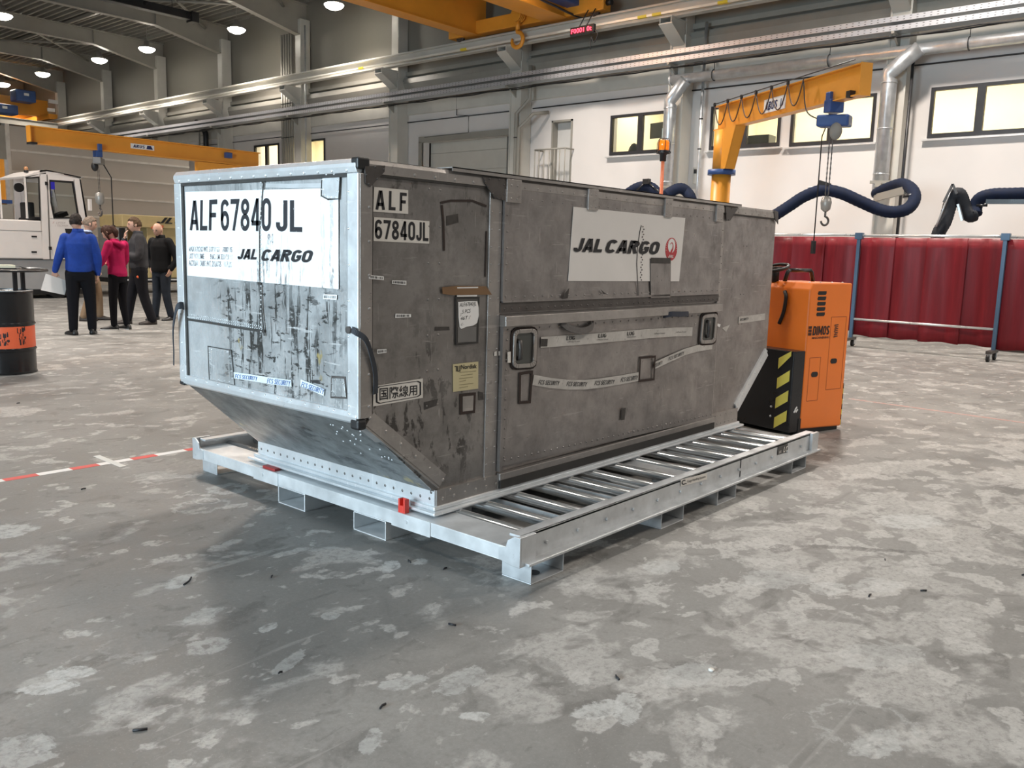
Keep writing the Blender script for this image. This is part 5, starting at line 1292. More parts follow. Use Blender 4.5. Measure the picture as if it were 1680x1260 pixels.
def curtain(mb, a, b, z0, z1, seed, amp=0.02):
    a, b = vec(a), vec(b); nx, nz = 34, 10; d = b-a; n = Vector((-d.y, d.x, 0)).normalized(); vs_ = []; fs = []
    for j in range(nz+1):
        for i in range(nx+1):
            t_ = i/nx; zz = j/nz
            h = amp*(math.sin(t_*7+seed)*0.8+math.sin(t_*17+seed*2.3+zz*0.8)*0.28*(0.5+0.5*math.sin(t_*3+seed))+math.sin(t_*4+zz*2+seed)*0.6)*(1.15-0.4*zz)
            zb = z0+0.009*math.sin(t_*7+seed)
            vs_.append(a+d*t_+n*h+Vector((0, 0, zb+(z1-zb)*zz)))
    for j in range(nz):
        for i in range(nx):
            o = j*(nx+1)+i; fs.append((o, o+1, o+nx+2, o+nx+1))
    return mb.add(vs_, fs, True)
def screen(label, p, q, z0, z1, ns, seed, lower=True, posts=(1, 1)):
    p, q = vec(p), vec(q); t = thing('welding_screen', label, 'welding curtain', ((p.x+q.x)/2, (p.y+q.y)/2, 0), 0, 'red welding screens')
    d = (q-p).normalized(); back = Vector((0.06, 0, 0))
    MB().tube([p+Vector((0, 0, z1+0.03))-d*0.06, q+Vector((0, 0, z1+0.03))+d*0.06], 0.022, 10).build('top_rail', tubew, t)
    if lower: MB().tube([p+Vector((0.0, 0, 0.47)), q+Vector((0.0, 0, 0.47))], 0.02, 10).build('lower_rail', tubew, t)
    for i in range(ns):
        a, b = p.lerp(q, (i-0.05)/ns)+back*(1+0.3*(i % 2)), p.lerp(q, (i+1.05)/ns)+back*(1+0.3*(i % 2))
        o = curtain(MB(), a, b, z0, z1, seed+i*1.7).build('curtain', red_c, t)
        sm = o.modifiers.new('s', 'SOLIDIFY'); sm.thickness = 0.003
    for e, use in ((p, posts[0]), (q, posts[1])):
        if not use: continue
        po = MB().box(e.x-0.028, e.x+0.028, e.y-0.028, e.y+0.028, 0.14, z1+0.07).build('post', steelb, t, bevel=0.004)
        MB().box(e.x-0.05, e.x+0.05, e.y-0.06, e.y+0.06, z1-0.03, z1+0.075).build('clamp', steelb, po, bevel=0.004)
        MB().box(e.x-0.32, e.x+0.18, e.y-0.035, e.y+0.035, 0.115, 0.16).build('foot_bar', darkal, po)
        for dx in (-0.27, 0.14):
            c = MB().cyl((e.x+dx-0.03, e.y-0.02, 0.058), (e.x+dx-0.03, e.y+0.02, 0.058), 0.058, 18)
            cs = c.build('caster', black, po)
            m = MB().box(e.x+dx-0.045, e.x+dx+0.02, e.y-0.03, e.y-0.022, 0.04, 0.118).box(e.x+dx-0.045, e.x+dx+0.02, e.y+0.022, e.y+0.03, 0.04, 0.118).box(e.x+dx-0.05, e.x+dx+0.03, e.y-0.035, e.y+0.035, 0.105, 0.118)
            m.build('caster_fork', galv, po)
    return t
zc0 = px(1560, 563, 0, 12.5).z
screen('red welding curtain screen with white lower rail between two blue-grey posts on casters', (12.45, 2.28, 0), (12.3, 0.08, 0), zc0, 1.83, 4, 0.5)
screen('red welding curtain screen partly hidden behind the orange tractor and the container', (12.62, 4.6, 0), (12.47, 2.36, 0), zc0+0.06, 1.84, 4, 2.1, posts=(1, 0))
screen('red welding curtain screen cut off by the picture edge beyond the last blue-grey post', (12.28, 0.03, 0), (12.15, -2.2, 0), zc0-0.02, 1.82, 4, 3.7, lower=False, posts=(0, 1))
t = tag(MB().box(14.0, 14.25, -0.6, 0.35, 0.0, 0.10).build('timber_beam', mk('dark_timber', (0.06, 0.05, 0.045), 0.8)), 'dark timber beam lying on the floor behind the red curtain', 'beam')

# ------------------------------------------------------------------ fume extraction arms
hosem = mk('navy_hose', (0.010, 0.016, 0.038), 0.75, var=0.25, vscale=12)
for q_ in ('navy_hose',): _mats[q_].node_tree.nodes['Principled BSDF'].inputs['Specular IOR Level'].default_value = 0.2
hosed = mk('dark_hose', (0.012, 0.015, 0.021), 0.75, var=0.25, vscale=12)
def hose(pts, r, n=12):
    s = spline(pts, n); out = []; acc = 0
    rs = []
    for i, p in enumerate(s): rs.append(r*(1.0+0.05*(i % 2)))
    return MB().tube(s, rs, 16)
fa = thing('fume_extraction_arm', 'navy blue hose arm reaching from the wall column over the red curtains to the container', 'extraction arm', (16.3, 3.2, 2.7))
A1 = [px(1437, 318, 0, 15.6), px(1455, 309, 0, 15.3), px(1480, 302, 0, 14.9), px(1497, 312, 0, 14.5), px(1500, 328, 0, 14.2), px(1488, 343, 0, 14.0), px(1465, 348, 0, 13.9), px(1440, 343, 0, 13.9), px(1410, 330, 0, 13.8), px(1380, 317, 0, 13.7), px(1350, 312, 0, 13.6), px(1320, 322, 0, 13.5), px(1295, 338, 0, 13.4), px(1270, 354, 0, 13.3), px(1230, 378, 0, 13.2), px(1200, 400, 0, 13.1)]
hose(A1, 0.105, 8).build('hose', hosem, fa)
MB().bar(px(1435, 325, 0, 15.5), px(1485, 312, 0, 14.6), 0.05, 0.14).build('support_arm', steelp, fa)
MB().bar(px(1428, 299, 0, 15.9), px(1475, 299, 0, 15.9), 0.08, 0.06).build('wall_bracket', steelp, fa)
MB().bar((16.5, 3.2, 2.9), px(1440, 303, 0, 15.85), 0.12, 0.08).build('wall_bracket', steelp, fa)
MB().cyl(px(1494, 324, 0, 14.3), px(1494, 319, 0, 14.3), 0.135, 20).build('joint_collar', blackp, fa)
c = px(1352, 303, 0, 13.6)
MB().obox(c, (0.06, 0, 0), (0, 0.09, 0.03), (0, -0.02, 0.05)).build('spring_joint', black, fa)
MB().tube([c, px(1325, 308, 0, 13.5)], 0.012, 6).build('tension_rod', galv, fa); MB().tube([c, px(1385, 308, 0, 13.7)], 0.012, 6).build('tension_rod', galv, fa)
fb = thing('fume_extraction_arm', 'dark hose arm folded in a zigzag above the red curtain by the picture edge', 'extraction arm', (13, -1, 2.4))
A2 = [Vector((16.6, -2.6, 2.62)), Vector((15.2, -1.9, 2.60)), px(1740, 317, 0, 13.2), px(1700, 318, 0, 13.1), px(1660, 319, 0, 13.0), px(1628, 320, 0, 13.0), px(1608, 326, 0, 13.0), px(1600, 340, 0, 13.0), px(1600, 352, 0, 12.95), px(1591, 354, 0, 12.9), px(1583, 342, 0, 12.9), px(1578, 326, 0, 12.85), px(1572, 318, 0, 12.8), px(1562, 325, 0, 12.8), px(1556, 345, 0, 12.8), px(1550, 364, 0, 12.75), px(1541, 380, 0, 12.7), px(1538, 392, 0, 12.7)]
hose(A2[:9], 0.10, 8).build('hose', hosem, fb); MB().box(16.5, 17.0, -2.75, -2.45, 2.4, 2.8).build('wall_bracket', steelp, fb); MB().bar(px(1740, 331, 0, 12.8), (16.6, -2.6, 2.45), 0.06, 0.07).build('support_arm', blackp, fb); hose(A2[8:], 0.10, 8).build('hose', hosed, fb)
MB().bar(px(1618, 331, 0, 12.8), px(1740, 331, 0, 12.8), 0.06, 0.07).build('support_arm', blackp, fb)
MB().tube([px(1602, 337, 0, 12.8), px(1620, 337, 0, 12.8)], 0.02, 8).build('joint_pin', blackp, fb)
MB().tube([px(1536, 372, 0, 12.6), px(1562, 305, 0, 12.7)], 0.016, 6).build('tension_rod', galv, fb)
MB().bar(px(1548, 332, 0, 12.6), px(1563, 302, 0, 12.6), 0.03, 0.03).build('spring_joint', darkal, fb); MB().bar(px(1563, 302, 0, 12.6), px(1570, 318, 0, 12.6), 0.03, 0.03).build('spring_joint', darkal, fb)
MB().bar(px(1572, 335, 0, 12.6), px(1579, 362, 0, 12.6), 0.07, 0.03).build('tension_rod', galv, fb)
fd = thing('fume_extraction_arm', 'navy hose arm of which two humps show above the container top by the beacon', 'extraction arm', (15, 7.5, 2.4))
A3 = [px(960, 385, 0, 14.6), px(978, 362, 0, 14.7), px(1000, 345, 0, 14.8), px(1030, 318, 0, 14.8), px(1050, 307, 0, 14.8), px(1068, 308, 0, 14.8), px(1080, 318, 0, 14.8), px(1090, 322, 0, 15), px(1100, 315, 0, 15.1), px(1115, 309, 0, 15.2), px(1126, 314, 0, 15.3), px(1134, 328, 0, 15.3), px(1130, 345, 0, 15.7), Vector((16.1, 8.2, 2.6))]
hose(A3, 0.12, 8).build('hose', hosem, fd)
MB().tube([px(962, 382, 0, 14.6), px(958, 388, 0, 14.6), px(955, 400, 0, 14.55)], [0.13, 0.14, 0.26], 16).build('hood', blackp, fd)
c = px(1061, 298, 0, 14.7)
MB().obox(c, (0.05, 0, 0), (0, 0.08, 0), (0, 0, 0.06)).build('spring_joint', black, fd)
MB().tube([c, px(1083, 316, 0, 14.6)], 0.02, 6).build('tension_rod', blackp, fd); MB().tube([c, px(1044, 312, 0, 14.6)], 0.02, 6).build('tension_rod', blackp, fd)
MB().bar(px(1085, 307, 0, 15.4), px(1120, 306, 0, 15.4), 0.06, 0.05).build('wall_bracket', steelp, fd)
MB().bar(px(1105, 306, 0, 15.4), (16.53, 8.45, 3.0), 0.08, 0.06).build('wall_bracket', steelp, fd)

# ------------------------------------------------------------------ orange tow tractor
om = mk('tractor_orange', (0.92, 0.215, 0.024), 0.38, var=0.03, coat=0.2)
TA = math.radians(-15.4)
tk = thing('tow_tractor', 'orange battery tow tractor with black hazard striped skirt and beacon pole behind the container', 'tractor', (4.50, -0.14, 0), TA)
m = MB(); W2, H2, D2 = 0.545, 1.25, 1.62
prof = [(0, 0.05), (W2, 0.03), (W2, H2), (0.04, H2), (0.0, H2-0.05)]
m.prism([(x, 0, z) for x, z in prof], (0, 0.52, 0))
m.box(0, W2, 0.52, D2, 0.05, 0.75)
body = m.build('body', om, tk, bevel=0.012, local=True)
MB().box(0.02, W2-0.02, 0.02, D2-0.02, 0.0, 0.05).build('chassis', black, tk, local=True)
MB().box(-0.05, W2+0.02, 1.30, D2, 0.75, 1.22).build('rear_cowl', om, tk, bevel=0.03, local=True)
# louvres, hand holes and door joints on the end face
xs_ = lambda u: (u-1331)/(1402-1331)*W2
for k in range(5):
    z = 1.165-0.043*k
    m = MB().prism([(0.095, -0.002, z), (0.105, -0.002, z+0.018), (0.205, -0.002, z+0.018), (0.205, -0.002, z), (0.195, -0.002, z-0.012), (0.105, -0.002, z-0.012)], (0, 0.004, 0))
    m.build('louvre', black, body, local=True)
for (x0, x1, z0, z1) in ((0.30, 0.50, 0.36, 0.97), (0.06, 0.20, 0.28, 0.64)):
    m = MB()
    t_ = 0.002
    m.box(x0, x1, -0.0012, 0.001, z1-t_, z1+t_); m.box(x0, x1, -0.0012, 0.001, z0-t_, z0+t_); m.box(x0-t_, x0+t_, -0.0012, 0.001, z0, z1); m.box(x1-t_, x1+t_, -0.0012, 0.001, z0, z1)
    m.build('panel_joint', mk('joint_dark_orange', (0.35, 0.08, 0.02), 0.6), body, local=True)
def slot(cx, cz, w_, h):
    pts = []
    for sx, a0 in ((1, -90), (-1, 90)):
        for k in range(7):
            a = math.radians(a0+30*k); pts.append((cx+sx*(w_-h)/2+h/2*math.cos(a), -0.003, cz+h/2*math.sin(a)))
    return MB().prism(pts, (0, 0.005, 0))
slot(0.375, 0.60, 0.085, 0.042).build('hand_hole', black, body, local=True)
slot(0.135, 0.50, 0.085, 0.042).build('hand_hole', black, body, local=True)
text_mb(MB(), 'DIMOS', (0.065, 0, 0.825), (0.285, 0, 0.825), (0.065, 0, 0.90), 0.003, 0.04, 0.12).build('lettering', ink, body, local=True)
text_mb(MB(), 'MASCHINENBAU', (0.065, 0, 0.795), (0.285, 0, 0.795), (0.065, 0, 0.812), 0.003, 0.02).build('lettering', ink, body, local=True)
for k in range(3):
    for j in range(3): MB().box(0.012+0.015*k, 0.021+0.015*k, -0.003, 0, 0.825+0.027*j, 0.847+0.027*j).build('emblem', ink, body, local=True)
m = MB()
for k in range(7): m.prism([(0.345+0.01*(k % 3), -0.003, 0.80+0.016*k), (0.395-0.008*(k % 2), -0.003, 0.806+0.016*k), (0.40, -0.003, 0.813+0.016*k), (0.35, -0.003, 0.809+0.016*k)], (0, 0.003, 0))
m.build('warning_sticker', ink, body, local=True)
# carrying handle
m = MB().tube([(0.10, 0.34, 1.25), (0.13, 0.34, 1.33), (0.155, 0.34, 1.345)], 0.018, 10); m.tube([(0.47, 0.34, 1.25), (0.44, 0.34, 1.33), (0.415, 0.34, 1.345)], 0.018, 10)
m.tube([(0.14, 0.34, 1.343), (0.43, 0.34, 1.343)], 0.017, 10)
m.build('handle', blackp, tk, local=True)
for x in (0.06, 0.2, 0.35, 0.49): MB().ball((x, 0.06, 1.252), 0.009, 0.009, 0.006, 8, 6).build('cover_screw', galv, tk, local=True)
# steering wheel
MB().tube([(0.05+0.10*math.cos(a), 0.40+0.10*math.sin(a), 1.36+0.03*math.cos(a)) for a in [pi*k/8 for k in range(16)]], 0.014, 8, closed=True).build('steering_wheel', black, tk, local=True)
MB().cyl((0.05, 0.40, 1.24), (0.05, 0.40, 1.36), 0.03, 12).build('steering_column', black, tk, local=True)
MB().bar((-0.05, 0.40, 1.355), (0.15, 0.40, 1.36), 0.04, 0.02).build('steering_spoke', black, tk, local=True)
# black skirt with hazard stripes
sk = MB().box(-0.14, 0.0, 0.0, 1.25, 0.03, 0.70).build('skirt', blackp, tk, bevel=0.008, local=True)
ylw = mk('hazard_yellow', (0.80, 0.70, 0.13), 0.45)
for k in range(4):
    z = 0.71-0.165*k
    y0_, y1_ = 0.03, 0.15
    a = [(-0.142, y0_, min(0.70, z)), (-0.142, y0_, min(0.70, z)-0.09 if k else 0.66), (-0.142, y1_, z-0.17), (-0.142, y1_, min(z-0.08, 0.70))]
    MB().prism(a, (0.004, 0, 0)).build('hazard_stripe', ylw, sk, local=True)
for z in (0.2, 0.12): MB().ball((-0.142, 0.19, z+0.02), 0.010, 0.010, 0.010, 8, 6).build('bolt', galv, sk, local=True)
MB().lathe([(0.03, 0), (0.03, 0.001)], (0, 0, 0), 12)
m = MB()
for k in range(3): m.obox((-0.07+0.012*(k-1), -0.002, 0.21+0.02*(k % 2)), (0.012, 0, 0.012), (0, 0.001, 0), (-0.005, 0, 0.005))
m.build('sticker', whitep, sk, local=True)
MB().box(-0.03, 0.002, -0.004, 0.05, 0.0, 0.14).build('bumper_block', black, tk, local=True)
MB().tube(spline([(-0.002, 0.25, 1.17), (-0.02, 0.22, 1.12), (-0.012, 0.24, 1.0), (-0.008, 0.28, 0.90)], 6), 0.016, 8).build('door_strap', black, tk, local=True)
# striped edge at the right hand lower corner
for k in range(8):
    z = 0.04+k*0.045
    MB().box(W2-0.0, W2+0.004, 0.002, 0.05, z, z+0.045).build('hazard_stripe', black if k % 2 else ylw, body, local=True)
# beacon on its pole
R3 = Matrix.Rotation(-TA, 3, 'Z')
bp_ = R3 @ (Vector((5.0, 1.6, 0))-Vector((4.50, -0.14, 0)))
pole = MB().cyl((bp_.x, bp_.y, 0.7), (bp_.x, bp_.y, 2.34), 0.017, 12).build('beacon_pole', mk('beacon_pole_orange', (0.85, 0.22, 0.10), 0.35), tk, local=True)
be = MB().lathe([(0.0, 0.0), (0.03, 0.0), (0.032, 0.06), (0.055, 0.075), (0.058, 0.10), (0.0, 0.10)], (bp_.x, bp_.y, 2.33), 18).build('beacon_base', black, tk, local=True)
amb = NT('amber_lens'); amb.base((0.95, 0.33, 0.02), 0.12); amb.b.inputs['Transmission Weight'].default_value = 0.45; amb.b.inputs['Emission Color'].default_value = (1, 0.3, 0.02, 1); amb.b.inputs['Emission Strength'].default_value = 0.25; amb.m.cycles.emission_sampling = 'NONE'
MB().lathe([(0.0, 0.0), (0.052, 0.0), (0.054, 0.075), (0.044, 0.095), (0.0, 0.098)], (bp_.x, bp_.y, 2.43), 20).build('beacon_lens', amb.m, be, local=True)
for k in range(6):
    a = pi*k/3
    MB().tube([(bp_.x+0.062*math.cos(a), bp_.y+0.062*math.sin(a), 2.40), (bp_.x+0.064*math.cos(a), bp_.y+0.064*math.sin(a), 2.50), (bp_.x+0.045*math.cos(a), bp_.y+0.045*math.sin(a), 2.54), (bp_.x, bp_.y, 2.545)], 0.0035, 5).build('guard_wire', black, be, local=True)
MB().tube([(bp_.x+0.064*math.cos(a), bp_.y+0.064*math.sin(a), 2.405) for a in [pi*k/8 for k in range(16)]], 0.004, 5, closed=True).build('guard_wire', black, be, local=True)
MB().cyl((bp_.x+0.05, bp_.y, 2.42), (bp_.x+0.085, bp_.y-0.01, 2.42), 0.01, 8).build('thumb_screw', black, be, local=True)

# dark radiant heater under the roof
ht = thing('radiant_heater', 'long black radiant heater box hanging between the roof beams', 'heater', px(250, 12, 2, 9.15))
a, b = px(150, -12, 2, 9.15), px(309, 27, 2, 9.15); b.y = a.y = (a.y+b.y)/2
MB().bar(a, b, 0.32, 0.26).build('casing', blackp, ht, bevel=0.02)
MB().obox(b+Vector((0.14, 0, -0.02)), (0.14, 0, 0), (0, 0.2, 0), (0, 0, 0.17)).build('burner_box', blackp, ht, bevel=0.02)
for x in (a.x+0.6, b.x-0.6): MB().tube([(x, a.y, 9.26), (x, a.y, 9.99)], 0.012, 6).build('hanger', darkf, ht)

# ------------------------------------------------------------------ people
skin_m = mk('skin', (0.50, 0.29, 0.21), 0.5, var=0.06, vscale=12)
def loft(mb, rings, seg=18):
    """rings: (x, y, z, rx, ry) stacked ellipses, closed at both ends"""
    vs_ = []; fs = []; n = len(rings)
    for x, y, z, rx, ry in rings:
        for k in range(seg):
            a = 2*pi*k/seg; vs_.append((x+rx*math.cos(a), y+ry*math.sin(a), z))
    for i in range(n-1):
        for k in range(seg):
            l = (k+1) % seg; fs.append((i*seg+k, i*seg+l, (i+1)*seg+l, (i+1)*seg+k))
    fs.append(tuple(reversed(range(seg)))); fs.append(tuple((n-1)*seg+k for k in range(seg)))
    return mb.add(vs_, fs, True)
def limb(mb, pts, rs, seg=12):
    s = spline(pts, 5); n = len(s); m = len(rs)-1; rr = []
    for i in range(n):
        t = i/(n-1)*m; k = min(int(t), m-1); rr.append(rs[k]+(rs[k+1]-rs[k])*(t-k))
    mb.tube(s, rr, seg); mb.ball(s[0], rr[0], seg=10, rings=6); mb.ball(s[-1], rr[-1], seg=10, rings=6)
    return mb
def smoothed(o, vox, it=4):
    r = o.modifiers.new('r', 'REMESH'); r.mode = 'VOXEL'; r.voxel_size = vox; r.use_smooth_shade = True
    s = o.modifiers.new('s', 'SMOOTH'); s.iterations = it; s.factor = 0.5
    return o
def head_shape(mb, M_, grow=1.0, keep=None, face=True):
    """skull with brow, nose, chin; local y is the face direction; M_ places it"""
    seg, rings = 28, 20; vs_ = []; ids = {}
    def pt(th, a):
        x, y, z = math.cos(th)*math.sin(a), math.cos(th)*math.cos(a), math.sin(th)
        u = Vector((x, y, z)); rx, ry, rz = 0.077, 0.098, 0.118
        p = Vector((x*rx, y*ry, z*rz))
        if z < 0: p.x *= 1-0.28*z*z; p.y *= 1-0.10*z*z; p.y += 0.012*z*z*(1 if y > -0.2 else -0.4)
        if y < 0: p.y *= 1.06
        if face and grow == 1.0:
            g = lambda cx, cz, sx, sz: math.exp(-((x-cx)/sx)**2-((z-cz)/sz)**2) if y > 0 else 0
            p.y += 0.024*g(0, -0.17, 0.13, 0.14)+0.010*g(0, 0.02, 0.11, 0.2)+0.006*g(0, 0.22, 0.6, 0.1)-0.009*g(0.36, 0.06, 0.18, 0.1)-0.009*g(-0.36, 0.06, 0.18, 0.1)+0.007*g(0, -0.47, 0.25, 0.06)-0.004*g(0, -0.53, 0.3, 0.03)+0.006*g(0, -0.6, 0.25, 0.06)+0.010*g(0, -0.85, 0.3, 0.12)
        return u, p*grow
    for i in range(rings+1):
        th = -pi/2+pi*i/rings
        for k in range(seg): vs_.append(pt(th, 2*pi*k/seg))
    fs = []
    for i in range(rings):
        for k in range(seg):
            l = (k+1) % seg; f = (i*seg+k, i*seg+l, (i+1)*seg+l, (i+1)*seg+k)
            c = sum((vs_[j][0] for j in f), Vector())/4
            if keep is None or keep(c): fs.append(f[::-1])
    mb.add([M_ @ p for u, p in vs_], fs, True)
    return mb
def hand(mb, wr, dirn, palm, curl=0.5, left=False, k=1.0):
    """palm with four bent fingers and a thumb: wr wrist, dirn finger direction, palm the way the palm faces"""
    d = vec(dirn).normalized(); p = vec(palm); p = (p-d*p.dot(d)).normalized(); s = d.cross(p)*(1 if left else -1)   # s points to the thumb side
    wr = vec(wr)
    mb.obox(wr+d*0.045*k, d*0.045*k, s*0.038*k, p*0.013*k)
    for i, (o, L) in enumerate(((0.030, 0.072), (0.010, 0.08), (-0.011, 0.075), (-0.030, 0.06))):
        b = wr+d*0.085*k+s*o*k; a1, a2, a3 = curl*0.6, curl*1.4, curl*2.0
        f = lambda a: d*math.cos(a)+p*math.sin(a)
        q1_ = b+f(a1)*L*0.45*k; q2_ = q1_+f(a2)*L*0.32*k; q3_ = q2_+f(a3)*L*0.25*k
        mb.tube([b-d*0.02*k, b, q1_, q2_, q3_], [0.009*k, 0.0095*k, 0.009*k, 0.008*k, 0.0065*k], 8)
    t0 = wr+d*0.025*k+s*0.032*k; tdir = (d*0.7+s*0.75+p*0.25).normalized()
    mb.tube([wr+d*0.01*k+s*0.015*k, t0, t0+tdir*0.035*k, t0+(tdir*0.055+d*0.012)*k], [0.012*k, 0.012*k, 0.010*k, 0.007*k], 8)
    return mb
def person(label, pos, F, h, P):
    k = h/1.78; rz = math.atan2(F[1], F[0])-pi/2
    t = thing('person', label, 'person', (pos[0], pos[1], 0), rz)
    V = lambda a: Vector(a)*k
    J = dict(hipL=(-.09, 0, .93), hipR=(.09, 0, .93), kneeL=(-.11, .02, .50), kneeR=(.11, .02, .50), ankL=(-.12, -.03, .09), ankR=(.12, -.03, .09), shL=(-.185, 0, 1.43), shR=(.185, 0, 1.43),
             elL=(-.27, -.02, 1.14), elR=(.27, -.02, 1.14), wrL=(-.29, .08, .90), wrR=(.29, .08, .90), neck=(0, .0, 1.50), head=(0, .03, 1.655), toeL=(-.02, 1), toeR=(.02, 1), lean=0.0)
    J.update(P.get('J', {}))
    lean = J['lean']
    bulk = P.get('bulk', 1.0); fem = P.get('fem', False)
    sw = 0.9 if fem else 1.0
    lx = lambda z: lean*max(0, z-0.95)
    # continuous body
    b = MB()
    tors = [(0, 0, .84, .10, .09), (0, 0, .92, .155, .105), (0, 0, 1.02, .145, .10), (0, 0, 1.14, .135*sw, .095), (0, 0.005, 1.28, .16*sw, .11), (0, 0, 1.40, .165*sw, .10), (0, 0, 1.465, .11*sw, .075), (0, 0, 1.51, .06, .06)]
    loft(b, [(x*k, (y+lx(z))*k, z*k, rx*k, ry*k) for x, y, z, rx, ry in tors])
    nk, hd = V(J['neck']), V(J['head'])
    limb(b, [nk-Vector((0, 0, .05*k)), nk, hd-Vector((0, 0.01*k, .02*k))], [.062*k, .055*k, .055*k])
    for s in 'LR':
        sh, el, wr = V(J['sh'+s]), V(J['el'+s]), V(J['wr'+s])
        limb(b, [sh, el, wr], [.052*k, .042*k, .028*k])
        limb(b, [V(J['hip'+s]), V(J['knee'+s]), V(J['ank'+s])], [.085*k, .056*k, .038*k])
        hdir = J.get('hd'+s, tuple((wr-el).normalized())); pd = J.get('pd'+s, ((1 if s == 'L' else -1), 0, 0))
        hand(b, wr, hdir, pd, J.get('curl'+s, 0.55), s == 'L', k)
    yaw, pitch = J.get('yaw', 0), J.get('pitch', 0)
    HM = Matrix.Translation(hd) @ Matrix.Rotation(yaw, 4, 'Z') @ Matrix.Rotation(pitch, 4, 'X') @ Matrix.Scale(k, 4)
    head_shape(b, HM)
    for sx in (-1, 1):
        c = HM @ Vector((sx*0.079, -0.008, -0.008)); b.ball(c, 0.012*k, 0.022*k, 0.032*k, 10, 7)
    bo = smoothed(b.build('body', skin_m, t, local=True), 0.0085*k, 2)
    for sx in (-1, 1):
        e = MB(); e.ball(HM @ Vector((sx*0.031, 0.083, 0.008)), 0.011*k, 0.008*k, 0.007*k, 10, 6); e.build('eye', mk('eye_dark', (0.03, 0.025, 0.02), 0.3), t, local=True)
        e = MB(); e.bar(HM @ Vector((sx*0.018, 0.094, 0.028)), HM @ Vector((sx*0.050, 0.084, 0.027)), 0.008*k, 0.007*k)
        e.build('eyebrow', P.get('hairm') or mk('brow_grey', (0.2, 0.16, 0.13), 0.8), t, local=True)
    m = MB().bar(HM @ Vector((-0.024, 0.092, -0.062)), HM @ Vector((0.024, 0.092, -0.062)), 0.010*k, 0.008*k); m.build('mouth', mk('lips', (0.42, 0.18, 0.15), 0.5), t, local=True)
    # hair
    if P.get('hairm'):
        kp = P['hair']; hm = MB(); head_shape(hm, HM, 1.13, kp); 
        o = hm.build('hair', P['hairm'], t, local=True); so = o.modifiers.new('s', 'SOLIDIFY'); so.thickness = 0.02*k; so.offset = -1
        o2 = o.modifiers.new('sub', 'SUBSURF'); o2.levels = 1; o2.render_levels = 1
        tx = bpy.data.textures.new('hairtex', 'CLOUDS'); tx.noise_scale = 0.03
        dm = o.modifiers.new('d', 'DISPLACE'); dm.texture = tx; dm.strength = 0.02*k; dm.texture_coords = 'LOCAL'
        if P.get('extra_hair'): P['extra_hair'](HM, k, t)
    # trousers
    tr = MB(); g = P.get('leg', 1.0)
    loft(tr, [(0, 0, .80*k, .13*k, .11*k), (0, 0, .88*k, .175*k*g, .125*k*g), (0, lx(.98)*k, .97*k, .165*k, .12*k), (0, lx(1.04)*k, 1.04*k, .155*k, .112*k)])
    for s in 'LR': limb(tr, [V(J['hip'+s])-Vector((0, 0, .02*k)), V(J['knee'+s]), V(J['ank'+s])+Vector((0, 0, .0))], [.108*k*g, .078*k*g, P.get('cuff', .062)*k])
    smoothed(tr.build('trousers', P['trm'], t, local=True), 0.012*k, 3)
    # jacket
    jk = MB(); hem = P.get('hem', .90); B_ = bulk
    rings = [(0, lx(hem), hem, .178*B_, .135*B_), (0, lx(hem+.05), hem+.05, .190*B_, .145*B_), (0, lx(1.08), 1.08, .182*B_*sw, .138*B_), (0, lx(1.22), 1.22, .188*B_*sw, .142*B_), (0, lx(1.34), 1.34, .20*B_*sw, .138*B_), (0, lx(1.43), 1.43, .175*B_*sw, .112*B_), (0, lx(1.49), 1.49, .10*sw, .085), (0, lx(1.525), 1.525, .075, .072)]
    loft(jk, [(x*k, y*k, z*k, rx*k, ry*k) for x, y, z, rx, ry in rings], 22)
    for s in 'LR':
        sh, el, wr = V(J['sh'+s]), V(J['el'+s]), V(J['wr'+s])
        limb(jk, [sh, el, el.lerp(wr, 0.93)], [.076*k*B_, .060*k*B_, .044*k*B_])
    smoothed(jk.build('jacket', P['jkm'], t, local=True), 0.0125*k, 3)
    for nm, fn in P.get('extras', ()): fn(t, k, V, J)
    # shoes
    for s in 'LR':
        a = V(J['ank'+s]); dx, dy = J['toe'+s]; f = Vector((dx, dy, 0)).normalized(); q = Vector((-f.y, f.x, 0)); q = -q
        sh = MB(); base = Vector((a.x, a.y, 0))
        secs = [(-.07, .032, .085), (-.03, .038, .10), (.04, .042, .085), (.11, .048, .06), (.17, .044, .05), (.215, .024, .035)]
        vs_ = []; fs = []
        for o, wdt, hh in secs:
            c = base+f*o*k
            for (pw, ph) in ((-1, 0.0), (-1.05, .35), (-.7, .85), (0, 1), (.7, .85), (1.05, .35), (1, 0.0)): vs_.append(c+q*pw*wdt*k+Vector((0, 0, ph*hh*k)))
        n = 7
        for i in range(len(secs)-1):
            for j in range(n):
                l = (j+1) % n; fs.append((i*n+j, i*n+l, (i+1)*n+l, (i+1)*n+j))
        fs.append(tuple(range(n))[::-1]); fs.append(tuple((len(secs)-1)*n+j for j in range(n)))
        sh.add(vs_, fs, True); so = sh.build('shoe', P['shm'], t, local=True)
        if P.get('sole'):
            sl = MB(); L_o = [base+f*o*k+q*w_*1.06*k for o, w_, _ in secs]; R_o = [base+f*o*k-q*w_*1.06*k for o, w_, _ in secs]
            sl.prism(L_o+R_o[::-1], (0, 0, .014*k)); sl.build('sole', P['sole'], so, local=True)
    return t
dark_hair = mk('dark_hair', (0.025, 0.02, 0.018), 0.6, var=0.3, vscale=40); brown_hair = mk('brown_hair', (0.085, 0.052, 0.03), 0.6, var=0.35, vscale=40); grey_hair = mk('grey_brown_hair', (0.17, 0.13, 0.10), 0.6, var=0.3, vscale=40)
blk_tr = mk('black_trouser_cloth', (0.008, 0.008, 0.010), 0.9, var=0.2, vscale=9, bump=0.15, bscale=9)
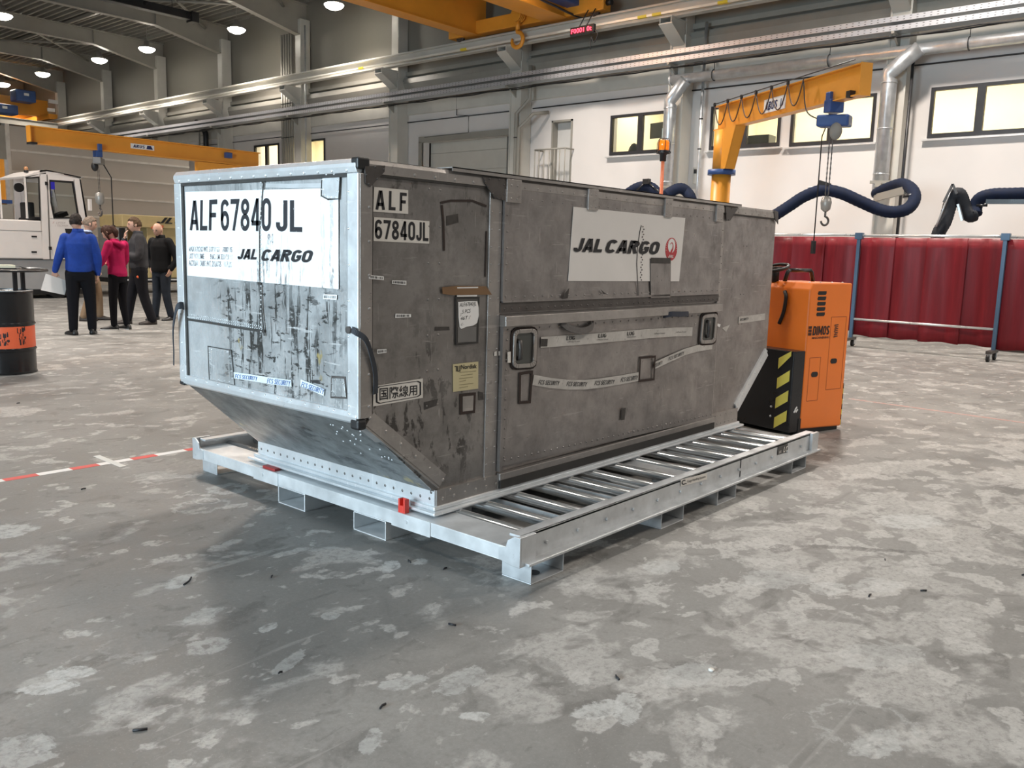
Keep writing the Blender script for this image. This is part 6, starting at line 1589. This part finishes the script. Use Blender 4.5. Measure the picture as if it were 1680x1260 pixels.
shoe_b = mk('black_shoe', (0.012, 0.012, 0.012), 0.45, var=0.2); shoe_d = mk('brown_black_shoe', (0.03, 0.022, 0.018), 0.5)
short = lambda c: c.z > 0.42-0.75*max(0, c.y)*0 and not (c.y > 0.45 and c.z < 0.62) or (c.y < 0.25 and c.z > -0.35)
P_ = px(136, 549, 2, 0)
def collar(m_, z0=1.49, z1=1.56, r=.078):
    def fn(t, k, V, J):
        l = J['lean']*0.55; MB().lathe([(r*k, z0*k), (r*1.04*k, (z0+.03)*k), (r*.93*k, z1*k), (r*.86*k, z1*k), (r*.9*k, z0*k)], (0, l*k, 0), 20).build('collar', m_, t, local=True)
    return ('collar', fn)
blu = mk('royal_blue_jacket', (0.018, 0.05, 0.25), 0.8, var=0.22, vscale=7, bump=0.5, bscale=7)
def paper_fn(t, k, V, J):
    pass
person('person in a royal blue jacket seen from behind, holding a printed sheet', P_, (0.42, 0.907), 1.83,
       dict(jkm=blu, trm=blk_tr, shm=shoe_b, hairm=dark_hair, hair=short, bulk=1.02, hem=.93, leg=1.05, extras=[collar(blu)],
            J=dict(ankL=(-.12, -.04, .09), ankR=(.13, .06, .09), kneeL=(-.11, 0, .5), kneeR=(.12, .06, .5), elL=(-.26, -.03, 1.16), wrL=(-.33, .05, .93), elR=(.245, .0, 1.14), wrR=(.235, .06, .89), shL=(-.17, 0, 1.42), shR=(.17, 0, 1.42), toeL=(-.5, .85), toeR=(.1, 1), head=(-.02, .02, 1.655), yaw=-0.2, hdL=(-.15, .2, -1), pdL=(0.2, 1, 0), curlL=0.8)))
ps = tag(None, 'x') if False else None
a = px(67, 476, 1, P_.y+0.13); b = px(106, 484, 1, P_.y+0.13); c = px(111, 461, 1, P_.y+0.16); d_ = px(75, 449, 1, P_.y+0.16)
sheet = MB().slab([a, b, c, d_], 0, 0.004).build('printed_sheet', mk('sheet_paper', (0.72, 0.70, 0.68), 0.6, var=0.04, dirt=(0.4, 0.38, 0.37), dirt_th=0.64))
tag(sheet, 'white printed sheet held by the person in the blue jacket', 'paper')
pink = mk('crimson_fleece', (0.40, 0.014, 0.08), 0.8, var=0.14, vscale=9, bump=0.35, bscale=10)
def bob(HM, k, t):
    m = MB()
    for sx in (-1, 1):
        limb(m, [HM @ Vector((sx*0.082, -0.01, 0.05)), HM @ Vector((sx*0.092, 0.01, -0.05)), HM @ Vector((sx*0.075, 0.03, -0.125))], [.022*k, .026*k, .014*k], 8)
    limb(m, [HM @ Vector((0, -0.10, 0.02)), HM @ Vector((0, -0.105, -0.06)), HM @ Vector((0, -0.08, -0.12))], [.05*k, .055*k, .03*k], 10)
    smoothed(m.build('hair_lengths', brown_hair if False else mk('chestnut_hair', (0.05, 0.025, 0.018), 0.55, var=0.3, vscale=40), t, local=True), 0.009, 2)
def hood(t, k, V, J):
    m = MB(); limb(m, [V((-.10, -.02, 1.47)), V((-.06, -.09, 1.44)), V((0, -.115, 1.41)), V((.06, -.09, 1.44)), V((.10, -.02, 1.47))], [.03*k, .042*k, .048*k, .042*k, .03*k]); m.build('hood', pink, t, local=True)
Pp = px(197, 541, 2, 0)
person('person in a crimson hooded fleece and black leggings with head bent over a paper', Pp, (-0.42, 0.907), 1.72,
       dict(jkm=pink, trm=blk_tr, shm=shoe_b, sole=mk('white_sole', (0.75, 0.75, 0.74), 0.5), hairm=mk('chestnut_hair', (0.05, 0.025, 0.018), 0.55, var=0.3, vscale=40), hair=lambda c: c.z > -0.5 and not (c.y > 0.35 and c.z < 0.5), extra_hair=bob, bulk=.94, fem=True, hem=.90, leg=.88, cuff=.05, extras=[('hood', hood)],
            J=dict(lean=.10, neck=(0, .05, 1.50), head=(-.03, .13, 1.62), pitch=-0.65, yaw=0.25, elL=(-.27, .08, 1.13), wrL=(-.12, .30, 1.12), elR=(.26, .08, 1.12), wrR=(.10, .30, 1.10), pdL=(0, 0, 1), pdR=(0, 0, 1), ankL=(-.09, .04, .09), ankR=(.11, -.05, .09), toeL=(-.5, .8), toeR=(.1, 1))))
Rz = Matrix.Rotation(math.atan2(0.907, -0.42)-pi/2, 3, 'Z')
q = [Vector((Pp.x, Pp.y, 0))+Rz @ Vector(v) for v in ((-.14, .30, 1.07), (.08, .30, 1.07), (.08, .50, 1.17), (-.14, .50, 1.17))]
tag(MB().slab(q, 0, 0.003).build('note_sheet', whitep), 'white note sheet held up by the person in the crimson fleece', 'paper')
Pb = px(150, 526, 2, 0)
nav = mk('navy_blazer', (0.012, 0.016, 0.045), 0.75, var=0.2, vscale=9, bump=0.2, bscale=9)
shirt = mk('pale_blue_shirt', (0.42, 0.50, 0.68), 0.7, var=0.08)
def shirt_fn(t, k, V, J):
    m = MB(); loft(m, [(0, .085*k, .98*k, .06*k, .065*k), (0, .095*k, 1.15*k, .065*k, .062*k), (0, .09*k, 1.32*k, .075*k, .06*k), (0, .055*k, 1.46*k, .06*k, .045*k)])
    smoothed(m.build('shirt', shirt, t, local=True), 0.01, 2)
    MB().lathe([(.068*k, 1.48*k), (.072*k, 1.50*k), (.064*k, 1.55*k), (.058*k, 1.55*k)], (0, .008*k, 0), 18).build('shirt_collar', shirt, t, local=True)
person('person in navy blazer, pale blue shirt and tan trousers behind the others', Pb, (0.86, -0.51), 1.86,
       dict(jkm=nav, trm=mk('tan_chino', (0.20, 0.13, 0.075), 0.8, var=0.12), shm=shoe_d, hairm=grey_hair, hair=short, bulk=1.06, hem=.82, extras=[('shirt', shirt_fn)],
            J=dict(pitch=-0.25, yaw=0.2, elR=(.27, .02, 1.14), wrR=(.2, .24, 1.06), ankL=(-.12, .12, .09), kneeL=(-.11, .1, .5), ankR=(.12, -.1, .09), head=(0, .05, 1.65))))
Pg = px(232, 532, 2, 0)
gry = mk('charcoal_sweatshirt', (0.048, 0.048, 0.052), 0.85, var=0.2, vscale=9, bump=0.3, bscale=9)
wk = mk('dark_work_trousers', (0.014, 0.014, 0.017), 0.8, var=0.2, vscale=9)
def patch(t, k, V, J):
    MB().ball(V((-.175, .03, .80)), .012*k, .045*k, .028*k, 10, 7).build('pocket_tab', mk('tab_orange', (0.85, 0.16, 0.05), 0.6), t, local=True)
    MB().ball(V((-.180, -.0, .94)), .012*k, .012*k, .04*k, 8, 6).build('pocket_tool', mk('tool_brown', (0.35, 0.2, 0.15), 0.5), t, local=True)
person('person in a charcoal sweatshirt standing sideways with one hand at the chin', Pg, (-0.95, 0.31), 1.86,
       dict(jkm=gry, trm=wk, shm=shoe_d, hairm=brown_hair, hair=short, bulk=1.03, hem=.93, leg=1.08, cuff=.075, extras=[('patch', patch), collar(gry, 1.49, 1.55)],
            J=dict(elR=(.16, .22, 1.15), wrR=(.05, .20, 1.42), hdR=(-.1, -.15, 1), pdR=(0, -1, 0), elL=(-.25, .04, 1.14), wrL=(-.05, .22, 1.17), hdL=(1, .1, .2), pdL=(0, -.3, .9), curlL=.4, pitch=-0.15, head=(0, .05, 1.65), ankL=(-.10, -.16, .09), kneeL=(-.1, -.04, .5), ankR=(.11, .20, .09), kneeR=(.1, .12, .5))))
Pk = px(268, 525, 2, 0)
blj = mk('black_jacket_cloth', (0.009, 0.009, 0.010), 0.7, var=0.2, vscale=8, bump=0.3, bscale=8)
jns = mk('dark_jeans', (0.022, 0.027, 0.036), 0.85, var=0.25, vscale=7)
person('bald person in a black jacket and dark jeans looking down beside the container corner', Pk, (-0.93, -0.30), 1.80,
       dict(jkm=blj, trm=jns, shm=shoe_b, bulk=1.1, hem=.88, extras=[collar(blj, 1.48, 1.555, .084)],
            J=dict(pitch=-0.35, yaw=0.15, head=(0, .06, 1.645), elL=(-.30, -.06, 1.15), wrL=(-.25, .03, .93), elR=(.33, -.05, 1.15), wrR=(.26, -.02, .95), ankL=(-.14, -.05, .09), ankR=(.13, .06, .09))))

# ------------------------------------------------------------------ white side loading vehicle behind the people
vh = thing('industrial_truck', 'white industrial truck with a glazed driver cab and grey skirt behind the people', 'truck', (5.5, 20.5, 0))
vw = mk('truck_white', (0.84, 0.80, 0.77), 0.35, var=0.02); vg = mk('truck_grey', (0.36, 0.365, 0.37), 0.45, var=0.06)
VY, VB = 19.6, 21.3
V_ = lambda x, y, yy=VY: px(x/9.693, 270+y/9.692, 1, yy)
def Vx(u, v): return px(u, v, 1, VY)
hx_ = Vx(66, 360)
MB().prism([(1.5, VY, 0.96), (6.22, VY, 0.96), (6.20, VY, 1.88), (1.5, VY, 1.86)], (0, VB-VY+0.2, 0)).build('hood', vw, vh, bevel=0.03)
for x, y in ((500, 1143), (500, 1390)):
    p = V_(x, y)
    MB().box(p.x, p.x+0.12, VY-0.01, VY, p.z-0.02, p.z+0.02).build('hood_latch', black, vh)
MB().box(1.5, 6.2, VY-0.004, VY+0.002, 1.62, 1.628).build('hood_joint', grime, vh)
MB().box(1.5, 7.35, VY+0.05, VB+0.1, 0.22, 0.95).build('skirt', vg, vh, bevel=0.02)
MB().box(1.5, 7.35, VY+0.02, VB, 0.945, 0.965).build('skirt_gap', black, vh)
for x in (6.55, 4.8, 2.6):
    wv = MB().cyl((x, VY+0.12, 0.28), (x, VY+0.42, 0.28), 0.28, 24).build('wheel', black, vh)
    MB().cyl((x, VY+0.10, 0.28), (x, VY+0.13, 0.28), 0.14, 18).build('wheel_hub', vg, wv)
MB().box(1.5, 7.3, VY+0.08, VB, 0.10, 0.24).build('underbody', black, vh)
# cab shell on both sides: pillars, door, roof
def cabside(yy, th):
    f = lambda x, y: V_(x, y)+Vector((0, yy-VY, 0))
    m = MB()
    e = (0, th, 0)
    m.prism([f(630, 90), f(730, 85), f(790, 1505), f(690, 1505)], e)
    m.prism([f(390, 190), f(412, 205), f(452, 855), f(430, 855)], e); m.prism([f(390, 190), f(640, 150), f(640, 185), f(412, 208)], e)
    m.prism([f(640, 90), f(730, 80), f(1290, 195), f(1290, 235), f(1210, 215), f(730, 150), f(640, 150)], e)
    m.prism([f(1180, 210), f(1260, 225), f(1390, 860), f(1250, 860)], e)
    m.prism([f(735, 150), f(1190, 210), f(1165, 265), f(780, 240)], e); m.prism([f(735, 150), f(782, 240), f(850, 860), f(770, 860)], e)
    m.prism([f(770, 855), f(1400, 855), f(1440, 1505), f(800, 1505)], e)
    return m, f
m, f = cabside(VY, 0.06); cs = m.build('cab_side', vw, vh)
m, f2 = cabside(VB-0.06, 0.06); m.build('cab_side', vw, vh)
m = MB().prism([f(385, 185), f(640, 95), f(730, 80), f(1295, 195), f(1295, 225), f(730, 130), f(640, 150), f(400, 215)], (0, VB-VY, 0)); m.build('cab_roof', vw, vh)
for yy in (VY, VB-0.05): MB().prism([f(1260, 225)+Vector((0, yy-VY, 0)), f(1278, 228)+Vector((0, yy-VY, 0)), f(1385, 850)+Vector((0, yy-VY, 0)), f(1360, 850)+Vector((0, yy-VY, 0))], (0, 0.05, 0)).build('windscreen_frame', black, vh)
gl2 = NT('cab_glass'); gl2.base((0.75, 0.8, 0.8), 0.03); gl2.b.inputs['Transmission Weight'].default_value = 1; gl2.b.inputs['IOR'].default_value = 1.05; gl2 = gl2.m
def frame_poly(nm, pts, w_, m_):
    q = [f(*p)+Vector((0, -0.006, 0)) for p in pts]; c = sum(q, Vector())/len(q); mb = MB()
    for i in range(len(q)):
        a, b = q[i], q[(i+1) % len(q)]; mb.prism([a, b, b.lerp(c, w_), a.lerp(c, w_)], (0, 0.05, 0))
    return mb.build(nm, m_, vh)
frame_poly('door_window_frame', [(780, 240), (1165, 265), (1250, 770), (1235, 860), (850, 860), (800, 600)], 0.09, black)
frame_poly('rear_window_frame', [(410, 205), (622, 190), (645, 852), (452, 852)], 0.07, black)
for pts in ([(782, 242), (1163, 267), (1248, 770), (1233, 858), (852, 858), (800, 600)], [(412, 207), (620, 192), (643, 850), (454, 850)]):
    MB().prism([f(*p)+Vector((0, 0.02, 0)) for p in pts], (0, 0.005, 0)).build('window_pane', gl2, vh)
MB().prism([f(1275, 240), f(1285, 240), f(1390, 850), f(1378, 850)], (0, 0.02, 0)).build('windscreen_edge', black, vh)
m = MB(); a = f(745, 160); b = f(800, 1500)
m.tube([a+Vector((0, -0.004, 0)), f(775, 860)+Vector((0, -0.004, 0)), b+Vector((0, -0.004, 0))], 0.008, 5); m.build('door_joint', grime, vh)
for p in ((735, 300), (795, 1330)):
    c = f(*p); MB().box(c.x-0.03, c.x+0.03, VY-0.03, VY, c.z-0.04, c.z+0.04).build('door_hinge', black, vh)
c = f(545, 75); MB().cyl((c.x, VY+0.5, c.z-0.06), (c.x, VY+0.5, c.z+0.0), 0.05, 14).build('beacon_base', black, vh); MB().ball((c.x, VY+0.5, c.z+0.03), 0.05, 0.05, 0.06).build('beacon_lens', mk('dull_amber', (0.45, 0.22, 0.1), 0.3), vh)
c = f(590, 740); MB().box(c.x-0.06, c.x+0.10, VY+0.4, VY+0.9, 1.9, c.z+0.22).build('seat_back', black, vh, bevel=0.03); MB().box(c.x-0.1, c.x+0.45, VY+0.4, VY+0.95, 1.5, 1.95).build('seat', black, vh, bevel=0.04)
MB().cyl((f(515, 350).x, VY+0.8, f(515, 350).z), (f(515, 350).x, VY+0.86, f(515, 350).z), 0.11, 18).build('fan', black, vh)
c = f(990, 310); MB().box(c.x-0.12, c.x+0.10, VY+0.7, VY+0.9, c.z-0.1, c.z+0.08).build('display', mk('violet_screen', (0.04, 0.03, 0.4), 0.3, es=0.5), vh)
MB().tube([f(970, 380)+Vector((0, 0.8, 0)), f(1060, 830)+Vector((0, 0.8, 0))], 0.035, 10).build('mast_rail', black, vh); MB().tube([f(1040, 400)+Vector((0, 0.9, 0)), f(1085, 760)+Vector((0, 0.9, 0))], 0.05, 10).build('mast_cylinder', galv, vh)
c = f(1110, 800); MB().obox(c+Vector((0, 0.6, 0)), (0.12, 0, 0.05), (0, 0.2, 0), (-0.02, 0, 0.05)).build('console', black, vh); MB().ball(f(890, 760)+Vector((0, 0.5, 0)), 0.05, 0.05, 0.09).build('lever', black, vh)
fr = mk('faded_grey_print', (0.50, 0.44, 0.42), 0.5)
D_ = lambda x, y: px(75+x/28, 355+y/28, 1, VY-0.001)
text_mb(MB(), 'LIFTEX', D_(470, 340), D_(910, 345), D_(480, 250), 0.006, 0.0, 0.2).build('lettering', fr, vh)
text_mb(MB(), '/ TECHNIK 7/', D_(420, 460), D_(1190, 475), D_(430, 375), 0.006, 0.0, 0.2).build('lettering', fr, vh)
text_mb(MB(), 'X', D_(290, 330), D_(390, 332), D_(310, 240), 0.006, 0.0, 0.2).build('lettering', mk('faded_red_print', (0.6, 0.4, 0.37), 0.5), vh)
MB().prism([D_(880, 565), D_(1500, 575), D_(1480, 820), D_(935, 820)], (0, -0.004, 0)).build('step_recess', black, vh)
MB().obox(f(1362, 640)+Vector((0.05, -0.12, 0)), (0.03, 0, 0), (0, 0.05, 0), (0, 0, 0.14)).build('mirror', vw, vh)

# cream lifting platform behind the people on the right of the group
lp = thing('work_platform', 'cream work platform with a dark lettered band behind the charcoal sweatshirt', 'lift', (9.6, 21.4, 0))
cr = mk('machine_cream', (0.60, 0.47, 0.23), 0.5, var=0.06)
p0, p1 = px(200, 355, 1, 21), px(300, 400, 1, 21)
MB().box(p0.x, p1.x+0.8, 21.0, 22.4, px(250, 374, 1, 21).z, px(250, 354, 1, 21).z).build('deck', cr, lp, bevel=0.02)
text_mb(MB(), 'JLG', px(257, 366.5, 1, 20.99), px(304, 368, 1, 20.99), px(257, 356.5, 1, 20.99), 0.006, 0.04, 0.3).build('lettering', ink, lp)
a = [px(247, 374, 1, 20.98), px(252, 370, 1, 20.98), px(268, 370, 1, 20.98), px(266, 376, 1, 20.98), px(253, 377, 1, 20.98)]
MB().prism(a, (0, -0.02, 0)).build('emblem', mk('flame_orange', (0.75, 0.13, 0.05), 0.5), lp)
MB().box(px(250, 400, 1, 21).x-0.1, p1.x+0.6, 21.1, 22.3, 0.42, px(250, 372, 1, 21).z).build('body', cr, lp, bevel=0.02)
MB().box(px(203, 400, 1, 21).x, px(209, 400, 1, 21).x, 21.1, 22.3, 0.4, px(205, 374, 1, 21).z).build('strut', black, lp)
MB().box(px(196, 400, 1, 21).x, px(202, 400, 1, 21).x, 21.2, 22.3, 0.4, px(205, 374, 1, 21).z).build('strut', galv, lp)
MB().box(px(200, 400, 1, 21).x-0.2, p1.x+0.8, 21.05, 22.35, 0.30, 0.42).build('chassis', black, lp)
MB().box(px(200, 400, 1, 21).x-0.2, p1.x+0.8, 21.0, 21.05, 0.36, 0.40).build('chassis_strip', whitep, lp)
for x in (px(212, 400, 1, 21).x, p1.x+0.3): MB().cyl((x, 21.1, 0.2), (x, 21.4, 0.2), 0.2, 20).build('wheel', black, lp)

# orange stand at the picture's left margin
sd2 = thing('machine_column', 'orange and grey machine column standing beside the open edge of the beige partition', 'machine', px(4, 470, 1, 24.6))
g = lambda u, v: px(u, v, 1, 24.6)
MB().box(g(-8, 300).x, g(4, 300).x, 24.4, 24.8, 0, g(3, 262).z).build('frame', orange, sd2)
MB().box(g(4, 300).x, g(10, 300).x, 24.35, 24.5, 0, g(3, 262).z).build('guide_rail', galv, sd2)
MB().box(g(-8, 300).x, g(12, 300).x, 24.3, 24.4, g(3, 334).z, g(3, 328).z).build('clamp', blue, sd2)
MB().box(g(-8, 300).x, g(11, 300).x, 24.25, 24.7, 0, g(3, 336).z).build('base', steelp, sd2)

# ------------------------------------------------------------------ oil drum used as a stand-up table
DX, DY = 1.085, 7.28
dr_ = thing('oil_drum', 'black steel oil drum with an orange middle band standing on the concrete', 'drum', (DX, DY, 0))
prof = [(0.0, 0.012), (0.27, 0.012), (0.285, 0.0), (0.294, 0.006), (0.288, 0.03)]
for z in (0.26, 0.53):
    prof += [(0.287, z-0.03), (0.287, z-0.015), (0.300, z), (0.287, z+0.015), (0.287, z+0.03)]
prof += [(0.288, 0.85), (0.294, 0.875), (0.285, 0.885), (0.27, 0.872), (0.0, 0.872)]
MB().lathe(prof, (DX, DY, 0), 48).build('shell', mk('drum_black', (0.010, 0.010, 0.011), 0.22, var=0.2), dr_)
MB().lathe([(0.2875, 0.28), (0.2885, 0.285), (0.2885, 0.505), (0.2875, 0.51)], (DX, DY, 0), 48).build('orange_band', mk('drum_orange', (0.72, 0.12, 0.045), 0.45, var=0.06, dirt=(0.05, 0.03, 0.03), dirt_th=0.68, vscale=6), dr_)
tt = MB().tube([(DX+0.283*math.cos(a), DY+0.283*math.sin(a), 0.883) for a in [2*pi*k/36 for k in range(36)]], 0.008, 6, closed=True).build('bright_rim', galv, dr_)
def on_drum(ang, z, r=0.2895): return Vector((DX+r*math.cos(ang), DY+r*math.sin(ang), z))
ca = math.atan2(CAM.y-DY, CAM.x-DX)
for a0, w_, h0, h1 in ((0.55, 0.16, 0.31, 0.50), (-0.1, 0.22, 0.31, 0.44)):
    m = MB(); rr = random.Random(3)
    for k in range(26):
        a = ca+a0+rr.uniform(-w_, w_); z = rr.uniform(h0, h1-0.03); da = rr.uniform(0.01, 0.05); dz = rr.uniform(0.01, 0.05)
        m.prism([on_drum(a, z), on_drum(a+da, z), on_drum(a+da, z+dz), on_drum(a, z+dz)], (on_drum(a, z, 0.0006)-Vector((DX, DY, z))))
    m.build('scorch_mark', ink, dr_)
tb = thing('round_stand_table', 'low round black metal table frame standing on the oil drum', 'table', (DX, DY, 0.885))
MB().lathe([(0.0, 1.085), (0.425, 1.085), (0.43, 1.09), (0.43, 1.105), (0.425, 1.11), (0.0, 1.11)], (DX, DY, 0), 40).build('table_top', blackp, tb)
MB().tube([(DX+0.435*math.cos(a), DY+0.435*math.sin(a), 1.098) for a in [2*pi*k/40 for k in range(40)]], 0.014, 6, closed=True).build('table_rim', blackp, tb)
for q in range(4):
    a = ca+0.55+q*pi/2
    MB().box(DX+0.235*math.cos(a)-0.018, DX+0.235*math.cos(a)+0.018, DY+0.235*math.sin(a)-0.018, DY+0.235*math.sin(a)+0.018, 0.875, 1.087).build('leg', blackp, tb)
def stack_sheet(name, label, cat, u0, u1, yy, z, th, m_, dy=0.22, tilt=0.0):
    x0, x1 = px(u0, 440, 1, yy).x, px(u1, 440, 1, yy).x; v = [(x0, yy, z), (x1, yy-0.01, z), (x1+0.03, yy+dy, z), (x0+0.03, yy+dy, z)]
    return tag(MB().prism(v, (0, 0, th)).build(name, m_, None, bevel=0.003), label, cat)
stack_sheet('clipboard', 'dark clipboard lying under the cream pad on the round stand table', 'clipboard', -26, 27, DY-0.18, 1.111, 0.012, ink)
stack_sheet('writing_pad', 'cream writing pad lying on the dark clipboard on the stand table', 'paper', -26, 25, DY-0.18, 1.1235, 0.03, mk('cream_pad', (0.80, 0.76, 0.58), 0.6))
p = MB(); x0 = px(29, 440, 1, DY-0.05).x
vs_ = []; fs = []
for i in range(9):
    x = x0+0.27*i/8; z = 1.114+0.028*(1-i/8)*abs(math.cos(i*0.5))
    vs_ += [(x, DY-0.08, z), (x+0.03, DY+0.16, z), (x+0.03, DY+0.16, z-0.002), (x, DY-0.08, z-0.002)]
for i in range(8): fs += [(i*4+j, i*4+(j+1) % 4, (i+1)*4+(j+1) % 4, (i+1)*4+j) for j in range(4)]
fs += [(3, 2, 1, 0), (32, 33, 34, 35)]
p.add(vs_, fs, True)
tag(p.build('paper_stack', whitep), 'curled white paper sheets lying at the edge of the stand table', 'paper')

# ------------------------------------------------------------------ floor tape and litter
TYm = [-2.0, -1.62, -1.28, -0.9, -0.525, -0.335, -0.138, 0.033, 0.251, 0.42, 0.633, 0.80, 1.0, 1.2, 1.4]
tape_r = mk('tape_red', (0.66, 0.07, 0.06), 0.45, var=0.08); tape_w = mk('tape_white', (0.80, 0.79, 0.77), 0.45, var=0.05)
ft = thing('floor_marking_tape', 'red and white striped marking tape stuck along the concrete floor', 'tape', (0, 2.68, 0))
m = MB()
bnd = [-1.33, -1.14, -0.93] if False else [px(u, v, 2, 0).x for u, v in ((-60, 800), (6, 788), (60, 778), (117, 770), (163, 763), (215, 753), (257, 747), (302, 738), (340, 731))]
bnd = [bnd[0]-0.2*k for k in range(8, 0, -1)]+bnd
bnd += [bnd[-1]+0.19, bnd[-1]+0.38, bnd[-1]+0.57]
for i in range(len(bnd)-1):
    ya = 2.67
    MB().box(bnd[i], bnd[i+1], ya-0.033, ya+0.033, 0.0, 0.0012).build('red_strip' if i % 2 == 1 else 'white_strip', tape_r if i % 2 == 1 else tape_w, ft)
a, b = px(158, 748, 2, 0), px(202, 766, 2, 0)
cross = MB().bar((a.x, a.y, 0.0021), (b.x, b.y, 0.0021), 0.045, 0.0012).build('tape_piece', mk('tape_grey_white', (0.66, 0.66, 0.63), 0.5))
tag(cross, 'short pale tape piece stuck crosswise over the red and white floor tape', 'tape')
a, b = px(1392, 654, 2, 0), px(1690, 695, 2, 0)
fl = mk('faded_red_line', (0.40, 0.235, 0.21), 0.5, var=0.2, vscale=8, dirt=(0.36, 0.34, 0.32), dirt_th=0.5)
tag(MB().bar((a.x, a.y, 0.0005), (b.x, b.y, 0.0005), 0.06, 0.001).build('floor_line', fl), 'faded red line worn into the floor to the right of the orange tractor', 'floor line')
scrapm = ink
proto = None
lit = [(230, 1199, 0.020, 2.6), (628, 1160, 0.016, 0.3), (742, 1026, 0.016, 1.9), (1013, 1113, 0.015, 1.0), (446, 947, 0.012, 0.8), (137, 803, 0.014, 0.2), (1515, 970, 0.014, 2.4), (1427, 978, 0.016, 0.1), (672, 922, 0.016, 1.2), (730, 934, 0.014, 0.2), (1452, 919, 0.010, 0.4), (1680, 944, 0.014, 2.7), (30, 662, 0.014, 0.2), (460, 1105, 0.008, 0)]
for u, v, r, rot in lit:
    p = px(u, v, 2, 0)
    if proto is None:
        proto = MB().tube([(-0.02, 0, 0.004), (0, 0.003, 0.0055), (0.02, -0.001, 0.004)], 0.004, 6).build('wire_scrap', scrapm)
        tag(proto, 'tiny black scrap of wire lying loose on the bare concrete floor', 'scrap', 'black wire scraps on the floor'); o = proto
    else:
        o = proto.copy(); COL.objects.link(o)
    o.location = (p.x, p.y, 0); o.rotation_euler = (0, 0, rot); o.scale = (r/0.02, r/0.02, 1)
p = px(310, 955, 2, 0)
tag(MB().tube(spline([(p.x-0.035, p.y-0.02, 0.004), (p.x, p.y, 0.005), (p.x+0.03, p.y+0.035, 0.004)], 4), 0.004, 6).build('cable_tie', scrapm), 'curved black cable tie lying on the pale dot at the strip end', 'scrap')
p = px(1167, 1100, 2, 0)
tag(MB().lathe([(0, 0), (0.010, 0), (0.011, 0.004), (0.008, 0.007), (0, 0.007)], p, 14).build('bottle_cap', label_s), 'small pale cap lying alone on the floor right of centre', 'cap')
# office things seen through the first two windows
mo = thing('computer_monitor', 'dark computer monitor standing behind the first office window by the beacon', 'monitor', (17.9, 9.0, 3.85))
c = px(1085, 213, 0, 17.9)
MB().obox(px(1079, 214, 0, 17.9), (0.05, 0.26, 0), (0.01, 0, 0), (0, 0, 0.2)).build('screen', desk, mo); MB().box(17.95, 18.05, 9.15, 9.2, 3.9, 4.4).build('stand', desk, mo)
MB().obox(px(1094, 218, 0, 17.7), (0.1, 0.2, 0), (0.01, 0, 0), (0, 0, 0.14)).build('second_screen', mk('screen_pale', (0.5, 0.62, 0.7), 0.3, es=0.35), mo)
tag(MB().box(17.6, 18.4, 8.5, 10.4, 3.83, 3.88).box(17.65, 18.35, 8.55, 8.6, 2.9, 3.83).box(17.65, 18.35, 10.3, 10.35, 2.9, 3.83).build('office_desk', desk), 'dark office desk behind the first office window', 'desk')
tag(MB().ball(px(1040, 244, 0, 17.46)-Vector((0, 0, 0.35)), 0.1, 0.22, 0.5).build('office_chair_back', desk, None), 'dark chair back showing at the bottom of the first office window', 'chair')
tag(MB().box(17.5, 17.9, 6.35, 7.05, 2.9, 4.36).build('filing_cabinet', desk, bevel=0.02), 'dark low cabinet behind the window half covered by the jib crane', 'cabinet')
rc = thing('red_equipment', 'dark red equipment rack standing in the open part of the roller gate', 'machine', (18.6, 14.0, 0))
MB().box(18.3, 19.0, 13.62, 14.3, 4.0, 4.75).build('top_case', redp, rc); MB().box(18.4, 18.9, 13.7, 13.8, 0, 4.0).build('post', redp, rc); MB().ball((18.3, 13.95, 4.0), 0.12).build('lamp', whitep, rc); MB().box(18.4, 18.9, 14.2, 14.3, 0, 4.0).build('post', black, rc)

for n in ('royal_blue_jacket', 'black_trouser_cloth', 'crimson_fleece', 'navy_blazer', 'charcoal_sweatshirt', 'dark_work_trousers', 'black_jacket_cloth', 'dark_jeans', 'dark_hair', 'brown_hair', 'chestnut_hair', 'grey_brown_hair'):
    _mats[n].node_tree.nodes['Principled BSDF'].inputs['Specular IOR Level'].default_value = 0.12
